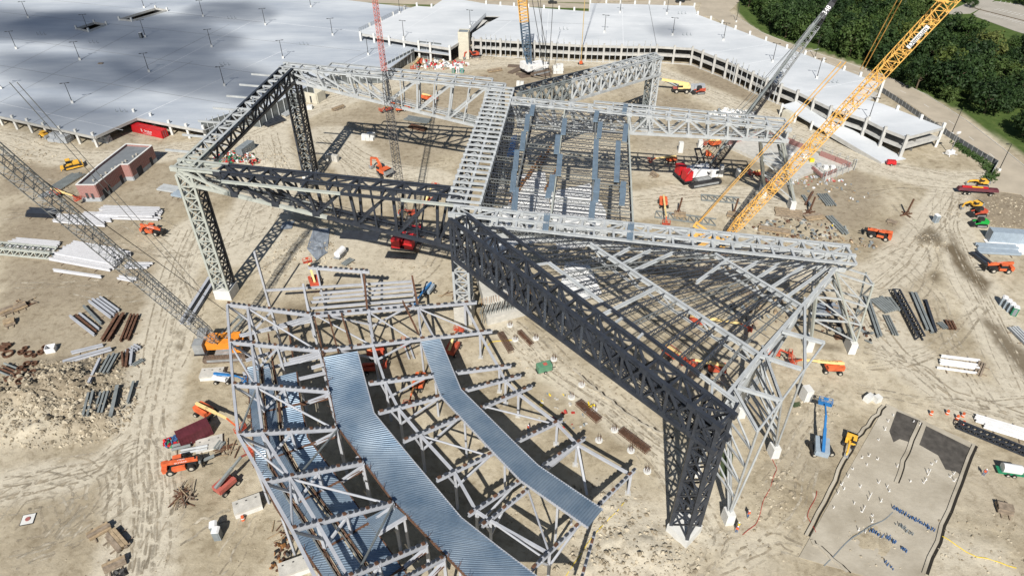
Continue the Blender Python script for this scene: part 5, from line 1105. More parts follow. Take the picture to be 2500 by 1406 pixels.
# yellow boom
yc = crawler_crane((1715, 612), R(8), 'yellow crawler crane half hidden under the front wing', 'crane_yellow', 'crane_yellow', 1.15)
F0 = at(1768, 583, 3.0); d0 = (F0 - Vector((0, 0, CAM_H))).dot(_fw); T0 = Vector((0, 0, CAM_H)) + ray(2298, 22) * (d0 * 0.70); T1 = F0 + (T0 - F0) * 1.16
bm = thing('crane_boom', 'huge yellow lattice boom crossing the right side up to the top edge', 'crane boom', at(1768, 583)); upv = up_of(F0, T1)
lattice_boom(bm, F0, T1, 2.2, 'crane_yellow', 12, up=upv, ch=0.18, la=0.085, nb=7, top_taper=False)
n2 = ((T1 - F0).normalized()).cross(upv).normalized(); sgn = 1 if n2.z > 0 else -1; off2 = upv * 1.1
sdv = (T1 - F0).normalized().cross(upv).normalized()
for s in (-1,):
    bar('boom_pendant', lerp(F0, T1, .03) - sdv * 1.9 * s * -1, lerp(F0, T1, .98) - sdv * 1.9 * s * -1, 0.42, 0.3, 'crane_yellow', bm); bar('boom_pendant', lerp(F0, T1, .03) + sdv * 1.9 * s, lerp(F0, T1, .98) + sdv * 1.9 * s, 0.25, 0.25, 'crane_yellow', bm)
for i in range(1, 12):
    k = i / 12; bar('pendant_link', lerp(F0, T1, k) - sdv * 1.9, lerp(F0, T1, k) + sdv * 1.2, 0.28, 0.28, 'crane_yellow', bm)
s0 = lerp(F0, T1, .88); S1_ = Vector((0, 0, CAM_H)) + ray(2215, -20) * (d0 * .66); bar('strut', s0, S1_, 0.5, 0.5, 'crane_yellow', bm)
pl = lerp(F0, T1, .795); dB = (T1 - F0).normalized(); vx = Vector((0, 0, CAM_H)) - pl; vx = (vx - dB * vx.dot(dB)).normalized(); vyy = vx.cross(dB); ctr = pl + vx * 1.45 + vyy * -.45 - bm.location
nb_ = MB().use('white_paint'); nb_.bar(ctr - dB * 2.4, ctr + dB * 2.4, .8, 0.06, up=vx); nb_.build('name_board', bm); ctr2 = ctr + vx * .05
lettering('Demcum', 1.1, 'crane_black', bm, Matrix(((dB.x, vyy.x, vx.x, ctr2.x), (dB.y, vyy.y, vx.y, ctr2.y), (dB.z, vyy.z, vx.z, ctr2.z), (0, 0, 0, 1))))
for o_ in (0, 1.0): cable(bm, at(1700, 548, 6) + Vector((o_, o_, 0)), lerp(F0, T1, .62) + sdv * (2.5) + Vector((-5 + o_, 3, 6)), 0.1, 'crane_yellow')
gantry(bm, None, at(1755, 590, 3), at(1698, 548, 6), 'crane_yellow', 2.2)
for o_ in (0, .8): cable(bm, Vector((0, 0, CAM_H)) + ray(2100, 170) * d0 * .8 + Vector((o_, 0, 0)), Vector((0, 0, CAM_H)) + ray(2195, -8) * d0 * .68 + Vector((o_, 0, 0)), 0.09, 'crane_yellow')
# far blue and yellow mast crane
fc_ = crawler_crane((1310, 176), R(32), 'white crawler crane standing on rusty mats behind the frame', 'white_paint', 'white_paint', 1.05, cw='white_paint')
F0 = at(1294, 168, 3.0); F1 = Vector((0, 0, CAM_H)) + ray(1286, 112) * ((F0 - Vector((0, 0, CAM_H))).dot(_fw) * .992); d0 = (F1 - Vector((0, 0, CAM_H))).dot(_fw)
T1 = Vector((0, 0, CAM_H)) + ray(1272, -40) * (d0 * .93); bm = thing('crane_boom', 'thick upright lattice mast, blue below and yellow above, behind the frame', 'crane boom', at(1294, 168))
lattice_section(bm, F0, F1, 1.0, 3.1, 'crane_blue', 9, EV, 0.24, 0.12); lattice_boom(bm, F1, T1, 3.1, lambda k: 'crane_blue' if k < .42 else 'crane_yellow', 7, up=EV, ch=0.24, la=0.12, nb=6, taper=False, top_taper=False)
gm = at(1334, 160, 9.0); gantry(bm, None, at(1300, 172, 4), gm, 'white_paint', 2.5)
for o_ in (-1, 1): cable(bm, gm + Vector((o_, 0, 0)), T1 + Vector((4 + o_, 0, 0)), 0.12); cable(bm, gm + Vector((o_, 0, 0)), lerp(F1, T1, 1.3) + Vector((10 + o_ * 3, 0, 0)), 0.1)
for px, qx in (((1260, 182), (1345, 185)), ((1245, 180), (1290, 160)), ((1270, 190), (1325, 178)), ((1240, 162), (1300, 165))):
    p, q = at(*px), at(*qx); o = bar('crane_mat', p + Vector((0, 0, .2)), q + Vector((0, 0, .2)), 2.6, 0.35, 'track_rust', None); prop(o, 'rusty brown crane mat lying under the white crawler crane', 'mat', 'mats under the white crane')

# ---------------------------------------------------------------- wheeled machines
def wheel(t, x, y, r, w_, hub='wheel_hub'):
    o = MB().use('rubber').tube((x, y - w_ / 2, r), (x, y + w_ / 2, r), r, n=14).build('wheel', t); s = 1 if y > 0 else -1
    MB().use(hub).tube((x, y + s * (w_ / 2 - .02), r), (x, y + s * (w_ / 2 + .04), r), r * .52, n=10).build('rim', o)
def telehandler(a, b_, lab, m='orange', fork=True, load=False):
    c, rz = hd(a, b_); t = thing('telehandler', lab, 'telehandler', onz(c), rz, 'orange telehandlers')
    for x in (-1.75, 1.75):
        for y in (-1.05, 1.05): wheel(t, x, y, .68, .48)
    MB().use('black_metal').box((0, 0, .85), (5.2, 1.2, .6)).build('chassis', t)
    b = MB().use(m); b.box((-2.5, .0, 1.25), (.9, 2.2, 1.0)); b.box((-.2, -.95, 1.2), (2.2, .55, .9)); b.build('engine_cover', t)
    cab = MB().use(m).box((-.3, .75, 1.7), (1.7, .85, 1.7), taper=(.85, .85)).build('cab', t); MB().use('glass_dark').box((-.3, .75, 1.95), (1.56, .9, .8)).build('window', cab)
    R_ = Matrix.Rotation(R(6), 3, 'Y'); bo = MB().use(m).box((.1, -.18, 2.1), (5.9, .55, .62), R_).build('boom', t)
    MB().use('black_metal').box((3.1, -.18, 1.75), (1.4, .42, .5), Matrix.Rotation(R(24), 3, 'Y')).build('boom_head', bo)
    lettering('SKYTRAK', .5, 'white_paint', bo, sideM(0.3, -.47, 2.08)); lettering('SKYTRAK', .42, 'white_paint', bo, Matrix.Translation((.2, -.18, 2.44)))
    b = MB().use('black_metal'); b.box((3.6, -.18, .95), (.2, 2.0, 1.3))
    for y in (-.75, .4): b.box((4.3, y, .32), (1.4, .16, .1))
    b.build('fork_carriage', t)
    if load: MB().use('steel_mid').box((4.4, -.2, 1.2), (3.0, .5, .3), Matrix.Rotation(R(-18), 3, 'Y')).build('carried_beam', t)
    return t
telehandler((350, 566), (398, 573), 'orange telehandler with black fork carriage below the white beam stacks'); telehandler((412, 1150), (478, 1135), 'orange telehandler carrying a beam beside the maroon container', load=True)
telehandler((2166, 586), (2122, 575), 'orange telehandler alone on the open ground right of the front wing'); telehandler((2462, 662), (2410, 660), 'orange telehandler at the right edge beside the long grey beams')
def boom_lift(c, rz, lab, m='orange', bm_m='cream_yellow', az=0.0, el=8.0, L=9.0, jib=2.5, jel=-20, low=2.3, text=None, hub='wheel_hub', base_w=True, basket='orange_red', s=1.0):
    t = thing('boom_lift', lab, 'boom lift', onz(at(*c)), rz, 'boom lifts on the site'); s *= .94; t.scale = (s, s, s)
    for x in (-1.5, 1.5):
        for y in (-1.15, 1.15): wheel(t, x, y, .55, .42, hub)
    MB().use('black_metal').box((0, 0, .75), (3.6, 1.5, .5)).build('chassis', t)
    Ra = Matrix.Rotation(R(az), 3, 'Z'); b = MB().use(m)
    for cc, d in (((-.2, .78, 1.55), (3.4, .75, .95)), ((-.2, -.78, 1.55), (3.4, .75, .95)), ((-1.7, 0, 1.5), (.9, 2.1, 1.1)), ((0, 0, 1.15), (3.2, 1.6, .3))): b.box(Ra @ Vector(cc), d, Ra)
    b.build('turntable', t)
    base = Ra @ Vector((-1.7, 0, low)); d = Ra @ Vector((math.cos(R(el)), 0, math.sin(R(el)))); e1 = base + d * (L * .62); e2 = base + d * L
    bo = MB().use(bm_m).bar(base - d * .4, e1, .5, .58).build('boom', t); MB().use(bm_m).bar(e1, e2, .36, .42).build('inner_boom', bo)
    if text:
        q = d.to_track_quat('X', 'Z').to_matrix().to_4x4(); q.translation = lerp(base, e1, .55) + Vector((0, 0, .31)); lettering(text, .5, 'crane_black', bo, q)
        q2 = q @ Matrix.Translation((0, -.262, -.33)) @ Matrix.Rotation(math.pi / 2, 4, 'X'); lettering(text, .42, 'crane_black', bo, q2)
    d2 = Ra @ Vector((math.cos(R(jel)), 0, math.sin(R(jel)))); e3 = e2 + d2 * jib; MB().use(m if bm_m != 'blue' else 'blue').bar(e2, e3, .26, .3).build('jib', t)
    b = MB().use(basket); f = Ra @ Vector((1, 0, 0)); g = Ra @ Vector((0, 1, 0)); q = e3 + f * .5 - Vector((0, 0, .3))
    b.box(q, (.95, 2.3, .08), Ra)
    for sx in (-.45, .45):
        for sy in (-1.1, 0, 1.1): b.bar(q + f * sx + g * sy, q + f * sx + g * sy + Vector((0, 0, 1.1)), .07)
    for z in (.55, 1.1):
        for sx in (-.45, .45): b.bar(q + f * sx - g * 1.1 + Vector((0, 0, z)), q + f * sx + g * 1.1 + Vector((0, 0, z)), .07)
        for sy in (-1.1, 1.1): b.bar(q - f * .45 + g * sy + Vector((0, 0, z)), q + f * .45 + g * sy + Vector((0, 0, z)), .07)
    b.box(q + f * .3 + Vector((0, 0, .9)), (.25, .8, .4), Ra); b.build('basket', t); return t
def dirn(a, b_): p, q = at(*a), at(*b_); return math.degrees(math.atan2(q.y - p.y, q.x - p.x))
def blift(c, to, lab, head=None, **k):
    s_ = k.get('s', 1.0); el = k.pop('el', 6); jib = k.pop('jib', 2.0); jel = k.get('jel', -20); h_ = 2.3
    for _ in range(6):      # the basket floor hangs where it is seen, at its own height
        p, q = at(*c), at(*to, max(.4, h_)); az = math.degrees(math.atan2(q.y - p.y, q.x - p.x)); L = max(3.5, ((q - p).length / s_ + 1.2 - jib * math.cos(R(jel))) / math.cos(R(el))); h_ = s_ * (2.3 + L * math.sin(R(el)) + jib * math.sin(R(jel)))
    hh = az if head is None else head
    return boom_lift(c, R(hh), lab, az=az - hh, el=el, L=L, jib=jib, **k)
blift((503, 1012), (590, 1048), 'orange boom lift with cream boom lying beside the maroon container', head=-20, text='JLG', jib=3.2)
blift((556, 1190), (600, 1108), 'faded red boom lift with dark boom reaching up to the grandstand edge', m='faded_red', bm_m='steel_mid', el=18, basket='orange_red', jib=1.5, head=60)
blift((2001, 1100), (2016, 985), 'blue boom lift with grey turntable and long blue boom, right of the black column', m='light_blue_grey', bm_m='blue', el=16, jib=3.0, jel=-5, basket='blue', head=2, s=1.12)
blift((2030, 905), (1935, 880), 'orange boom lift with long lettered cream boom beside the splayed trestle', text='JLG ULTRA BOOM', jib=1.5, el=7, head=170)
blift((1618, 502), (1627, 546), 'orange boom lift seen from above in front of the sheet bundles', el=5, head=-90)
blift((768, 695), (752, 640), 'orange red boom lift with cream boom behind the grandstand frame', m='orange_red', el=22, head=80); blift((1046, 716), (1010, 745), 'blue boom lift with pale hood behind the floor frame', m='light_blue_grey', bm_m='blue', el=4, basket='blue', head=40, s=.9)
blift((1106, 858), (1112, 815), 'orange boom lift just right of the narrow deck strip top', m='orange_red', el=30, head=70); blift((922, 868), (975, 835), 'orange boom lift in the shadow of the wide deck strip', m='orange_red', el=20, head=20)
blift((1024, 942), (998, 985), 'orange boom lift between the two deck strips', m='orange', bm_m='rust_orange', el=10, head=70); blift((1048, 500), (1052, 462), 'orange red boom lift in front of the spine of the frame', m='orange_red', el=34, head=100)
blift((546, 930), (600, 925), 'blue boom lift with white hood at the left edge of the grandstand', m='white_paint', bm_m='blue', el=4, basket='blue', head=0, s=.85); blift((1704, 792), (1838, 800), 'orange boom lift with long cream boom under the slanting joists', m='orange_red', el=3, head=4)
blift((1640, 872), (1690, 890), 'orange red boom lift under the black truss, left of a pair', m='orange_red', el=4, head=30); blift((1745, 908), (1668, 880), 'orange red boom lift with cream boom under the black truss, right of a pair', m='orange_red', el=6, head=190)
blift((1742, 358), (1724, 348), 'orange boom lift in front of the brick foundation under the back wing', el=5, head=160); blift((1637, 396), (1585, 392), 'orange boom lift with slim boom lying in the shadow of the back wing', el=4, head=170, s=.85); blift((1728, 382), (1742, 385), 'small orange boom lift beside the black boom foot', el=20, head=0, s=.75)
blift((140, 478), (192, 486), 'orange boom lift with cream boom at the near corner of the brick building', m='orange_red', el=3, head=-10, s=.9); blift((1025, 158), (1008, 166), 'red boom lift parked against the metal clad wall', m='orange_red', el=10, head=220)
blift((1042, 246), (1060, 240), 'orange boom lift seen through the back truss', el=5, head=10); blift((948, 272), (930, 268), 'small orange boom lift seen below the back truss', m='orange_red', el=5, head=170, s=.8); blift((978, 272), (990, 260), 'orange lift beside the black boom of the middle crane', el=8, head=30, s=.8)
blift((1850, 430), (1835, 422), 'red boom lift in the shadow at the back wing trestle', m='orange_red', el=4, head=160, s=.8); blift((1888, 868), (1918, 860), 'red boom lift folded beside the raking legs', m='orange_red', bm_m='orange_red', el=5, head=15, s=.8)
blift((905, 905), (930, 890), 'red boom lift hidden under the grandstand decks', m='orange_red', bm_m='orange_red', el=8, head=30, s=.8); blift((1418, 158), (1420, 154), 'small orange scissor shaped lift on the far haul road', el=60, head=10, s=.6); blift((960, 255), (975, 250), 'low orange lift behind the diagonal of the back truss', el=4, head=10, s=.7)
def excavator(c, rz, lab, m='orange', s=1.0, sw=20, up_=1.0, mini=False):
    t = thing('excavator', lab, 'excavator', onz(at(*c)), rz, 'excavators on the site'); t.scale = (s, s, s); tracks(t, 4.2, .6, 2.4, .85, 'crane_black', 'crane_grey'); S = Matrix.Rotation(R(sw), 3, 'Z')
    b = MB().use(m); b.box(S @ Vector((-.9, 0, 1.7)), (2.4, 2.6, 1.0), S); b.box(S @ Vector((.7, -.2, 1.4)), (1.4, 2.2, .4), S); b.build('house', t); MB().use('crane_grey').box(S @ Vector((-1.9, 0, 1.65)), (.7, 2.7, 1.1), S).build('counterweight', t)
    cab = MB().use(m).box(S @ Vector((.7, .75, 2.2)), (1.4, 1.0, 1.5), S, (.85, .9)).build('cab', t); MB().use('glass_dark').box(S @ Vector((.8, .75, 2.4)), (1.35, 1.04, .8), S).build('window', cab)
    A_, B_, C_, D_ = [S @ Vector(v) for v in ((.9, -.2, 1.7), (2.6, -.2, 4.0 * up_), (4.9, -.2, 3.4 * up_), (5.3, -.2, .9))]
    MB().use(m).bar(A_, B_, .45, .6).bar(B_, C_, .4, .5).build('boom', t); MB().use(m).bar(C_, D_, .32, .4).build('stick', t); MB().use('crane_grey').box(D_ - Vector((0, 0, .3)), (.8, 1.0, .8), S, (1.2, 1)).build('bucket', t)
excavator((938, 428), R(115), 'orange excavator working in front of the left stage bay', 'orange', 1.15, 25); excavator((1008, 528), R(180), 'small orange red mini excavator beside the crane boom under the front truss', 'orange_red', .75, 0, .7)
excavator((1160, 142), R(200), 'red and black excavator beside the cream stair tower', 'orange_red', .95, 10, .8); excavator((2378, 508), R(195), 'yellow mini excavator in the row of machines at the right edge', 'yellow', .8, 0, .7); excavator((2395, 452), R(170), 'yellow excavator parked behind the maroon trailer', 'yellow', .8, 10, .5)
excavator((2074, 1082), R(230), 'yellow mini excavator beside the blue boom lift', 'yellow', .7, 10, .45)
t = thing('bulldozer', 'yellow bulldozer with rear ripper behind the brick building', 'bulldozer', onz(at(178, 410)), R(35)); tracks(t, 4.6, .6, 2.2, 1.2, 'crane_black', 'yellow')
MB().use('yellow').box((1.0, 0, 1.6), (2.2, 1.2, 1.1)).build('engine_hood', t); cab = MB().use('yellow').box((-.6, 0, 2.2), (1.5, 1.6, 1.7), taper=(.85, .9)).build('cab', t); MB().use('glass_dark').box((-.6, 0, 2.4), (1.45, 1.66, .8)).build('window', cab)
MB().use('yellow').box((2.9, 0, .8), (.25, 3.4, 1.3)).build('blade', t); MB().use('yellow').bar((0, -1.5, .6), (2.8, -1.5, .6), .25).bar((0, 1.5, .6), (2.8, 1.5, .6), .25).build('push_arm', t); MB().use('yellow').box((-2.7, 0, 1.0), (.8, 1.8, .5)).bar((-3.1, -.6, .9), (-3.2, -.6, .1), .2).bar((-3.1, .6, .9), (-3.2, .6, .1), .2).build('ripper', t)
t = thing('road_roller', 'small yellow roller parked in front of the garage columns', 'roller', onz(at(112, 338)), R(-25)); MB().use('crane_grey').tube((1.2, -.9, .6), (1.2, .9, .6), .6, n=16).build('drum', t); MB().use('yellow').box((-.3, 0, 1.1), (2.6, 1.6, .8)).build('body', t)
for y in (-.8, .8): wheel(t, -1.2, y, .6, .4)
MB().use('yellow').box((-.2, 0, 2.2), (1.6, 1.4, .12)).bar((-.8, -.6, 1.4), (-.8, -.6, 2.2), .08).bar((.4, .6, 1.4), (.4, .6, 2.2), .08).bar((-.8, .6, 1.4), (-.8, .6, 2.2), .08).bar((.4, -.6, 1.4), (.4, -.6, 2.2), .08).build('canopy', t)
def loader(c, rz, lab, m, s=1.0):
    t = thing('track_loader', lab, 'loader', onz(at(*c)), rz, 'compact loaders'); t.scale = (s, s, s); tracks(t, 2.6, .45, 1.6, .8, 'crane_black', 'crane_grey'); MB().use(m).box((-.5, 0, 1.15), (1.9, 1.2, .8)).build('body', t); MB().use('black_metal').box((.3, 0, 1.7), (1.2, 1.1, 1.0), taper=(.85, .9)).build('cab', t)
    b = MB().use(m)
    for y in (-.75, .75): b.bar((-1.2, y, 1.6), (1.6, y, .8), .16, .25)
    b.build('lift_arm', t); MB().use('black_metal').prism([(1.6, .1), (2.5, .1), (1.8, .8), (1.5, .8)], -.95, .95).build('bucket', t)
loader((2388, 527), R(185), 'red compact track loader in the row of machines at the right', 'orange_red', 1.2); loader((2392, 551), R(175), 'green compact tractor beside the grey container', 'bright_green', 1.15); loader((1708, 228), R(190), 'red compact loader beside the yellow mobile crane', 'orange_red', 1.3)
t = thing('drill_trailer', 'long maroon trailer machine at the head of the parked row', 'trailer', onz(at(2382, 474)), R(-8)); MB().use('maroon').box((0, 0, 1.7), (11, 1.7, .8), taper=(.96, .7)).build('bed', t); MB().use('crane_red').box((-1, 0, 2.2), (7, .8, .4)).build('mast', t); MB().use('safety_yellow').box((-.5, -.3, 2.44), (3, .5, .08)).build('side_panel', t)
for x in (-3.5, -2.3, 3.5):
    for y in (-.9, .9): wheel(t, x, y, .5, .35)
t = thing('wheel_roller', 'small red compressor trailer parked on the haul road by the ramp foot', 'compressor', onz(at(2174, 403)), R(-10)); MB().use('crane_red').box((0, 0, 1.1), (2.8, 1.5, 1.1), taper=(.85, .85)).build('hood', t); MB().use('black_metal').bar((1.4, 0, .6), (2.6, 0, .5), .15).build('tow_bar', t)
for y in (-.75, .75): wheel(t, 0, y, .4, .25)
t = thing('mobile_crane', 'yellow rough terrain mobile crane with boom pointing left, behind the frame', 'crane', onz(at(1662, 226)), R(178))
for x in (-1.9, 1.9):
    for y in (-1.2, 1.2): wheel(t, x, y, .85, .6)
MB().use('black_metal').box((0, 0, 1.3), (7.0, 2.2, .7)).build('chassis', t); MB().use('faded_red').box((2.4, 0, 1.75), (1.6, 1.6, .4)).build('deck_plate', t); MB().use('cream_yellow').box((-1.6, 0, 2.5), (3.0, 2.3, 1.2)).build('house', t)
cab = MB().use('cream_yellow').box((.5, .9, 2.6), (1.9, 1.0, 1.5), taper=(.85, .9)).build('cab', t); MB().use('glass_dark').box((.6, .9, 2.8), (1.7, 1.06, .7)).build('window', cab)
bo = MB().use('cream_yellow').bar((-2.4, -.2, 3.3), (7.8, -.2, 4.9), .75, .9).build('boom', t); MB().use('box_grey').bar((7.8, -.2, 4.9), (9.6, -.2, 5.0), .6, .8).build('boom_tip', bo); MB().use('black_metal').bar((.8, -.2, 2.2), (3.6, -.2, 3.9), .3).build('lift_ram', t)
# ---------------------------------------------------------------- buildings and boxes on the site
def brickmat(name, c1, c2, mortar, sc):
    m = bpy.data.materials.new(name); m.use_nodes = True; n = m.node_tree.nodes; l = m.node_tree.links; b = n['Principled BSDF']; b.inputs['Roughness'].default_value = .9
    g = n.new('ShaderNodeNewGeometry'); mp = n.new('ShaderNodeMapping'); mp.inputs['Rotation'].default_value = (R(90), 0, R(30)); l.new(g.outputs['Position'], mp.inputs[0]); t = n.new('ShaderNodeTexBrick'); t.inputs['Scale'].default_value = sc
    for k, c in ((1, c1), (2, c2), (3, mortar)): t.inputs[k].default_value = (*c, 1)
    t.inputs['Mortar Size'].default_value = .03; l.new(mp.outputs[0], t.inputs[0]); l.new(t.outputs[0], b.inputs['Base Color']); MATS[name] = m
brickmat('brickwork', (.27, .095, .085), (.34, .13, .115), (.36, .30, .27), 1.6)
bl = thing('brick_building', 'red brick building with flat grey roof and pale coping in front of the left garage', 'building', at(270, 440))
OUTB = [Vector(p) for p in g2([(186.5, 454), (232, 454), (294, 404), (314, 404), (371, 358), (309, 354), (238, 409)], 5.0)]; L0 = bl.location
MB().use('roof_grey').slab([(p.x - L0.x, p.y - L0.y) for p in OUTB], 4.3, 4.7).build('roof', bl)
for i, p in enumerate(OUTB):
    q = OUTB[(i + 1) % len(OUTB)]; P_, Q_ = Vector((p.x, p.y, 0)), Vector((q.x, q.y, 0)); d = (Q_ - P_).normalized(); nn = Vector((d.y, -d.x, 0))
    if nn.dot(P_ - L0) < 0 and i not in (2,): nn = -nn
    bar('brick_wall', P_ + Vector((0, 0, 3.3)), Q_ + Vector((0, 0, 3.3)), 0.35, 4.0, 'brickwork', bl); bar('block_plinth', P_ + Vector((0, 0, .65)), Q_ + Vector((0, 0, .65)), 0.42, 1.3, 'block_grey', bl)
    bar('coping', P_ + Vector((0, 0, 5.36)), Q_ + Vector((0, 0, 5.36)), 0.5, 0.14, 'concrete_white', bl)
def opening(i, k, w_, z0, z1, nm='door'):
    p, q = OUTB[i], OUTB[(i + 1) % len(OUTB)]; P_, Q_ = Vector((p.x, p.y, 0)), Vector((q.x, q.y, 0)); d = (Q_ - P_).normalized(); c = lerp(P_, Q_, k)
    bar(nm, c - d * w_ / 2 + Vector((0, 0, (z0 + z1) / 2)), c + d * w_ / 2 + Vector((0, 0, (z0 + z1) / 2)), 0.48, z1 - z0, 'dark_inside', bl)
for i, k, w_, z0, z1, nm in ((0, .38, .7, 1.0, 2.8, 'window'), (0, .66, .7, .9, 2.6, 'window'), (1, .2, 1.8, .1, 2.7, 'door'), (1, .38, .9, .1, 2.7, 'door'), (1, .85, 1.2, .1, 2.6, 'door'), (3, .28, 2.6, .1, 2.7, 'door'), (3, .78, 1.2, .1, 2.6, 'door')): opening(i, k, w_, z0, z1, nm)
for k in range(9):
    p = lerp(at(225, 445, 4.7), at(340, 375, 4.7), (k + .5) / 9 + rt.uniform(-.03, .03)); MB().use('wheel_hub').tube((0, 0, 0), (0, 0, .55), .28, n=8).build('roof_vent', bl, loc=p - L0)
# brick foundation with scaffold posts at right
bf = thing('brick_foundation', 'half built red brick base with grey slab and scaffold frames under the back wing', 'building', at(1950, 400)); L0 = bf.location
FO = [Vector(p) for p in g2([(1770, 352), (1850, 326), (1935, 350), (2084, 408), (2012, 437), (1988, 416), (1936, 438), (1900, 410)], 1.0)]
MB().use('concrete').slab([(p.x - L0.x, p.y - L0.y) for p in FO], -.3, 1.0).build('slab', bf)
for a, b_, hh in ((1, 2, 1.6), (2, 3, 1.5), (3, 4, 1.1), (4, 5, .9), (0, 1, 1.3)):
    P_, Q_ = Vector((*FO[a], 1)), Vector((*FO[b_], 1)); n_ = max(2, int((Q_ - P_).length / 5)); inn = (L0 - (P_ + Q_) / 2); inn.z = 0; inn = inn.normalized() * 1.0
    for i in range(n_):
        if (i + a) % 4 == 3: continue
        x, y = lerp(P_, Q_, i / n_) + inn, lerp(P_, Q_, (i + .96) / n_) + inn; bar('brick_wall', x + Vector((0, 0, hh / 2)), y + Vector((0, 0, hh / 2)), .5, hh, 'brickwork', bf)
    n_ = int((Q_ - P_).length / 2.4)
    for i in range(n_ + 1):
        x = lerp(P_, Q_, i / n_) - inn * .4; bar('scaffold_post', x - Vector((0, 0, 1)), x + Vector((0, 0, 2.6)), .12, .12, 'steel_light', bf); bar('scaffold_post', x + inn * .9 - Vector((0, 0, .1)), x + inn * .9 + Vector((0, 0, 2.6)), .1, .1, 'steel_mid', bf)
        bar('scaffold_bar', x + Vector((0, 0, 2.5)), x + inn * .9 + Vector((0, 0, 2.5)), .1, .1, 'steel_light', bf)
        if i < n_: bar('scaffold_bar', x + Vector((0, 0, 1.6)), lerp(P_, Q_, (i + 1) / n_) - inn * .4 + Vector((0, 0, 1.6)), .08, .08, 'steel_mid', bf)
for k in range(7): p = at(1930 + k * 17, 378 + k * 6 + rt.uniform(-5, 5), 1.0); o = MB().use(rt.choice(['white_paint', 'safety_yellow', 'block_grey', 'white_paint'])).box((0, 0, .5), (1.3, 1.1, 1.0)).build('pallet_load', bf, loc=p - L0)
def container(a, b_, w_, h_, m, lab, text=None, top=None, ribs=True):
    p, q = at(*a), at(*b_); L = (q - p).length; rz = math.atan2(q.y - p.y, q.x - p.x); n_ = Vector((-math.sin(rz), math.cos(rz), 0)); c = (p + q) / 2 + n_ * w_ / 2
    t = thing('shipping_container', lab, 'container', onz(c), rz, 'containers'); MB().use(m).box((0, 0, h_ / 2 + .05), (L - .06, w_ - .06, h_ - .1)).build('shell', t)
    b = MB().use(top or m)
    for k in range(int(L / .55)): b.box((-L / 2 + .4 + k * .55, 0, h_ - .01), (.28, w_ - .2, .07))
    b.build('roof_ribs', t); b = MB().use(m)
    for k in range(int(L / .55)):
        x = -L / 2 + .4 + k * .55
        for s in (-1, 1): b.box((x, s * (w_ / 2 - .02), h_ / 2), (.26, .06, h_ - .4))
    b.build('side_ribs', t); b = MB().use(m)
    for x in (-1, 1):
        for y in (-1, 1): b.box((x * (L / 2 - .08), y * (w_ / 2 - .08), h_ / 2 + .05), (.18, .18, h_ + .06))
    b.build('corner_posts', t); MB().use('steel_mid').bar((L / 2 + .03, -.4, .3), (L / 2 + .03, -.4, h_ - .2), .06).bar((L / 2 + .03, .4, .3), (L / 2 + .03, .4, h_ - .2), .06).build('door_bars', t)
    if text:
        for tx, sz, x, z, mm in text: lettering(tx, sz, mm, t, sideM(x, -w_ / 2 - .07, z))
    return t
rcx = container((324, 323), (398, 340), 2.5, 2.7, 'crane_red', 'long red shipping container with white lettering in front of the garage recess', [('Smoker', 1.1, 0.9, 1.65, 'white_paint'), ('CONCRETE', .45, 1.0, 1.0, 'white_paint'), ('SMOKER CONCRETE.COM', .32, .1, .6, 'white_paint'), ('S', 1.5, -2.0, 1.55, 'white_paint')])
MB().use('white_paint').tube((-2.0, -1.29, 1.6), (-2.0, -1.31, 1.6), .2, n=10).build('emblem', rcx)
container((445, 1096), (522, 1060), 2.5, 2.6, 'maroon', 'maroon shipping container with ribbed roof near the orange telehandler')
oc = container((594, 384), (624, 362), 2.5, 2.6, 'box_grey', 'open topped grey container marked O N E beside the red rubbish heap', [('O', 1.3, -1.4, 1.5, 'concrete'), ('N', .9, -.1, 1.5, 'concrete'), ('E', .9, .9, 1.5, 'concrete')])
container((2413, 592), (2520, 600), 2.6, 3.2, 'light_blue_grey', 'long pale grey container at the right edge beside the machines')
def blocks(name, cat, px, n, size, m, lab, rz=0.0, grp=None, sp=None, jit=.12):      # tidy stack of equal blocks: nx, ny, nz
    p = onz(at(*px)); t = thing(name, lab, cat, p, rz, grp); me = MB().use(m).box((0, 0, 0), size).mesh('block'); sp = sp or (size[0] * 1.06, size[1] * 1.06, size[2] * 1.02)
    for i in range(n[0]):
        for j in range(n[1]):
            for k in range(n[2]):
                if k == n[2] - 1 and n[2] > 1 and rt.random() < .3: continue
                o = bpy.data.objects.new('block', me); C.objects.link(o); o.parent = t; o.location = ((i - (n[0] - 1) / 2) * sp[0] + rt.uniform(-jit, jit), (j - (n[1] - 1) / 2) * sp[1] + rt.uniform(-jit, jit), size[2] / 2 + k * sp[2]); o.rotation_euler = (0, 0, rt.uniform(-.06, .06))
    return t
blocks('block_stack', 'blocks', (150, 344), (6, 3, 2), (1.15, 1.1, 1.1), 'block_grey', 'pallets of grey concrete blocks stacked beside the yellow roller', R(-12)); blocks('block_stack', 'blocks', (250, 345), (5, 2, 2), (1.15, 1.1, 1.1), 'block_grey', 'pallets of grey blocks behind the corner column of the left garage', R(-12))
blocks('block_stack', 'blocks', (1362, 178), (3, 2, 3), (1.3, 1.3, 1.1), 'concrete_white', 'tall white stack of wrapped blocks behind the back slanting truss', R(5)); blocks('block_stack', 'blocks', (1270, 214), (2, 1, 2), (1.3, 1.3, 1.2), 'concrete_white', 'small white stack of wrapped blocks left of the back slanting truss', R(-10))
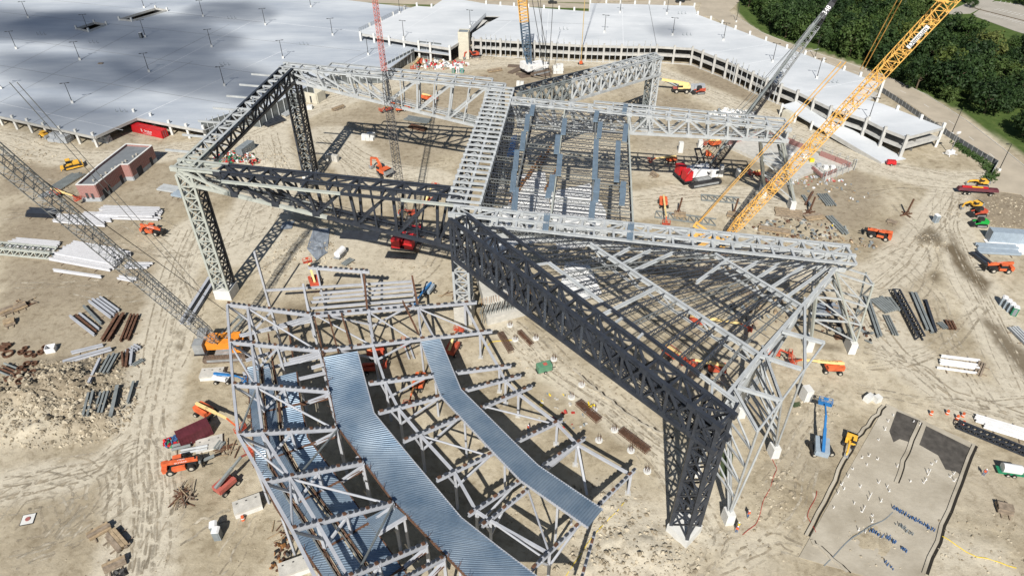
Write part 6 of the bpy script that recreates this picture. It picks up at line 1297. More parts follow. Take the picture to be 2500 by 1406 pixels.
blocks('block_stack', 'blocks', (1690, 220), (7, 4, 2), (1.2, 1.1, 1.1), 'block_grey', 'grey block pallets stacked behind the yellow mobile crane', R(-15)); blocks('block_stack', 'blocks', (900, 340), (3, 2, 2), (1.3, 1.2, 1.0), 'concrete_white', 'white block stack standing in the shadow of the back truss', R(-8)); blocks('block_stack', 'blocks', (812, 392), (3, 1, 2), (1.3, 1.2, 1.0), 'concrete', 'pale block stack beside the dark back column', R(-20)); blocks('block_stack', 'blocks', (757, 266), (1, 1, 1), (1.8, 1.6, 1.3), 'concrete_white', 'single white block beside the haul road below the shed', 0)
def cblock(px, size, lab, m='concrete_white', rz=0.0):
    t = prop(MB().use(m).box((0, 0, size[2] / 2), size, None, (.9, .95)).build('concrete_block', loc=onz(at(*px))), lab, 'concrete block', 'concrete blocks'); t.rotation_euler = (0, 0, rz); return t
for px, sz, lab, rz in (((1758, 430), (1.3, 1.3, 3.6), 'tall white concrete block right of the red crane, left one', 0), ((1800, 432), (1.2, 1.2, 2.6), 'white concrete block right of the red crane, right one', 0), ((1660, 372), (1.5, 1.5, 3.4), 'white concrete pier under the back wing, left one', 0), ((1708, 362), (1.5, 1.5, 2.8), 'white concrete pier under the back wing, right one', 0), ((1964, 975), (1.6, 2.0, 3.0), 'white concrete block with dark marks beside the blue boom lift', .2), ((2120, 975), (2.2, 1.2, 1.1), 'fallen white concrete block at the corner of the slab, left one', .6), ((2140, 978), (1.4, 1.2, 1.3), 'white concrete block at the corner of the slab, right one', .4)): cblock(px, sz, lab, rz=rz)
for px, a, sz, lab in (((512, 1085), .35, (4.6, 3.0, .5), 'pale concrete lid box lying beside the maroon container'), ((607, 1240), .45, (4.4, 2.6, 1.4), 'pale concrete box near the orange barrel'), ((520, 918), .1, (4.4, 2.6, 1.2), 'pale concrete box at the left edge of the grandstand'), ((722, 1392), .4, (4.6, 2.4, 1.6), 'grey white skip at the bottom edge beside the grandstand')):
    t = thing('concrete_box', lab, 'box', onz(at(*px)), a, 'pale boxes'); x, y, z = sz; b = MB().use('concrete_white'); b.box((0, 0, z * .35), (x, y, z * .7)); b.build('base', t); MB().use('concrete').box((0, 0, z * .85), (x * 1.02, y * 1.02, z * .28)).build('lid', t)
    for k in (-.35, 0, .35): MB().use('dark_inside').box((x * k, y * .25, z + .0), (.3, .2, .04)).build('lifting_slot', t)
def toilet(px, m, lab, z=0.0, rz=0.0, roof='white_paint'):
    t = thing('portable_toilet', lab, 'toilet', at(*px, z) if z else onz(at(*px)), rz, 'portable toilets'); MB().use(m).box((0, 0, 1.1), (1.15, 1.15, 2.2)).build('cabin', t); MB().use(roof).prism([(-.62, 2.2), (.62, 2.2), (.3, 2.42), (-.3, 2.42)], -.62, .62).build('roof', t); MB().use('box_grey').box((0, -.59, 1.05), (.7, .05, 1.8)).build('door', t)
toilet((1107, 178), 'green', 'dark green portable toilet by the far haul road, left one'); toilet((1118, 178), 'white_paint', 'white portable toilet by the far haul road, middle one'); toilet((1128, 178), 'teal', 'teal portable toilet by the far haul road, right one'); toilet((346, 93), 'dark_inside', 'lone dark portable toilet on the roof deck', ZL); toilet((2283, 542), 'light_blue_grey', 'grey portable toilet beside the damp dirt cone', rz=.2); toilet((528, 1298), 'box_grey', 'grey portable toilet near the skip, upper one', rz=.3); toilet((534, 1312), 'box_grey', 'grey portable toilet near the skip, lower one', rz=.1)
for k in range(4): toilet((2446 + k * 9, 744 + k * 8), 'light_blue_grey' if k < 3 else 'green', ('grey portable toilet in the row of four at the right edge, ' + ['first', 'second', 'third'][k]) if k < 3 else 'dark green portable toilet ending the row of four at the right edge', rz=-.5)
def tank(c, rz, lab, mfr, mt):
    t = thing('tank_trailer', lab, 'tank trailer', onz(at(*c)), rz, 'tank trailers'); MB().use(mt).tube((-1.5, 0, 1.35), (1.5, 0, 1.35), .85, n=16).build('tank', t); b = MB().use(mfr); b.box((0, 0, .55), (4.2, 1.6, .2)); b.bar((2.1, 0, .55), (3.4, 0, .5), .14); b.build('frame', t)
    for x in (-.5, .5):
        for y in (-.9, .9): wheel(t, x, y, .38, .22)
tank((832, 625), R(70), 'white tank trailer parked behind the floor frame', 'crane_grey', 'white_paint'); tank((2462, 1155), R(-12), 'white tank on green trailer at the lower right edge', 'green', 'white_paint')
t = thing('generator', 'green box generator trailer right of the narrow deck strip', 'generator', onz(at(1328, 906)), R(20)); MB().use('sage_green').box((0, 0, 1.25), (3.0, 1.6, 1.5)).build('housing', t); MB().use('faded_red').box((.2, 0, 2.03), (.8, .8, .06)).build('top_hatch', t); MB().use('black_metal').box((0, 0, .45), (3.4, 1.4, .15)).bar((1.6, 0, .45), (2.6, 0, .4), .12).build('chassis', t)
for y in (-.85, .85): wheel(t, 0, y, .36, .2)
t = thing('light_tower', 'white mobile light tower in the corner by the fence', 'light tower', onz(at(2318, 378)), R(20)); MB().use('white_paint').box((0, 0, .9), (2.6, 1.3, 1.2)).build('housing', t); MB().use('crane_grey').bar((0, 0, 1.4), (0, 0, 7.5), .18).build('mast', t); MB().use('white_paint').box((0, 0, 7.6), (1.4, .4, .6)).build('lamps', t); b = MB().use('white_paint')
for s in (-1, 1): b.bar((-1.6, s * 1.4, .15), (1.6, -s * 1.4, .5), .14)
b.build('outriggers', t)

# ---------------------------------------------------------------- steel lying about
def lay(a, b_, w_, h_, m, lab, grp, kind='ibeam', z=0.0, cat='beam', nm='steel_beam'):
    p, q = at(*a), at(*b_); zz = gz(*((p + q) / 2)[:2]) + h_ / 2 + z; p.z = q.z = zz; o = bar(nm, p, q, w_, h_, m, None, kind)
    return prop(o, lab, cat, grp)
def bundle(a, b_, n, sp, w_, h_, m, lab, grp, layers=1, kind='ibeam', cat='beam', nm='steel_beam', jit=1.0):
    p, q = at(*a), at(*b_); d = (q - p).normalized(); n_ = Vector((-d.y, d.x, 0)); L = (q - p).length
    for l in range(layers):
        for i in range(n - l):
            o = n_ * ((i - (n - 1) / 2 + l * .5) * sp); j0, j1 = rt.uniform(0, jit) * .12 * L, rt.uniform(0, jit) * .12 * L; zz = gz(*((p + q) / 2)[:2]) + .25 + h_ / 2 + l * (h_ + .12)
            x = p + o + d * j0; y = q + o - d * j1; x.z = y.z = zz; prop(bar(nm, x, y, w_, h_, m if not isinstance(m, (list, tuple)) else rt.choice(m), None, kind), lab, cat, grp)
    for k in (.25, .75):      # timber bearers
        c = lerp(p, q, k); x = c - n_ * (n * sp / 2 + .8); y = c + n_ * (n * sp / 2 + .8); x.z = y.z = gz(c.x, c.y) + .12; prop(bar('timber_bearer', x, y, .2, .2, 'timber_old', None), 'timber bearer under the ' + grp, 'timber', 'bearers under the ' + grp)
WS = 'white_steel'
bundle((240, 523), (402, 528), 7, .85, .45, .6, WS, 'white steel beam in the stack nearest the brick building', 'white beams nearest the brick building', 2); bundle((130, 535), (270, 548), 5, .8, .45, .6, WS, 'white steel beam in the stack below the dark sheets', 'white beams below the dark sheets', 1); bundle((190, 528), (300, 531), 3, .9, .5, .6, WS, 'white steel beam between the two white stacks', 'white beams between the stacks')
bundle((20, 594), (150, 605), 5, .8, .45, .55, WS, 'white steel beam in the stack at the left edge', 'white beams at the left edge'); bundle((150, 612), (305, 640), 9, .8, .45, .6, WS, 'white steel beam in the widest stack under the grey boom', 'white beams under the grey boom', 2); bundle((128, 628), (290, 658), 4, .9, .5, .75, WS, 'deep white steel beam on the near side of the widest stack', 'deep white beams under the grey boom'); bundle((120, 662), (258, 682), 1, .9, .5, .7, WS, 'single white toothed beam below the widest stack', 'single toothed beam'); bundle((305, 652), (372, 652), 3, .9, .4, .5, [WS, 'steel_lilac'], 'short white beam right of the grey boom', 'short white beams right of the boom'); bundle((288, 680), (332, 688), 2, .9, .4, .45, WS, 'short white beam lying by itself below the grey boom', 'short white beams below the boom')
def lying_truss(a, b_, w_, h_, m, lab, n=10, ch=.3):
    p, q = at(*a), at(*b_); d = (q - p).normalized(); n_ = Vector((-d.y, d.x, 0)) * w_ / 2; t = thing('lying_truss', lab, 'truss', onz(p), 0, 'trusses lying on the ground'); u = Vector((0, 0, .3)); k = Vector((0, 0, h_))
    for s in (-1, 1):
        bar('chord', p + n_ * s + u, q + n_ * s + u, ch, ch, m, t); 
        if h_ > .5: bar('chord', p + n_ * s + u + k, q + n_ * s + u + k, ch, ch, m, t)
    for i in range(n):
        a0, a1 = lerp(p, q, i / n), lerp(p, q, (i + 1) / n); bar('lacing', a0 + n_ + u, a1 - n_ + u, ch * .6, ch * .6, m, t); bar('strut', a0 + n_ + u, a0 - n_ + u, ch * .6, ch * .6, m, t)
        if h_ > .5:
            for s in (-1, 1): bar('lacing', a0 + n_ * s + u, a1 + n_ * s + u + k, ch * .6, ch * .6, m, t); bar('strut', a0 + n_ * s + u, a0 + n_ * s + u + k, ch * .6, ch * .6, m, t)
            bar('strut', a0 + n_ + u + k, a0 - n_ + u + k, ch * .6, ch * .6, m, t)
lying_truss((-30, 612), (138, 628), 2.6, 1.8, GN, 'pale green lattice truss lying at the left edge', 9, .4); lying_truss((2183, 718), (2243, 832), 1.5, 1.2, DK, 'black truss lying right of the splayed trestle', 12, .3); lying_truss((2335, 1042), (2520, 1118), 1.2, 1.0, DK, 'black truss lying at the lower right edge', 12, .24); lying_truss((1712, 484), (1806, 492), 3.2, .3, 'steel_mid', 'flat grey frame lying left of the yellow boom', 6, .3); lying_truss((1600, 525), (1748, 545), 3.4, .3, 'steel_mid', 'long flat grey frame lying under the orange boom lift', 9, .3); lying_truss((1085, 275), (1165, 300), 3, .8, 'steel_mid', 'grey frame lying below the back truss', 6, .25)
bundle((68, 522), (145, 526), 8, .5, .5, .25, DK, 'dark steel sheet in the stack left of the white beams', 'dark sheets left of the white beams', 3); bundle((128, 468), (198, 424), 8, .55, .4, .4, 'steel_mid', 'grey green tube in the stack behind the brick building', 'tubes behind the brick building', 1, 'tube', 'pipe', 'steel_pipe'); bundle((95, 485), (130, 470), 5, .5, .3, .3, 'steel_light', 'light grey bar at the end of the tube stack', 'light bars by the tube stack')
RM = ['rust', 'steel_lilac', 'steel_mid']
for a, b_, n, w_, m, lab in (((222, 736), (278, 778), 2, .5, LI, 'lilac beam at the top of the fan of beams'), ((240, 730), (290, 766), 2, .45, ['rust', LI], 'toothed rusty beam at the top right of the fan'), ((203, 748), (250, 796), 1, .5, 'steel_mid', 'grey beam in the middle of the fan of beams'), ((172, 775), (232, 822), 1, .5, LI, 'lilac beam at the left of the fan of beams'), ((190, 770), (242, 812), 2, .45, [LI, 'rust'], 'narrow beam in the fan of beams'), ((258, 838), (300, 768), 2, .7, 'rust', 'dark rusty girder right of the fan of beams'), ((305, 836), (332, 768), 3, .45, 'rust', 'rusty beam in the slim bundle right of the girders'), ((175, 866), (256, 846), 1, .55, LI, 'lilac beam below the fan of beams'), ((157, 892), (282, 856), 1, .7, LI, 'long lilac beam below the fan of beams'), ((222, 952), (252, 886), 1, .5, LI, 'lilac beam at the edge of the spoil heap'), ((255, 922), (283, 870), 3, .45, 'steel_mid', 'grey beam in the trio beside the spoil heap'), ((302, 900), (300, 862), 1, .4, 'rust', 'short rusty beam beside the spoil heap'), ((315, 898), (320, 855), 2, .5, ['rust', LI], 'short beam in the pair beside the track'), ((325, 895), (352, 880), 2, .3, 'steel_mid', 'short grey bar beside the track'), ((318, 852), (335, 860), 4, .4, LI, 'short lilac offcut in the little bundle'), ((218, 1034), (232, 972), 2, .45, 'steel_mid', 'grey beam at the left of the bundle below the heap'), ((245, 1025), (262, 968), 3, .4, 'steel_mid', 'grey beam in the middle of the bundle below the heap'), ((275, 1030), (292, 950), 1, .7, 'steel_mid', 'wide grey beam at the right of the bundle below the heap'), ((314, 993), (330, 936), 1, .5, 'steel_mid', 'single grey beam beside the dirt track'), ((440, 798), (514, 682), 1, .7, 'steel_lilac', 'long lilac beam lying beside the pale front column, left one'), ((457, 800), (522, 694), 1, .7, 'steel_lilac', 'long lilac beam lying beside the pale front column, right one')):
    bundle(a, b_, n, w_ * 1.7, w_, w_ * 1.1, m, lab, 'beams: ' + lab.replace(' beam', '')[:34], jit=.6)
for a, b_, n, w_, m, lab, kd in (((2378, 602), (2485, 608), 2, .7, 'light_blue_grey', 'blue grey beam in front of the long grey container, far pair', 'box'), ((2382, 616), (2490, 622), 2, .7, 'light_blue_grey', 'blue grey beam in front of the long grey container, near pair', 'box'), ((2374, 620), (2418, 654), 2, .8, DK, 'dark beam beside the right edge telehandler', 'box'), ((2136, 730), (2178, 765), 6, .45, 'steel_mid', 'grey green sheet in the stack left of the black truss', 'box'), ((2166, 728), (2192, 762), 2, .5, 'steel_mid', 'grey green sheet beside the black truss', 'box'), ((2162, 772), (2186, 822), 3, .35, 'steel_mid', 'grey tube below the grey green sheets', 'tube'), ((2228, 718), (2270, 816), 2, .6, 'steel_mid', 'long grey beam right of the black truss', 'ibeam'), ((2256, 732), (2284, 818), 1, .6, DK, 'dark beam right of the long grey beams', 'ibeam'), ((2112, 722), (2148, 830), 2, .5, 'steel_mid', 'long grey beam left of the sheets', 'ibeam'), ((2292, 790), (2310, 806), 3, .35, 'steel_mid', 'short grey beam beside the brown offcuts', 'ibeam'), ((2314, 785), (2325, 808), 3, .45, 'rust', 'short brown beam right of the black truss foot', 'ibeam'), ((2292, 872), (2392, 884), 1, .5, 'white_paint', 'white beam at the far side of the white rack', 'ibeam'), ((2288, 886), (2388, 900), 2, .6, 'white_paint', 'white beam in the middle of the white rack', 'ibeam'), ((2284, 900), (2384, 914), 1, .4, 'white_paint', 'white beam at the near side of the white rack', 'ibeam'), ((2385, 918), (2398, 886), 3, .35, 'timber_old', 'old timber at the end of the white rack', 'box'), ((2375, 1022), (2510, 1062), 3, .5, 'white_paint', 'white beam in the stack at the lower right edge', 'ibeam'), ((2395, 1040), (2520, 1078), 2, .5, 'white_paint', 'white beam on the near side of the lower right stack', 'ibeam'), ((1958, 478), (1980, 508), 2, .4, 'steel_mid', 'grey beam beside the back wing trestle', 'ibeam'), ((2006, 476), (2030, 506), 5, .45, 'steel_mid', 'grey green tube in the bundle beside the back wing trestle', 'tube'), ((2022, 530), (2066, 576), 3, .5, 'steel_mid', 'grey tube in the fan right of the timber mats', 'tube'), ((1965, 505), (1985, 470), 1, .5, 'rust', 'brown post lying near the trestle', 'box'), ((2470, 800), (2520, 850), 4, .45, 'steel_light', 'pale beam at the right edge below the toilets', 'ibeam'), ((2165, 540), (2190, 548), 3, .4, 'timber_old', 'old timber beside the steel post stand', 'box'), ((420, 1098), (470, 1086), 2, .6, 'steel_mid', 'grey pipe behind the telehandler carrying a beam', 'tube'), ((440, 1108), (510, 1095), 2, .5, 'steel_light', 'pale pipe behind the telehandler carrying a beam', 'tube'), ((530, 1100), (545, 1080), 3, .35, 'steel_mid', 'short grey beam beside the pale lid box', 'ibeam'), ((985, 838), (1000, 882), 1, .4, LI, 'lilac tube lying between the decks, left one', 'tube'), ((996, 836), (1012, 880), 1, .4, LI, 'lilac tube lying between the decks, right one', 'tube'), ((500, 340), (520, 345), 2, .5, 'steel_light', 'pale bar below the metal wall corner', 'ibeam'), ((690, 285), (725, 268), 4, .6, 'steel_light', 'pale sheet in the stack behind the dark column', 'box'), ((640, 308), (690, 290), 5, .8, DK, 'dark sheet lying beside the metal wall', 'box'), ((390, 460), (440, 468), 4, .6, 'steel_light', 'pale sheet at the foot of the front column', 'box'), ((425, 475), (452, 480), 3, .7, 'light_blue_grey', 'blue grey sheet behind the pale front column', 'box'), ((838, 650), (860, 635), 3, .4, 'steel_mid', 'grey sheet right of the white tank trailer', 'box'), ((1620, 195), (1660, 215), 3, .5, 'block_grey', 'grey pipe behind the yellow mobile crane', 'tube'), ((1000, 310), (1040, 320), 4, .5, 'rust', 'dark beam in the heap below the back truss', 'ibeam'), ((990, 290), (1050, 300), 5, .5, 'steel_mid', 'grey joist in the heap below the back truss', 'ibeam')):
    bundle(a, b_, n, w_ * 1.45, w_, w_ * .85 if kd != 'tube' else w_, m, lab, 'steel: ' + lab[:40], kind=kd, jit=.5)
for a, b_, n in (((1412, 984), (1464, 1030), 6), ((1516, 1052), (1584, 1104), 6), ((1222, 816), (1250, 862), 5), ((1268, 812), (1300, 846), 4)):
    p, q = at(*a), at(*b_); t = thing('rebar_cage', 'long dark rebar cage lying on the pale ground, starting near pixel row' if False else 'long dark rebar cage lying on the pale ground beside the black truss', 'rebar', onz((p + q) / 2), 0, 'rebar cages'); d = (q - p).normalized(); n_ = Vector((-d.y, d.x, 0))
    for i in range(n):
        for z in (.15, .8): bar('rod', p + n_ * (i - n / 2) * .28 + Vector((0, 0, z)), q + n_ * (i - n / 2) * .28 + Vector((0, 0, z)), .09, .09, 'rust', t)
    for i in range(14):
        c = lerp(p, q, (i + .5) / 14); bar('stirrup', c - n_ * n * .15 + Vector((0, 0, .8)), c + n_ * n * .13 + Vector((0, 0, .8)), .06, .06, 'rust', t); bar('stirrup', c - n_ * n * .15 + Vector((0, 0, .1)), c - n_ * n * .15 + Vector((0, 0, .8)), .06, .06, 'rust', t)
# timber
for a, b_, n, lab in (((215, 1316), (272, 1284), 3, 'timber in the stack left of the bottom track, upper stack'), ((272, 1302), (306, 1342), 4, 'timber in the short wide stack beside the bottom track'), ((252, 1394), (310, 1368), 3, 'timber in the stack at the bottom edge'), ((0, 770), (36, 756), 4, 'timber in the pallet heap at the left edge, near stack'), ((30, 760), (66, 745), 4, 'timber in the pallet heap at the left edge, far stack'), ((10, 795), (40, 786), 4, 'timber in the pallet heap at the left edge, lowest stack'), ((1890, 518), (1960, 528), 8, 'brown timber mat beside the back wing pedestal'), ((1965, 535), (2010, 530), 5, 'brown timber mat right of the yellow boom'), ((1700, 430), (1715, 415), 3, 'old timber beside the red crane') if False else ((1590, 425), (1605, 435), 3, 'old timber left of the red crane'), ((1850, 560), (1930, 572), 4, 'pale plank behind the front wing end'), ((812, 272), (840, 262), 3, 'timber in the stack on the haul road verge'), ((1150, 200), (1190, 190), 3, 'timber mat left of the white crawler crane'), ((1190, 178), (1225, 172), 3, 'timber mat by the far haul road'), ((2430, 1240), (2470, 1250), 4, 'timber in the pile at the right bottom'), ((1620, 525), (1660, 512), 3, 'timber mat under the steel post stand') if False else ((1645, 525), (1675, 528), 5, 'timber mat under the left steel post stand'), ((1775, 525), (1800, 532), 4, 'timber mat under the right steel post stand')):
    bundle(a, b_, n, .55, .5, .35, ['timber', 'timber_old'], lab, 'timber: ' + lab[:36], 2 if n < 5 else 1, 'box', 'timber', 'timber_baulk', jit=.5)
for (cx, cy, n, L, lab) in ((455, 1215, 26, 4.0, 'heap of loose sticks of timber below the orange telehandler'), (550, 1098, 14, 3.2, 'heap of poles beside the pale lid box'), (690, 1300, 10, 3, 'heap of rusty bars at the grandstand foot'), (60, 740, 12, 3.5, 'heap of broken timber at the left edge'), (1165, 730, 14, 3.5, 'heap of poles left of the middle pier') if False else (1105, 720, 12, 4, 'heap of poles left of the middle pier'), (975, 600, 8, 3, 'small heap of timber behind the floor frame')):
    t = thing('timber_heap', lab, 'timber heap', onz(at(cx, cy)), 0, 'heaps of timber'); 
    for k in range(n):
        c = Vector((rt.gauss(0, 1.1), rt.gauss(0, .8), .15 + k * .025)); an = rt.uniform(0, math.pi); d = Vector((math.cos(an), math.sin(an), rt.uniform(-.06, .06))) * rt.uniform(.5, 1) * L / 2; MB().use(rt.choice(['timber', 'timber_old', 'rust'])).bar(c - d, c + d, .16, .14).build('stick', t)
# steel post stands
for px, m in (((1655, 522), 'rust'), ((1790, 524), 'rust'), ((2212, 525), 'rust'), ((1975, 520), 'rust')):
    p = onz(at(*px)); t = thing('post_stand', 'rusty steel post on a cross foot ' + {1655: 'in front of the sheet bundles', 1790: 'left of the yellow boom', 2212: 'alone on the open ground at right', 1975: 'beside the timber mats'}[px[0]], 'post', p, .3, 'steel post stands'); b = MB().use(m); b.bar((-2, 0, .15), (2, 0, .15), .3, .3).bar((0, -1.6, .15), (0, 1.6, .15), .3, .3); b.build('cross_foot', t); MB().use(m).bar((0, 0, .3), (.5, 0, 5.0), .35).build('post', t); MB().use(m).bar((1, 0, .3), (.2, 0, 1.6), .16).bar((-1, 0, .3), (.1, 0, 1.6), .16).build('prop', t)
# rusty rings at the left
for k, (x, y, r) in enumerate(((52, 862, .9), (62, 852, .7), (100, 862, .9), (112, 850, 1.0), (70, 866, 1.2), (84, 870, .6), (68, 892, 1.0), (86, 890, .8), (55, 908, .9), (62, 912, .8), (20, 866, 1.6), (88, 922, 1.0), (70, 932, 1.1), (55, 936, 1.0), (28, 938, 1.0), (62, 950, 1.3), (85, 936, .9))):
    b = MB().use('rust'); n = 14; r *= .62
    for i in range(n):
        a0, a1 = 2 * math.pi * i / n, 2 * math.pi * (i + 1) / n; b.bar((math.cos(a0) * r, math.sin(a0) * r, .3), (math.cos(a1) * r, math.sin(a1) * r, .3), .22, .5)
    prop(b.build('pipe_ring', loc=onz(at(x, y))), 'rusty cut pipe ring lying among others at the left edge', 'ring', 'rusty pipe rings at the left edge')
bundle((0, 900), (50, 920), 4, .7, .4, .4, ['rust', 'steel_mid'], 'rusty tube pointing in from the left edge', 'rusty tubes at the left edge', kind='tube', cat='pipe', nm='steel_pipe'); bundle((0, 850), (24, 852), 3, .8, .6, .5, 'rust', 'rusty plate at the left edge', 'rusty plates at the left edge')
t = thing('manhole_slab', 'white square manhole slab with a brick ring at lower left', 'manhole', onz(at(69, 1268)), .25); MB().use('concrete_white').box((0, 0, .08), (1.9, 1.9, .22)).build('slab', t); MB().use('brick_red').tube((0, 0, .15), (0, 0, .3), .4, n=12).build('cover', t); b = MB().use('black_metal'); [b.bar(*e, .1) for e in (((-1, -1, .1), (1, -1, .1)), ((1, -1, .1), (1, 1, .1)), ((1, 1, .1), (-1, 1, .1)), ((-1, 1, .1), (-1, -1, .1)))]; b.build('frame', t)
p = onz(at(126, 856)); t = thing('open_box', 'small white open box beside the rusty rings', 'box', p, .3); MB().use('white_paint').box((0, -.8, .6), (1.8, .12, 1.2)).box((0, .8, .6), (1.8, .12, 1.2)).box((-.9, 0, .6), (.12, 1.6, 1.2)).box((.9, 0, .6), (.12, 1.6, 1.2)).build('side', t); MB().use('block_grey').box((0, 0, .1), (1.7, 1.5, .15)).build('bottom', t)
def barrel(px, lab): t = thing('traffic_barrel', lab, 'barrel', onz(at(*px)), 0, 'orange barrels'); MB().use('orange').tube((0, 0, 0), (0, 0, 1.0), .32, .24, 12).build('body', t); MB().use('white_paint').tube((0, 0, .45), (0, 0, .6), .31, .29, 12).build('stripe', t)
for px, lab in (((594, 1268), 'orange red drum beside the pale concrete box'), ((2272, 1012), 'orange barrel at the far edge of the slab'), ((2312, 1010), 'orange barrel among three by the slab edge, left'), ((2336, 1022), 'orange barrel among three by the slab edge, middle'), ((2350, 1016), 'orange barrel among three by the slab edge, right'), ((2350, 1036), 'orange barrel nearest the white beams at lower right'), ((733, 1380), 'red drum beside the skip at the bottom edge')): barrel(px, lab)
# ---------------------------------------------------------------- rubbish heap and tarps
def litter(name, cx, cy, rx, ry, n, mats_, lab, smin=.25, smax=.8, zk=.5):
    b = MB(); c = at(cx, cy)
    for k in range(n):
        a = rt.uniform(0, 6.28); r = math.sqrt(rt.random()); p = Vector((c.x + math.cos(a) * r * rx, c.y + math.sin(a) * r * ry, 0)); p.z = gz(p.x, p.y) + (1 - r) * zk * rt.random() + .1; s = rt.uniform(smin, smax); b.use(rt.choice(mats_)).box(p, (s, s * rt.uniform(.3, 1), s * rt.uniform(.2, .7)), Matrix.Rotation(rt.uniform(0, 3), 3, Vector((rt.random(), rt.random(), 1)).normalized()))
    return prop(b.build(name), lab, kind='stuff')
litter('rubbish_heap', 570, 385, 6.5, 4.5, 420, ['crane_red', 'black_metal', 'green', 'white_paint', 'faded_red', 'timber', 'box_grey'], 'scattered heap of red, green and black rubbish beside the open grey container', zk=1.0); litter('rubbish_heap', 622, 398, 2, 2, 60, ['black_metal', 'crane_red', 'timber'], 'small heap of black and red rubbish'); litter('rubbish_heap', 430, 1080, 2.2, 1.4, 60, ['black_metal', 'crane_red', 'conduit_blue', 'green'], 'tangle of tools and hoses at the end of the maroon container'); litter('rubbish_heap', 290, 70 + 1330, 1, .6, 20, ['black_metal'], 'dark scraps at the bottom edge'); litter('rubbish_heap', 1075, 160, 11, 5, 240, ['white_paint', 'concrete_white', 'box_grey', 'timber', 'crane_red'], 'white jumble of equipment in front of the dark panels', .5, 1.8, 2.0); litter('deck_rubble', 246, 155, 2.2, 1.4, 1, ['timber_old'], 'brown rubble scrap beneath the deck lamp')
litter('rubbish_heap', 2000, 600, 16, 5, 200, ['timber_old', 'box_grey', 'steel_mid', 'black_metal', 'timber_old', 'timber', 'rust'], 'scatter of timber, plates and gear behind the front wing end', .25, 1.0, .3); litter('rubbish_heap', 1940, 560, 14, 5, 140, ['timber_old', 'box_grey', 'steel_mid', 'concrete', 'rust', 'black_metal'], 'scatter of gear around the timber mats', .25, 1.0, .3); litter('rubbish_heap', 1960, 440, 12, 3, 100, ['white_paint', 'block_grey', 'timber', 'faded_red'], 'scatter of white bags and blocks by the brick base', .3, 1.0, .3); litter('rubbish_heap', 2060, 790, 6, 8, 80, ['timber_old', 'steel_mid', 'black_metal', 'rust'], 'scatter of plates and timber under the splayed trestle', .3, 1.4, .3); litter('rubbish_heap', 1850, 760, 10, 8, 90, ['steel_mid', 'black_metal', 'timber_old', 'timber', 'box_grey'], 'scatter of cables and gear under the slanting joists', .3, 1.2, .3); litter('rubbish_heap', 690, 1345, 1.6, 4, 50, ['rust', 'black_metal', 'rust_orange'], 'rusty scrap at the foot of the grandstand'); litter('rubbish_heap', 1380, 1000, 6, 5, 60, ['hose_red', 'box_grey', 'concrete', 'safety_yellow'], 'hoses and scraps beside the grandstand end', .2, .7, .2); litter('rubbish_heap', 1790, 280, 9, 4, 130, ['white_paint', 'concrete_white', 'box_grey'], 'white scaffold frames heaped behind the back wing', .4, 1.6, 1.0); litter('rubbish_heap', 2040, 470, 10, 6, 40, ['white_paint', 'timber', 'box_grey'], 'sparse scraps on the open ground', .2, .8, .1)
b = MB().use('timber_old').box((0, 0, .15), (1.8, 1.2, .3)); prop(b.build('rubble_scrap', loc=at(246, 156, ZL)), 'brown heap of scrap lying on the left roof deck', 'scrap')
def tarp(pts, m, lab, z=.12):
    P = [at(*p) for p in pts]; c = sum(P, Vector()) / len(P); b = MB().use(m); n = len(P); V = []; F = []
    rings = 5
    for r in range(rings + 1):
        for i in range(n * 4):
            k = i / 4; a = P[int(k) % n]; e = P[(int(k) + 1) % n]; q = lerp(a, e, k - int(k)); q = lerp(c, q, (r + .02) / rings); V.append(Vector((q.x, q.y, gz(q.x, q.y) + z + .25 * noise.noise(q * .9) + .1)))
    N = n * 4
    for r in range(rings):
        for i in range(N): F.append((r * N + i, r * N + (i + 1) % N, (r + 1) * N + (i + 1) % N, (r + 1) * N + i))
    b.poly(V, F); o = b.build('tarpaulin'); prop(o, lab, 'tarpaulin', 'sheets spread on the ground'); return o
tarp([(1262, 430), (1330, 420), (1345, 520), (1330, 590), (1250, 600), (1235, 520)], 'tarp_white', 'large white sheet on the ground under the sheet bundles'); tarp([(1340, 470), (1440, 450), (1480, 520), (1470, 600), (1360, 610)], 'tarp_white', 'white sheet on the ground under the front wing start'); tarp([(1180, 520), (1250, 500), (1260, 600), (1200, 640), (1160, 560)], 'tarp_white', 'white sheet on the ground beside the black truss head'); tarp([(1380, 640), (1440, 650), (1470, 720), (1410, 740), (1370, 690)], 'tarp_white', 'small white sheet under the slanting joists'); tarp([(765, 560), (805, 560), (800, 620), (775, 640), (750, 610)], 'tarp_grey', 'crumpled blue grey sheet in the trench behind the floor frame'); tarp([(690, 545), (720, 540), (712, 560), (685, 562)], 'tarp_grey', 'small blue grey sheet beside the truss shadow'); tarp([(2400, 585), (2520, 590), (2520, 625), (2430, 622)], 'tarp_white', 'white sheet spread between the long grey container and blue grey beams'); tarp([(1240, 340), (1262, 330), (1256, 380), (1222, 390)], 'blue', 'blue sheet under the spine of the frame'); tarp([(1990, 742), (2050, 740), (2060, 770), (1990, 775)], 'tarp_grey', 'pale sheet under the splayed trestle')
for px in ((1245, 500), (1268, 470), (1290, 440), (1315, 415), (1330, 470)):
    p = at(*px); q = at(px[0] + 32, px[1] - 55); prop(bar('rebar_row', p + Vector((0, 0, .8)), q + Vector((0, 0, .8)), .35, 1.2, 'rust_orange', None), 'rusty orange rebar row standing on the white sheet', 'rebar', 'rebar rows on the white sheet')
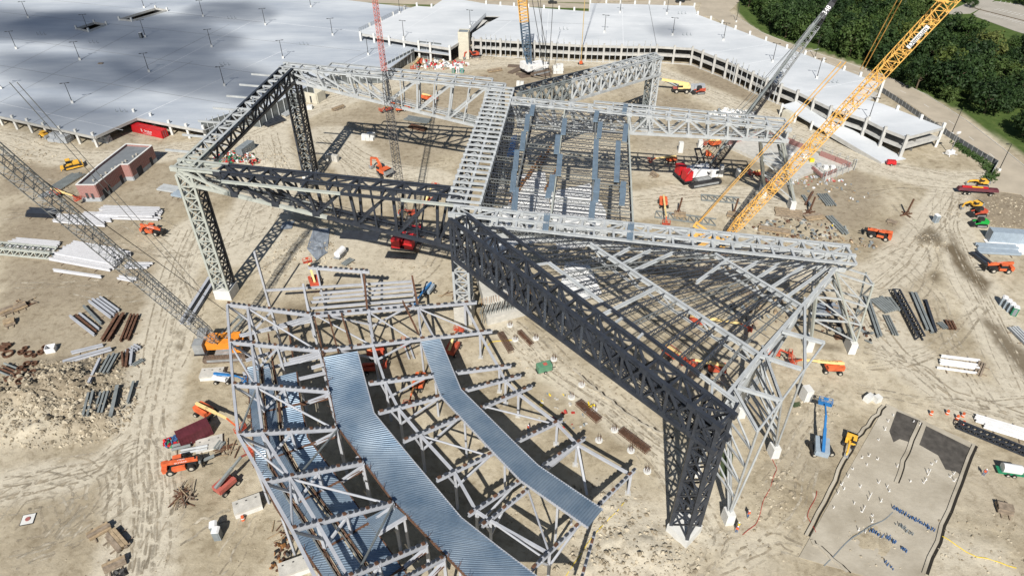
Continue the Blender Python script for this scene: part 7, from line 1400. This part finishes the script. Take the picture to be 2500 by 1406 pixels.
# ---------------------------------------------------------------- low wall, pier and slab at lower right
cw = thing('stage_pier', 'concrete pier with bristling formwork props behind the black truss', 'pier', at(1215, 770)); L0 = cw.location
for nm, pts, z0, z1, m in (('deck', [(1160, 690), (1190, 680), (1262, 740), (1230, 765), (1180, 760)], 2.0, 4.6, 'concrete'), ('ledge', [(1180, 765), (1262, 745), (1285, 770), (1190, 795)], 0, 2.0, 'concrete')): MB().use(m).slab([(q[0] - L0.x, q[1] - L0.y) for q in g2(pts)], z0, z1).build(nm, cw)
for k in range(22):
    p = lerp(at(1176, 792), at(1300, 762), k / 21); bar('prop', p, p + Vector((0, .5, 3.6)), .12, .12, 'steel_mid', cw); bar('joist', p + Vector((-.3, -.8, 3.6)), p + Vector((.3, 2.2, 3.6)), .18, .2, 'black_metal' if k % 2 else 'steel_mid', cw); bar('starter_bar', p + Vector((0, 2.5, 3.6)), p + Vector((rt.uniform(-.2, .2), 2.6, 5.4)), .08, .08, 'rust_orange', cw)
sl = sheet('slab_bed', [(2164, 986), (2383, 1086), (2261, 1404), (2230, 1440), (1950, 1360), (1977, 1313)], .09, 'concrete', 'levelled grey slab bed dotted with pipe stubs at lower right', .3); MATS['slab_bed'] = None
mat('gravel_bed', (.30, .265, .205), .95, 0, .2, .13, bump=.6, detail=12, bscale=1.2, col2=(.47, .43, .355)); sl.data.materials[0] = MATS['gravel_bed']
mat('wet_concrete', (.075, .068, .06), .7, 0, .35, .8, detail=8)
for pts, lab in (([(2189, 1004), (2247, 1028), (2236, 1052), (2221, 1080), (2196, 1072), (2181, 1080), (2171, 1053)], 'dark freshly covered patch on the slab bed, left one'), ([(2261, 1040), (2374, 1096), (2366, 1130), (2354, 1166), (2335, 1152), (2308, 1146), (2290, 1112), (2244, 1086)], 'dark freshly covered patch on the slab bed, right one')): sheet('dark_patch', pts, .1, 'wet_concrete', lab, .05)
mat('trench_dark', (.02, .017, .013), .95)  # near black, paints the shade down in a trench on flat strips
for a, b_, w_ in (((2383, 1090), (2262, 1402), .32), ((2160, 992), (2090, 1080), .18), ((2090, 1080), (1977, 1310), .18), ((2250, 1030), (2190, 1180), .15), ((1405, 905), (1470, 960), .22), ((1470, 960), (1560, 1030), .25), ((1560, 1030), (1640, 1070), .3), ((1985, 1320), (2080, 1400), .15)):
    p, q = at(*a), at(*b_); pts = [(lerp(p, q, k / 9).x + rt.uniform(-.25, .25), lerp(p, q, k / 9).y + rt.uniform(-.25, .25)) for k in range(10)]; strip('trench_edge', pts, w_, w_ * .4, .115, 'trench_dark', 'dark narrow trench cut along the slab and footings', .05); strip('spoil_lip', [(x - .5, y + .1) for x, y in pts], .25, .2, .26, 'gravel_bed', 'raised lip of earth beside the narrow trench', .3)
stub = [(2105, 1118), (2122, 1114), (2143, 1122), (2116, 1136), (2082, 1146), (2070, 1165), (2055, 1184), (2045, 1205), (2100, 1190), (2145, 1180), (2165, 1190), (2222, 1176), (2265, 1160), (2275, 1135), (2285, 1128), (2270, 1150), (2260, 1172), (2320, 1165), (2328, 1158), (2330, 1175), (2120, 1220), (2110, 1240), (2105, 1250), (2125, 1210), (2130, 1260), (2035, 1240), (2095, 1295), (2112, 1300), (2128, 1275), (2180, 1015), (2168, 1030), (2160, 1050), (2145, 1075), (2230, 1030), (2245, 1038), (2190, 1140), (2060, 1195), (2085, 1230), (2150, 1225), (2170, 1200), (2255, 1180), (2262, 1152)]
for k, px in enumerate(stub):
    t = thing('pipe_stub', 'white pipe stub standing in the slab bed', 'pipe', at(*px, .09), rt.uniform(0, 3), 'white pipe stubs in the slab bed'); MB().use('pvc').tube((0, 0, 0), (0, 0, rt.uniform(.5, 1.0)), .06, n=6).build('riser', t); MB().use('pvc').box((.1, 0, .06), (.4, .1, .08)).build('elbow', t)
for a, b_, n, m, lab in (((2178, 1240), (2278, 1296), 34, 'conduit_blue', 'longest row of blue grey conduits standing in the slab bed'), ((2124, 1296), (2152, 1312), 14, 'conduit_blue', 'short row of blue conduits left of the slab bed middle'), ((2162, 1312), (2186, 1328), 10, 'conduit_blue', 'row of blue conduits in the middle of the slab bed'), ((2200, 1336), (2215, 1350), 8, 'conduit_blue', 'row of blue conduits near the bottom of the slab bed'), ((2190, 1282), (2225, 1305), 12, 'box_grey', 'row of grey conduits between the blue rows'), ((2160, 1372), (2178, 1388), 6, 'conduit_blue', 'low blue conduits at the bottom of the slab bed')):
    t = thing('conduit_row', lab, 'conduits', at(*a, .09), 0, 'rows of conduits in the slab bed')
    for k in range(n):
        p = lerp(at(*a, .09), at(*b_, .09), k / (n - 1)) + Vector((rt.uniform(-.2, .2), rt.uniform(-.2, .2), 0)); bar('conduit', p, p + Vector((rt.uniform(-.1, .1), 0, rt.uniform(.4, .9))), .12, .12, m, t)
# hoses and tape lines
def hose(pts, m, r, lab):
    P = [at(*p) for p in pts]; Q = subdiv(P, len(P) * 7); b = MB().use(m)
    Q = [Vector((q.x + .5 * noise.noise(q * .2), q.y + .5 * noise.noise(q * .2 + Vector((5, 0, 0))), gz(q.x, q.y) + .08)) for q in Q]
    for a, e in zip(Q, Q[1:]): b.bar(a, e, r, r)
    prop(b.build('hose'), lab, 'hose', 'hoses and lines on the ground')
hose([(1882, 1110), (1895, 1150), (1870, 1210), (1845, 1280), (1815, 1310)], 'hose_red', .08, 'red hose winding down from the concrete block'); hose([(1520, 1230), (1470, 1290), (1420, 1350), (1380, 1406)], 'safety_yellow', .08, 'yellow line along the foot of the grandstand end'); hose([(2300, 1312), (2380, 1360), (2480, 1386)], 'safety_yellow', .09, 'yellow hose at the lower right corner'); hose([(2010, 1380), (2080, 1310), (2120, 1290), (2180, 1250)], 'box_grey', .14, 'grey hose curling across the slab bed'); hose([(1260, 830), (1200, 835), (1180, 850)], 'safety_yellow', .1, 'yellow line beside the rebar cages'); hose([(1990, 1195), (1975, 1260), (1990, 1300)], 'hose_red', .08, 'red hose along the left side of the slab bed')
# pool of green water under the raking legs
sheet('puddle', [(1762, 1108), (1778, 1098), (1790, 1110), (1785, 1150), (1770, 1170), (1756, 1160)], .14, 'pool', 'green water standing under the raking legs', .05); sheet('puddle', [(1930, 985), (1952, 982), (1958, 992), (1938, 996)], .2, 'pool', 'small green puddle beside the white block', .05)
# people in safety vests
def person(px, vest, lab, rz=0.0, z=None):
    t = thing('person', lab, 'person', at(*px, z) if z else onz(at(*px)), rz, 'workers on the site'); me = bpy.data.meshes.new('body')
    V = [(0, 0, .95), (0, 0, 1.2), (0, 0, 1.45), (0, 0, 1.56), (0, 0, 1.68), (.1, 0, .88), (.11, .03, .48), (.12, 0, .06), (.13, .14, .03), (-.1, 0, .88), (-.13, -.05, .48), (-.14, -.1, .06), (-.15, .04, .03), (.2, 0, 1.42), (.25, .06, 1.15), (.22, .26, 1.0), (-.2, 0, 1.42), (-.25, .03, 1.15), (-.24, .2, .97)]
    E_ = [(0, 1), (1, 2), (2, 3), (3, 4), (0, 5), (5, 6), (6, 7), (7, 8), (0, 9), (9, 10), (10, 11), (11, 12), (2, 13), (13, 14), (14, 15), (2, 16), (16, 17), (17, 18)]
    me.from_pydata(V, E_, []); o = bpy.data.objects.new('body', me); C.objects.link(o); o.parent = t; md = o.modifiers.new('skin', 'SKIN'); rr = [.15, .14, .16, .06, .1, .09, .065, .05, .05, .09, .065, .05, .05, .07, .05, .04, .07, .05, .04]
    for v, r in zip(me.skin_vertices[0].data, rr): v.radius = (r, r)
    me.skin_vertices[0].data[0].use_root = True; o.modifiers.new('sub', 'SUBSURF').levels = 1; me.materials.append(MATS['conduit_blue']); MB().use(vest).box((0, 0, 1.25), (.42, .3, .5), taper=(.9, .9)).build('vest', t); MB().use('white_paint').tube((0, 0, 1.72), (0, 0, 1.84), .14, .06, 10).build('hard_hat', t)
for px, v, lab in (((1825, 1262), 'orange', 'worker in an orange vest beside the red hose'), ((1797, 1300), 'orange', 'worker in an orange vest right of the black column foot'), ((1290, 1052), 'orange', 'worker in a red vest under the grandstand end'), ((2400, 1160), 'orange', 'worker in an orange vest near the white tank trailer'), ((1800, 1290), 'safety_yellow', 'worker in a yellow vest right of the black column foot'), ((2030, 560), 'safety_yellow', 'worker in a yellow vest among the timber mats')): person(px, v, lab, rt.uniform(0, 6))
# ---------------------------------------------------------------- tyre tracks, clods and gravel
mat('track_dark', (0.315, 0.27, 0.20), .95, 0, .3, .3, detail=8, bump=.4)
mat('track_pale', (0.43, 0.385, 0.305), .95, 0, .25, .3, detail=8, bump=.4)
for nm_ in ('track_dark', 'track_pale'):
    m_ = MATS[nm_]; n_ = m_.node_tree.nodes; l_ = m_.node_tree.links; tr_ = n_.new('ShaderNodeBsdfTransparent'); mx_ = n_.new('ShaderNodeMixShader'); g_ = n_.new('ShaderNodeNewGeometry'); z_ = n_.new('ShaderNodeTexNoise'); z_.inputs['Scale'].default_value = .7; z_.inputs['Detail'].default_value = 8
    r_ = n_.new('ShaderNodeValToRGB'); r_.color_ramp.elements[0].position = .42; r_.color_ramp.elements[1].position = .62; l_.new(g_.outputs['Position'], z_.inputs['Vector']); l_.new(z_.outputs[0], r_.inputs[0]); l_.new(r_.outputs[0], mx_.inputs[0]); l_.new(tr_.outputs[0], mx_.inputs[1]); l_.new(n_['Principled BSDF'].outputs[0], mx_.inputs[2]); l_.new(mx_.outputs[0], n_['Material Output'].inputs[0])
mat('clod', (0.40, 0.35, 0.265), .95, 0, .35, .5, detail=6)
mat('clod_dark', (0.25, 0.21, 0.15), .95, 0, .35, .5, detail=6)
def rut(b, pts, wd, breaks=.12):
    n = max(4, int(sum((Vector(q) - Vector(p)).length for p, q in zip(pts, pts[1:])) / 1.1)); Q = subdiv([Vector((x, y, 0)) for x, y in pts], n); skip = 0
    for i in range(n):
        if skip > 0: skip -= 1; continue
        if rt.random() < breaks: skip = rt.randint(0, 3)
        a, e = Q[i], Q[i + 1]; d = (e - a).normalized(); s = Vector((-d.y, d.x, 0)) * wd / 2; V = []
        for q in (a - s, a + s, e + s, e - s): V.append((q.x, q.y, gz(q.x, q.y) + .022))
        b.poly(V, [(0, 1, 2, 3)])
def smoothpath(pts, off, amp, seed):
    Q = subdiv([Vector((x, y, 0)) for x, y in pts], 24); o = []
    for i, p in enumerate(Q):
        d = (Q[min(24, i + 1)] - Q[max(0, i - 1)]).normalized(); s = Vector((-d.y, d.x, 0)); p2 = p + s * (off + amp * noise.noise(Vector((i * .16, seed, 0)))); o.append((p2.x, p2.y))
    return o
bd, bp_ = MB().use('track_dark'), MB().use('track_pale')
for P, wd in HAUL:
    for k in range(4):
        off = rt.uniform(-wd * .8, wd * .8); sd = rt.uniform(0, 99)
        for g in (-1.0, 1.0): rut(bd if k % 2 else bp_, smoothpath(P, off + g, 1.6, sd), rt.uniform(.25, .5), .05)
ARCS = [[(0, 1225), (130, 1200), (250, 1150), (320, 1060)], [(90, 1320), (150, 1250), (160, 1200), (90, 1180), (10, 1230)], [(120, 1340), (220, 1260), (300, 1190), (330, 1120)], [(40, 1360), (200, 1300), (290, 1220)], [(0, 1290), (60, 1220), (130, 1215), (150, 1280), (110, 1330), (30, 1340)], [(180, 1290), (235, 1220), (230, 1170), (150, 1140)], [(300, 1400), (310, 1250), (290, 1150)], [(320, 1400), (330, 1270), (305, 1160)], [(2200, 640), (2280, 720), (2330, 860), (2420, 1000)], [(2120, 640), (2220, 600), (2320, 560)], [(2100, 880), (2200, 870), (2300, 820), (2380, 740)], [(2090, 930), (2230, 960), (2380, 970), (2500, 960)], [(2110, 850), (2260, 900), (2320, 980)], [(1900, 1200), (1960, 1120), (1990, 1030), (2050, 960)], [(1880, 1280), (1940, 1200), (1960, 1130)], [(380, 600), (450, 640), (480, 760), (420, 900)], [(300, 590), (420, 620), (540, 600), (640, 560)], [(560, 540), (640, 500), (680, 420), (650, 350)], [(830, 350), (900, 390), (1010, 410), (1090, 400)], [(1580, 450), (1700, 470), (1850, 450), (1960, 470)], [(1000, 700), (1060, 650), (1080, 610)], [(130, 480), (280, 500), (420, 560)], [(20, 520), (160, 505), (330, 540), (420, 600)], [(60, 440), (150, 445), (200, 500)], [(2000, 440), (2100, 480), (2200, 460), (2330, 470)], [(2180, 500), (2240, 560), (2280, 640), (2230, 720)], [(1620, 240), (1760, 290), (1880, 330)], [(560, 1406), (600, 1330), (640, 1260)], [(420, 1300), (500, 1250), (560, 1230)], [(360, 1390), (430, 1250), (420, 1150), (380, 1060)], [(390, 1390), (410, 1200), (390, 1000)], [(1460, 1020), (1560, 1110), (1640, 1220)], [(1250, 790), (1380, 900), (1500, 990), (1600, 1090)], [(700, 360), (760, 420), (850, 470), (960, 480)], [(1740, 1380), (1820, 1340), (1900, 1300), (1960, 1330)], [(1700, 1406), (1760, 1340), (1780, 1290)], [(200, 700), (320, 720), (420, 700)], [(30, 700), (120, 700), (240, 690)]]
for A_ in ARCS:
    P = g2(A_)
    for rep in range(2):
        off = rt.uniform(-2.5, 2.5); sd = rt.uniform(0, 99)
        for g in (-1.0, 1.0): rut(bd if (rep + len(A_)) % 2 else bp_, smoothpath(P, off + g, 1.2, sd), rt.uniform(.25, .5), .05)
prop(bd.build('tyre_tracks'), 'dark tyre ruts pressed into the earth across the site', kind='stuff'); prop(bp_.build('tyre_tracks'), 'pale dusty wheel tracks across the site', kind='stuff')
def clods(name, lab, spots, m):
    V = []; F = []; oct_ = [(1, 0, 0), (0, 1, 0), (-1, 0, 0), (0, -1, 0), (0, 0, 1)]
    for x, y, s in spots:
        z = gz(x, y); k = len(V); a = rt.uniform(0, 1.5); c, n_ = math.cos(a), math.sin(a); j = [rt.uniform(.6, 1.25) for _ in range(5)]
        for (px_, py_, pz_), jj in zip(oct_, j): V.append((x + (px_ * c - py_ * n_) * s * jj, y + (px_ * n_ + py_ * c) * s * jj, z - .03 + (pz_ * s * .75 * jj)))
        F += [(k, k + 1, k + 4), (k + 1, k + 2, k + 4), (k + 2, k + 3, k + 4), (k + 3, k, k + 4)]
    me = bpy.data.meshes.new(name); me.from_pydata(V, [], F); me.materials.append(MATS[m]); o = bpy.data.objects.new(name, me); C.objects.link(o); prop(o, lab, kind='stuff')
sp1, sp2 = [], []
for cx, cy, rx, ry, amp, fr in MOUNDS:
    if amp > 1.3:
        for k in range(420):
            a = rt.uniform(0, 6.28); r = math.sqrt(rt.random()) * 1.2; (sp1 if rt.random() < .45 else sp2).append((cx + math.cos(a) * r * rx, cy + math.sin(a) * r * ry, rt.choice([.2, .25, .3, .4, .6])))
    for k in range(int(rx * ry * 9 * min(1.2, .5 + amp))):
        a = rt.uniform(0, 6.28); r = math.sqrt(rt.random()) * 1.25; (sp1 if rt.random() < .6 else sp2).append((cx + math.cos(a) * r * rx, cy + math.sin(a) * r * ry, rt.choice([.1, .14, .2, .3, .5]) * rt.uniform(.6, 1.1) * (1 if amp > .4 else .7)))
for k in range(5200):
    px, py = rt.uniform(-20, 2520), 330 + 1080 * rt.random() ** .8; p = at(px, py)
    if noise.noise(Vector((p.x * .05, p.y * .05, 2))) < -.05 + .3 * rt.random() - .2: continue
    (sp1 if rt.random() < .5 else sp2).append((p.x, p.y, rt.choice([.06, .08, .1, .14, .2])))
clods('earth_clods', 'pale clods of earth over the heaps and open ground', sp1, 'clod'); clods('earth_clods', 'dark clods of earth over the heaps and open ground', sp2, 'clod_dark')
# round pile caps with starter bars in the pale strip beside the black truss
for k, px in enumerate(((1308, 828), (1258, 830), (1340, 1050) if False else (1352, 878), (1420, 940), (1450, 1000), (1395, 970), (1500, 1050), (1462, 1075), (1540, 1100), (1580, 1150), (1245, 795))):
    p = onz(at(*px)); t = thing('pile_cap', 'round concrete pile cap with starter bars in the row beside the black truss', 'pile cap', p, 0, 'pile caps in a row'); MB().use('concrete_white').tube((0, 0, 0), (0, 0, .25), .75, .7, 12).build('cap', t); b = MB().use('rust')
    for i in range(7): an = i * .9; b.bar((math.cos(an) * .35, math.sin(an) * .35, .2), (math.cos(an) * .4, math.sin(an) * .4, 1.3), .06)
    b.build('starter_bars', t)
# ---------------------------------------------------------------- fair weather clouds whose shadows drift over the left roof deck
cm = bpy.data.materials.new('cloud'); cm.use_nodes = True; cn = cm.node_tree.nodes; cn.remove(cn['Principled BSDF']); pv = cn.new('ShaderNodeVolumePrincipled'); pv.inputs['Color'].default_value = (1, 1, 1, 1); pv.inputs['Density'].default_value = 0.05; pv.inputs['Anisotropy'].default_value = .4; cm.node_tree.links.new(pv.outputs[0], cn['Material Output'].inputs['Volume']); MATS['cloud'] = cm
HC = 520.0; sl_ = Vector((-0.154, -1.094, 1.0))
def cloud(px, rx, ry, rz_, z=ZL, rot=0.0):
    c = at(*px, z) + sl_ * HC; bm_ = bmesh.new(); bmesh.ops.create_icosphere(bm_, subdivisions=4, radius=1.0)
    for v in bm_.verts:
        q = v.co.copy(); f = 1 + .30 * noise.noise(q * 1.7 + Vector((px[0], 0, 0))) + .16 * noise.noise(q * 4 + Vector((0, px[1], 0))); v.co = Vector((q.x * rx * f, q.y * ry * f, q.z * rz_ * f))
    me = bpy.data.meshes.new('cloud'); bm_.to_mesh(me); bm_.free(); me.materials.append(cm); o = bpy.data.objects.new('cloud', me); C.objects.link(o); o.location = c; o.rotation_euler = (0, 0, rot); prop(o, 'small white cumulus cloud high above the site, out of the picture', kind='stuff')
for px, rx, ry, rz_, rot in (((300, 75), 62, 20, 15, -.35), ((470, 175), 46, 13, 14, -.45), ((60, 60), 46, 17, 13, -.3), ((175, 175), 46, 12, 10, -.4), ((150, 285), 34, 9, 9, -.3), ((560, 30), 26, 16, 9, -.3), ((620, 228), 10, 10, 5, .2)): cloud(px, rx, ry, rz_, rot=rot)
cloud((1632, 76), 9, 10, 5, ZU)
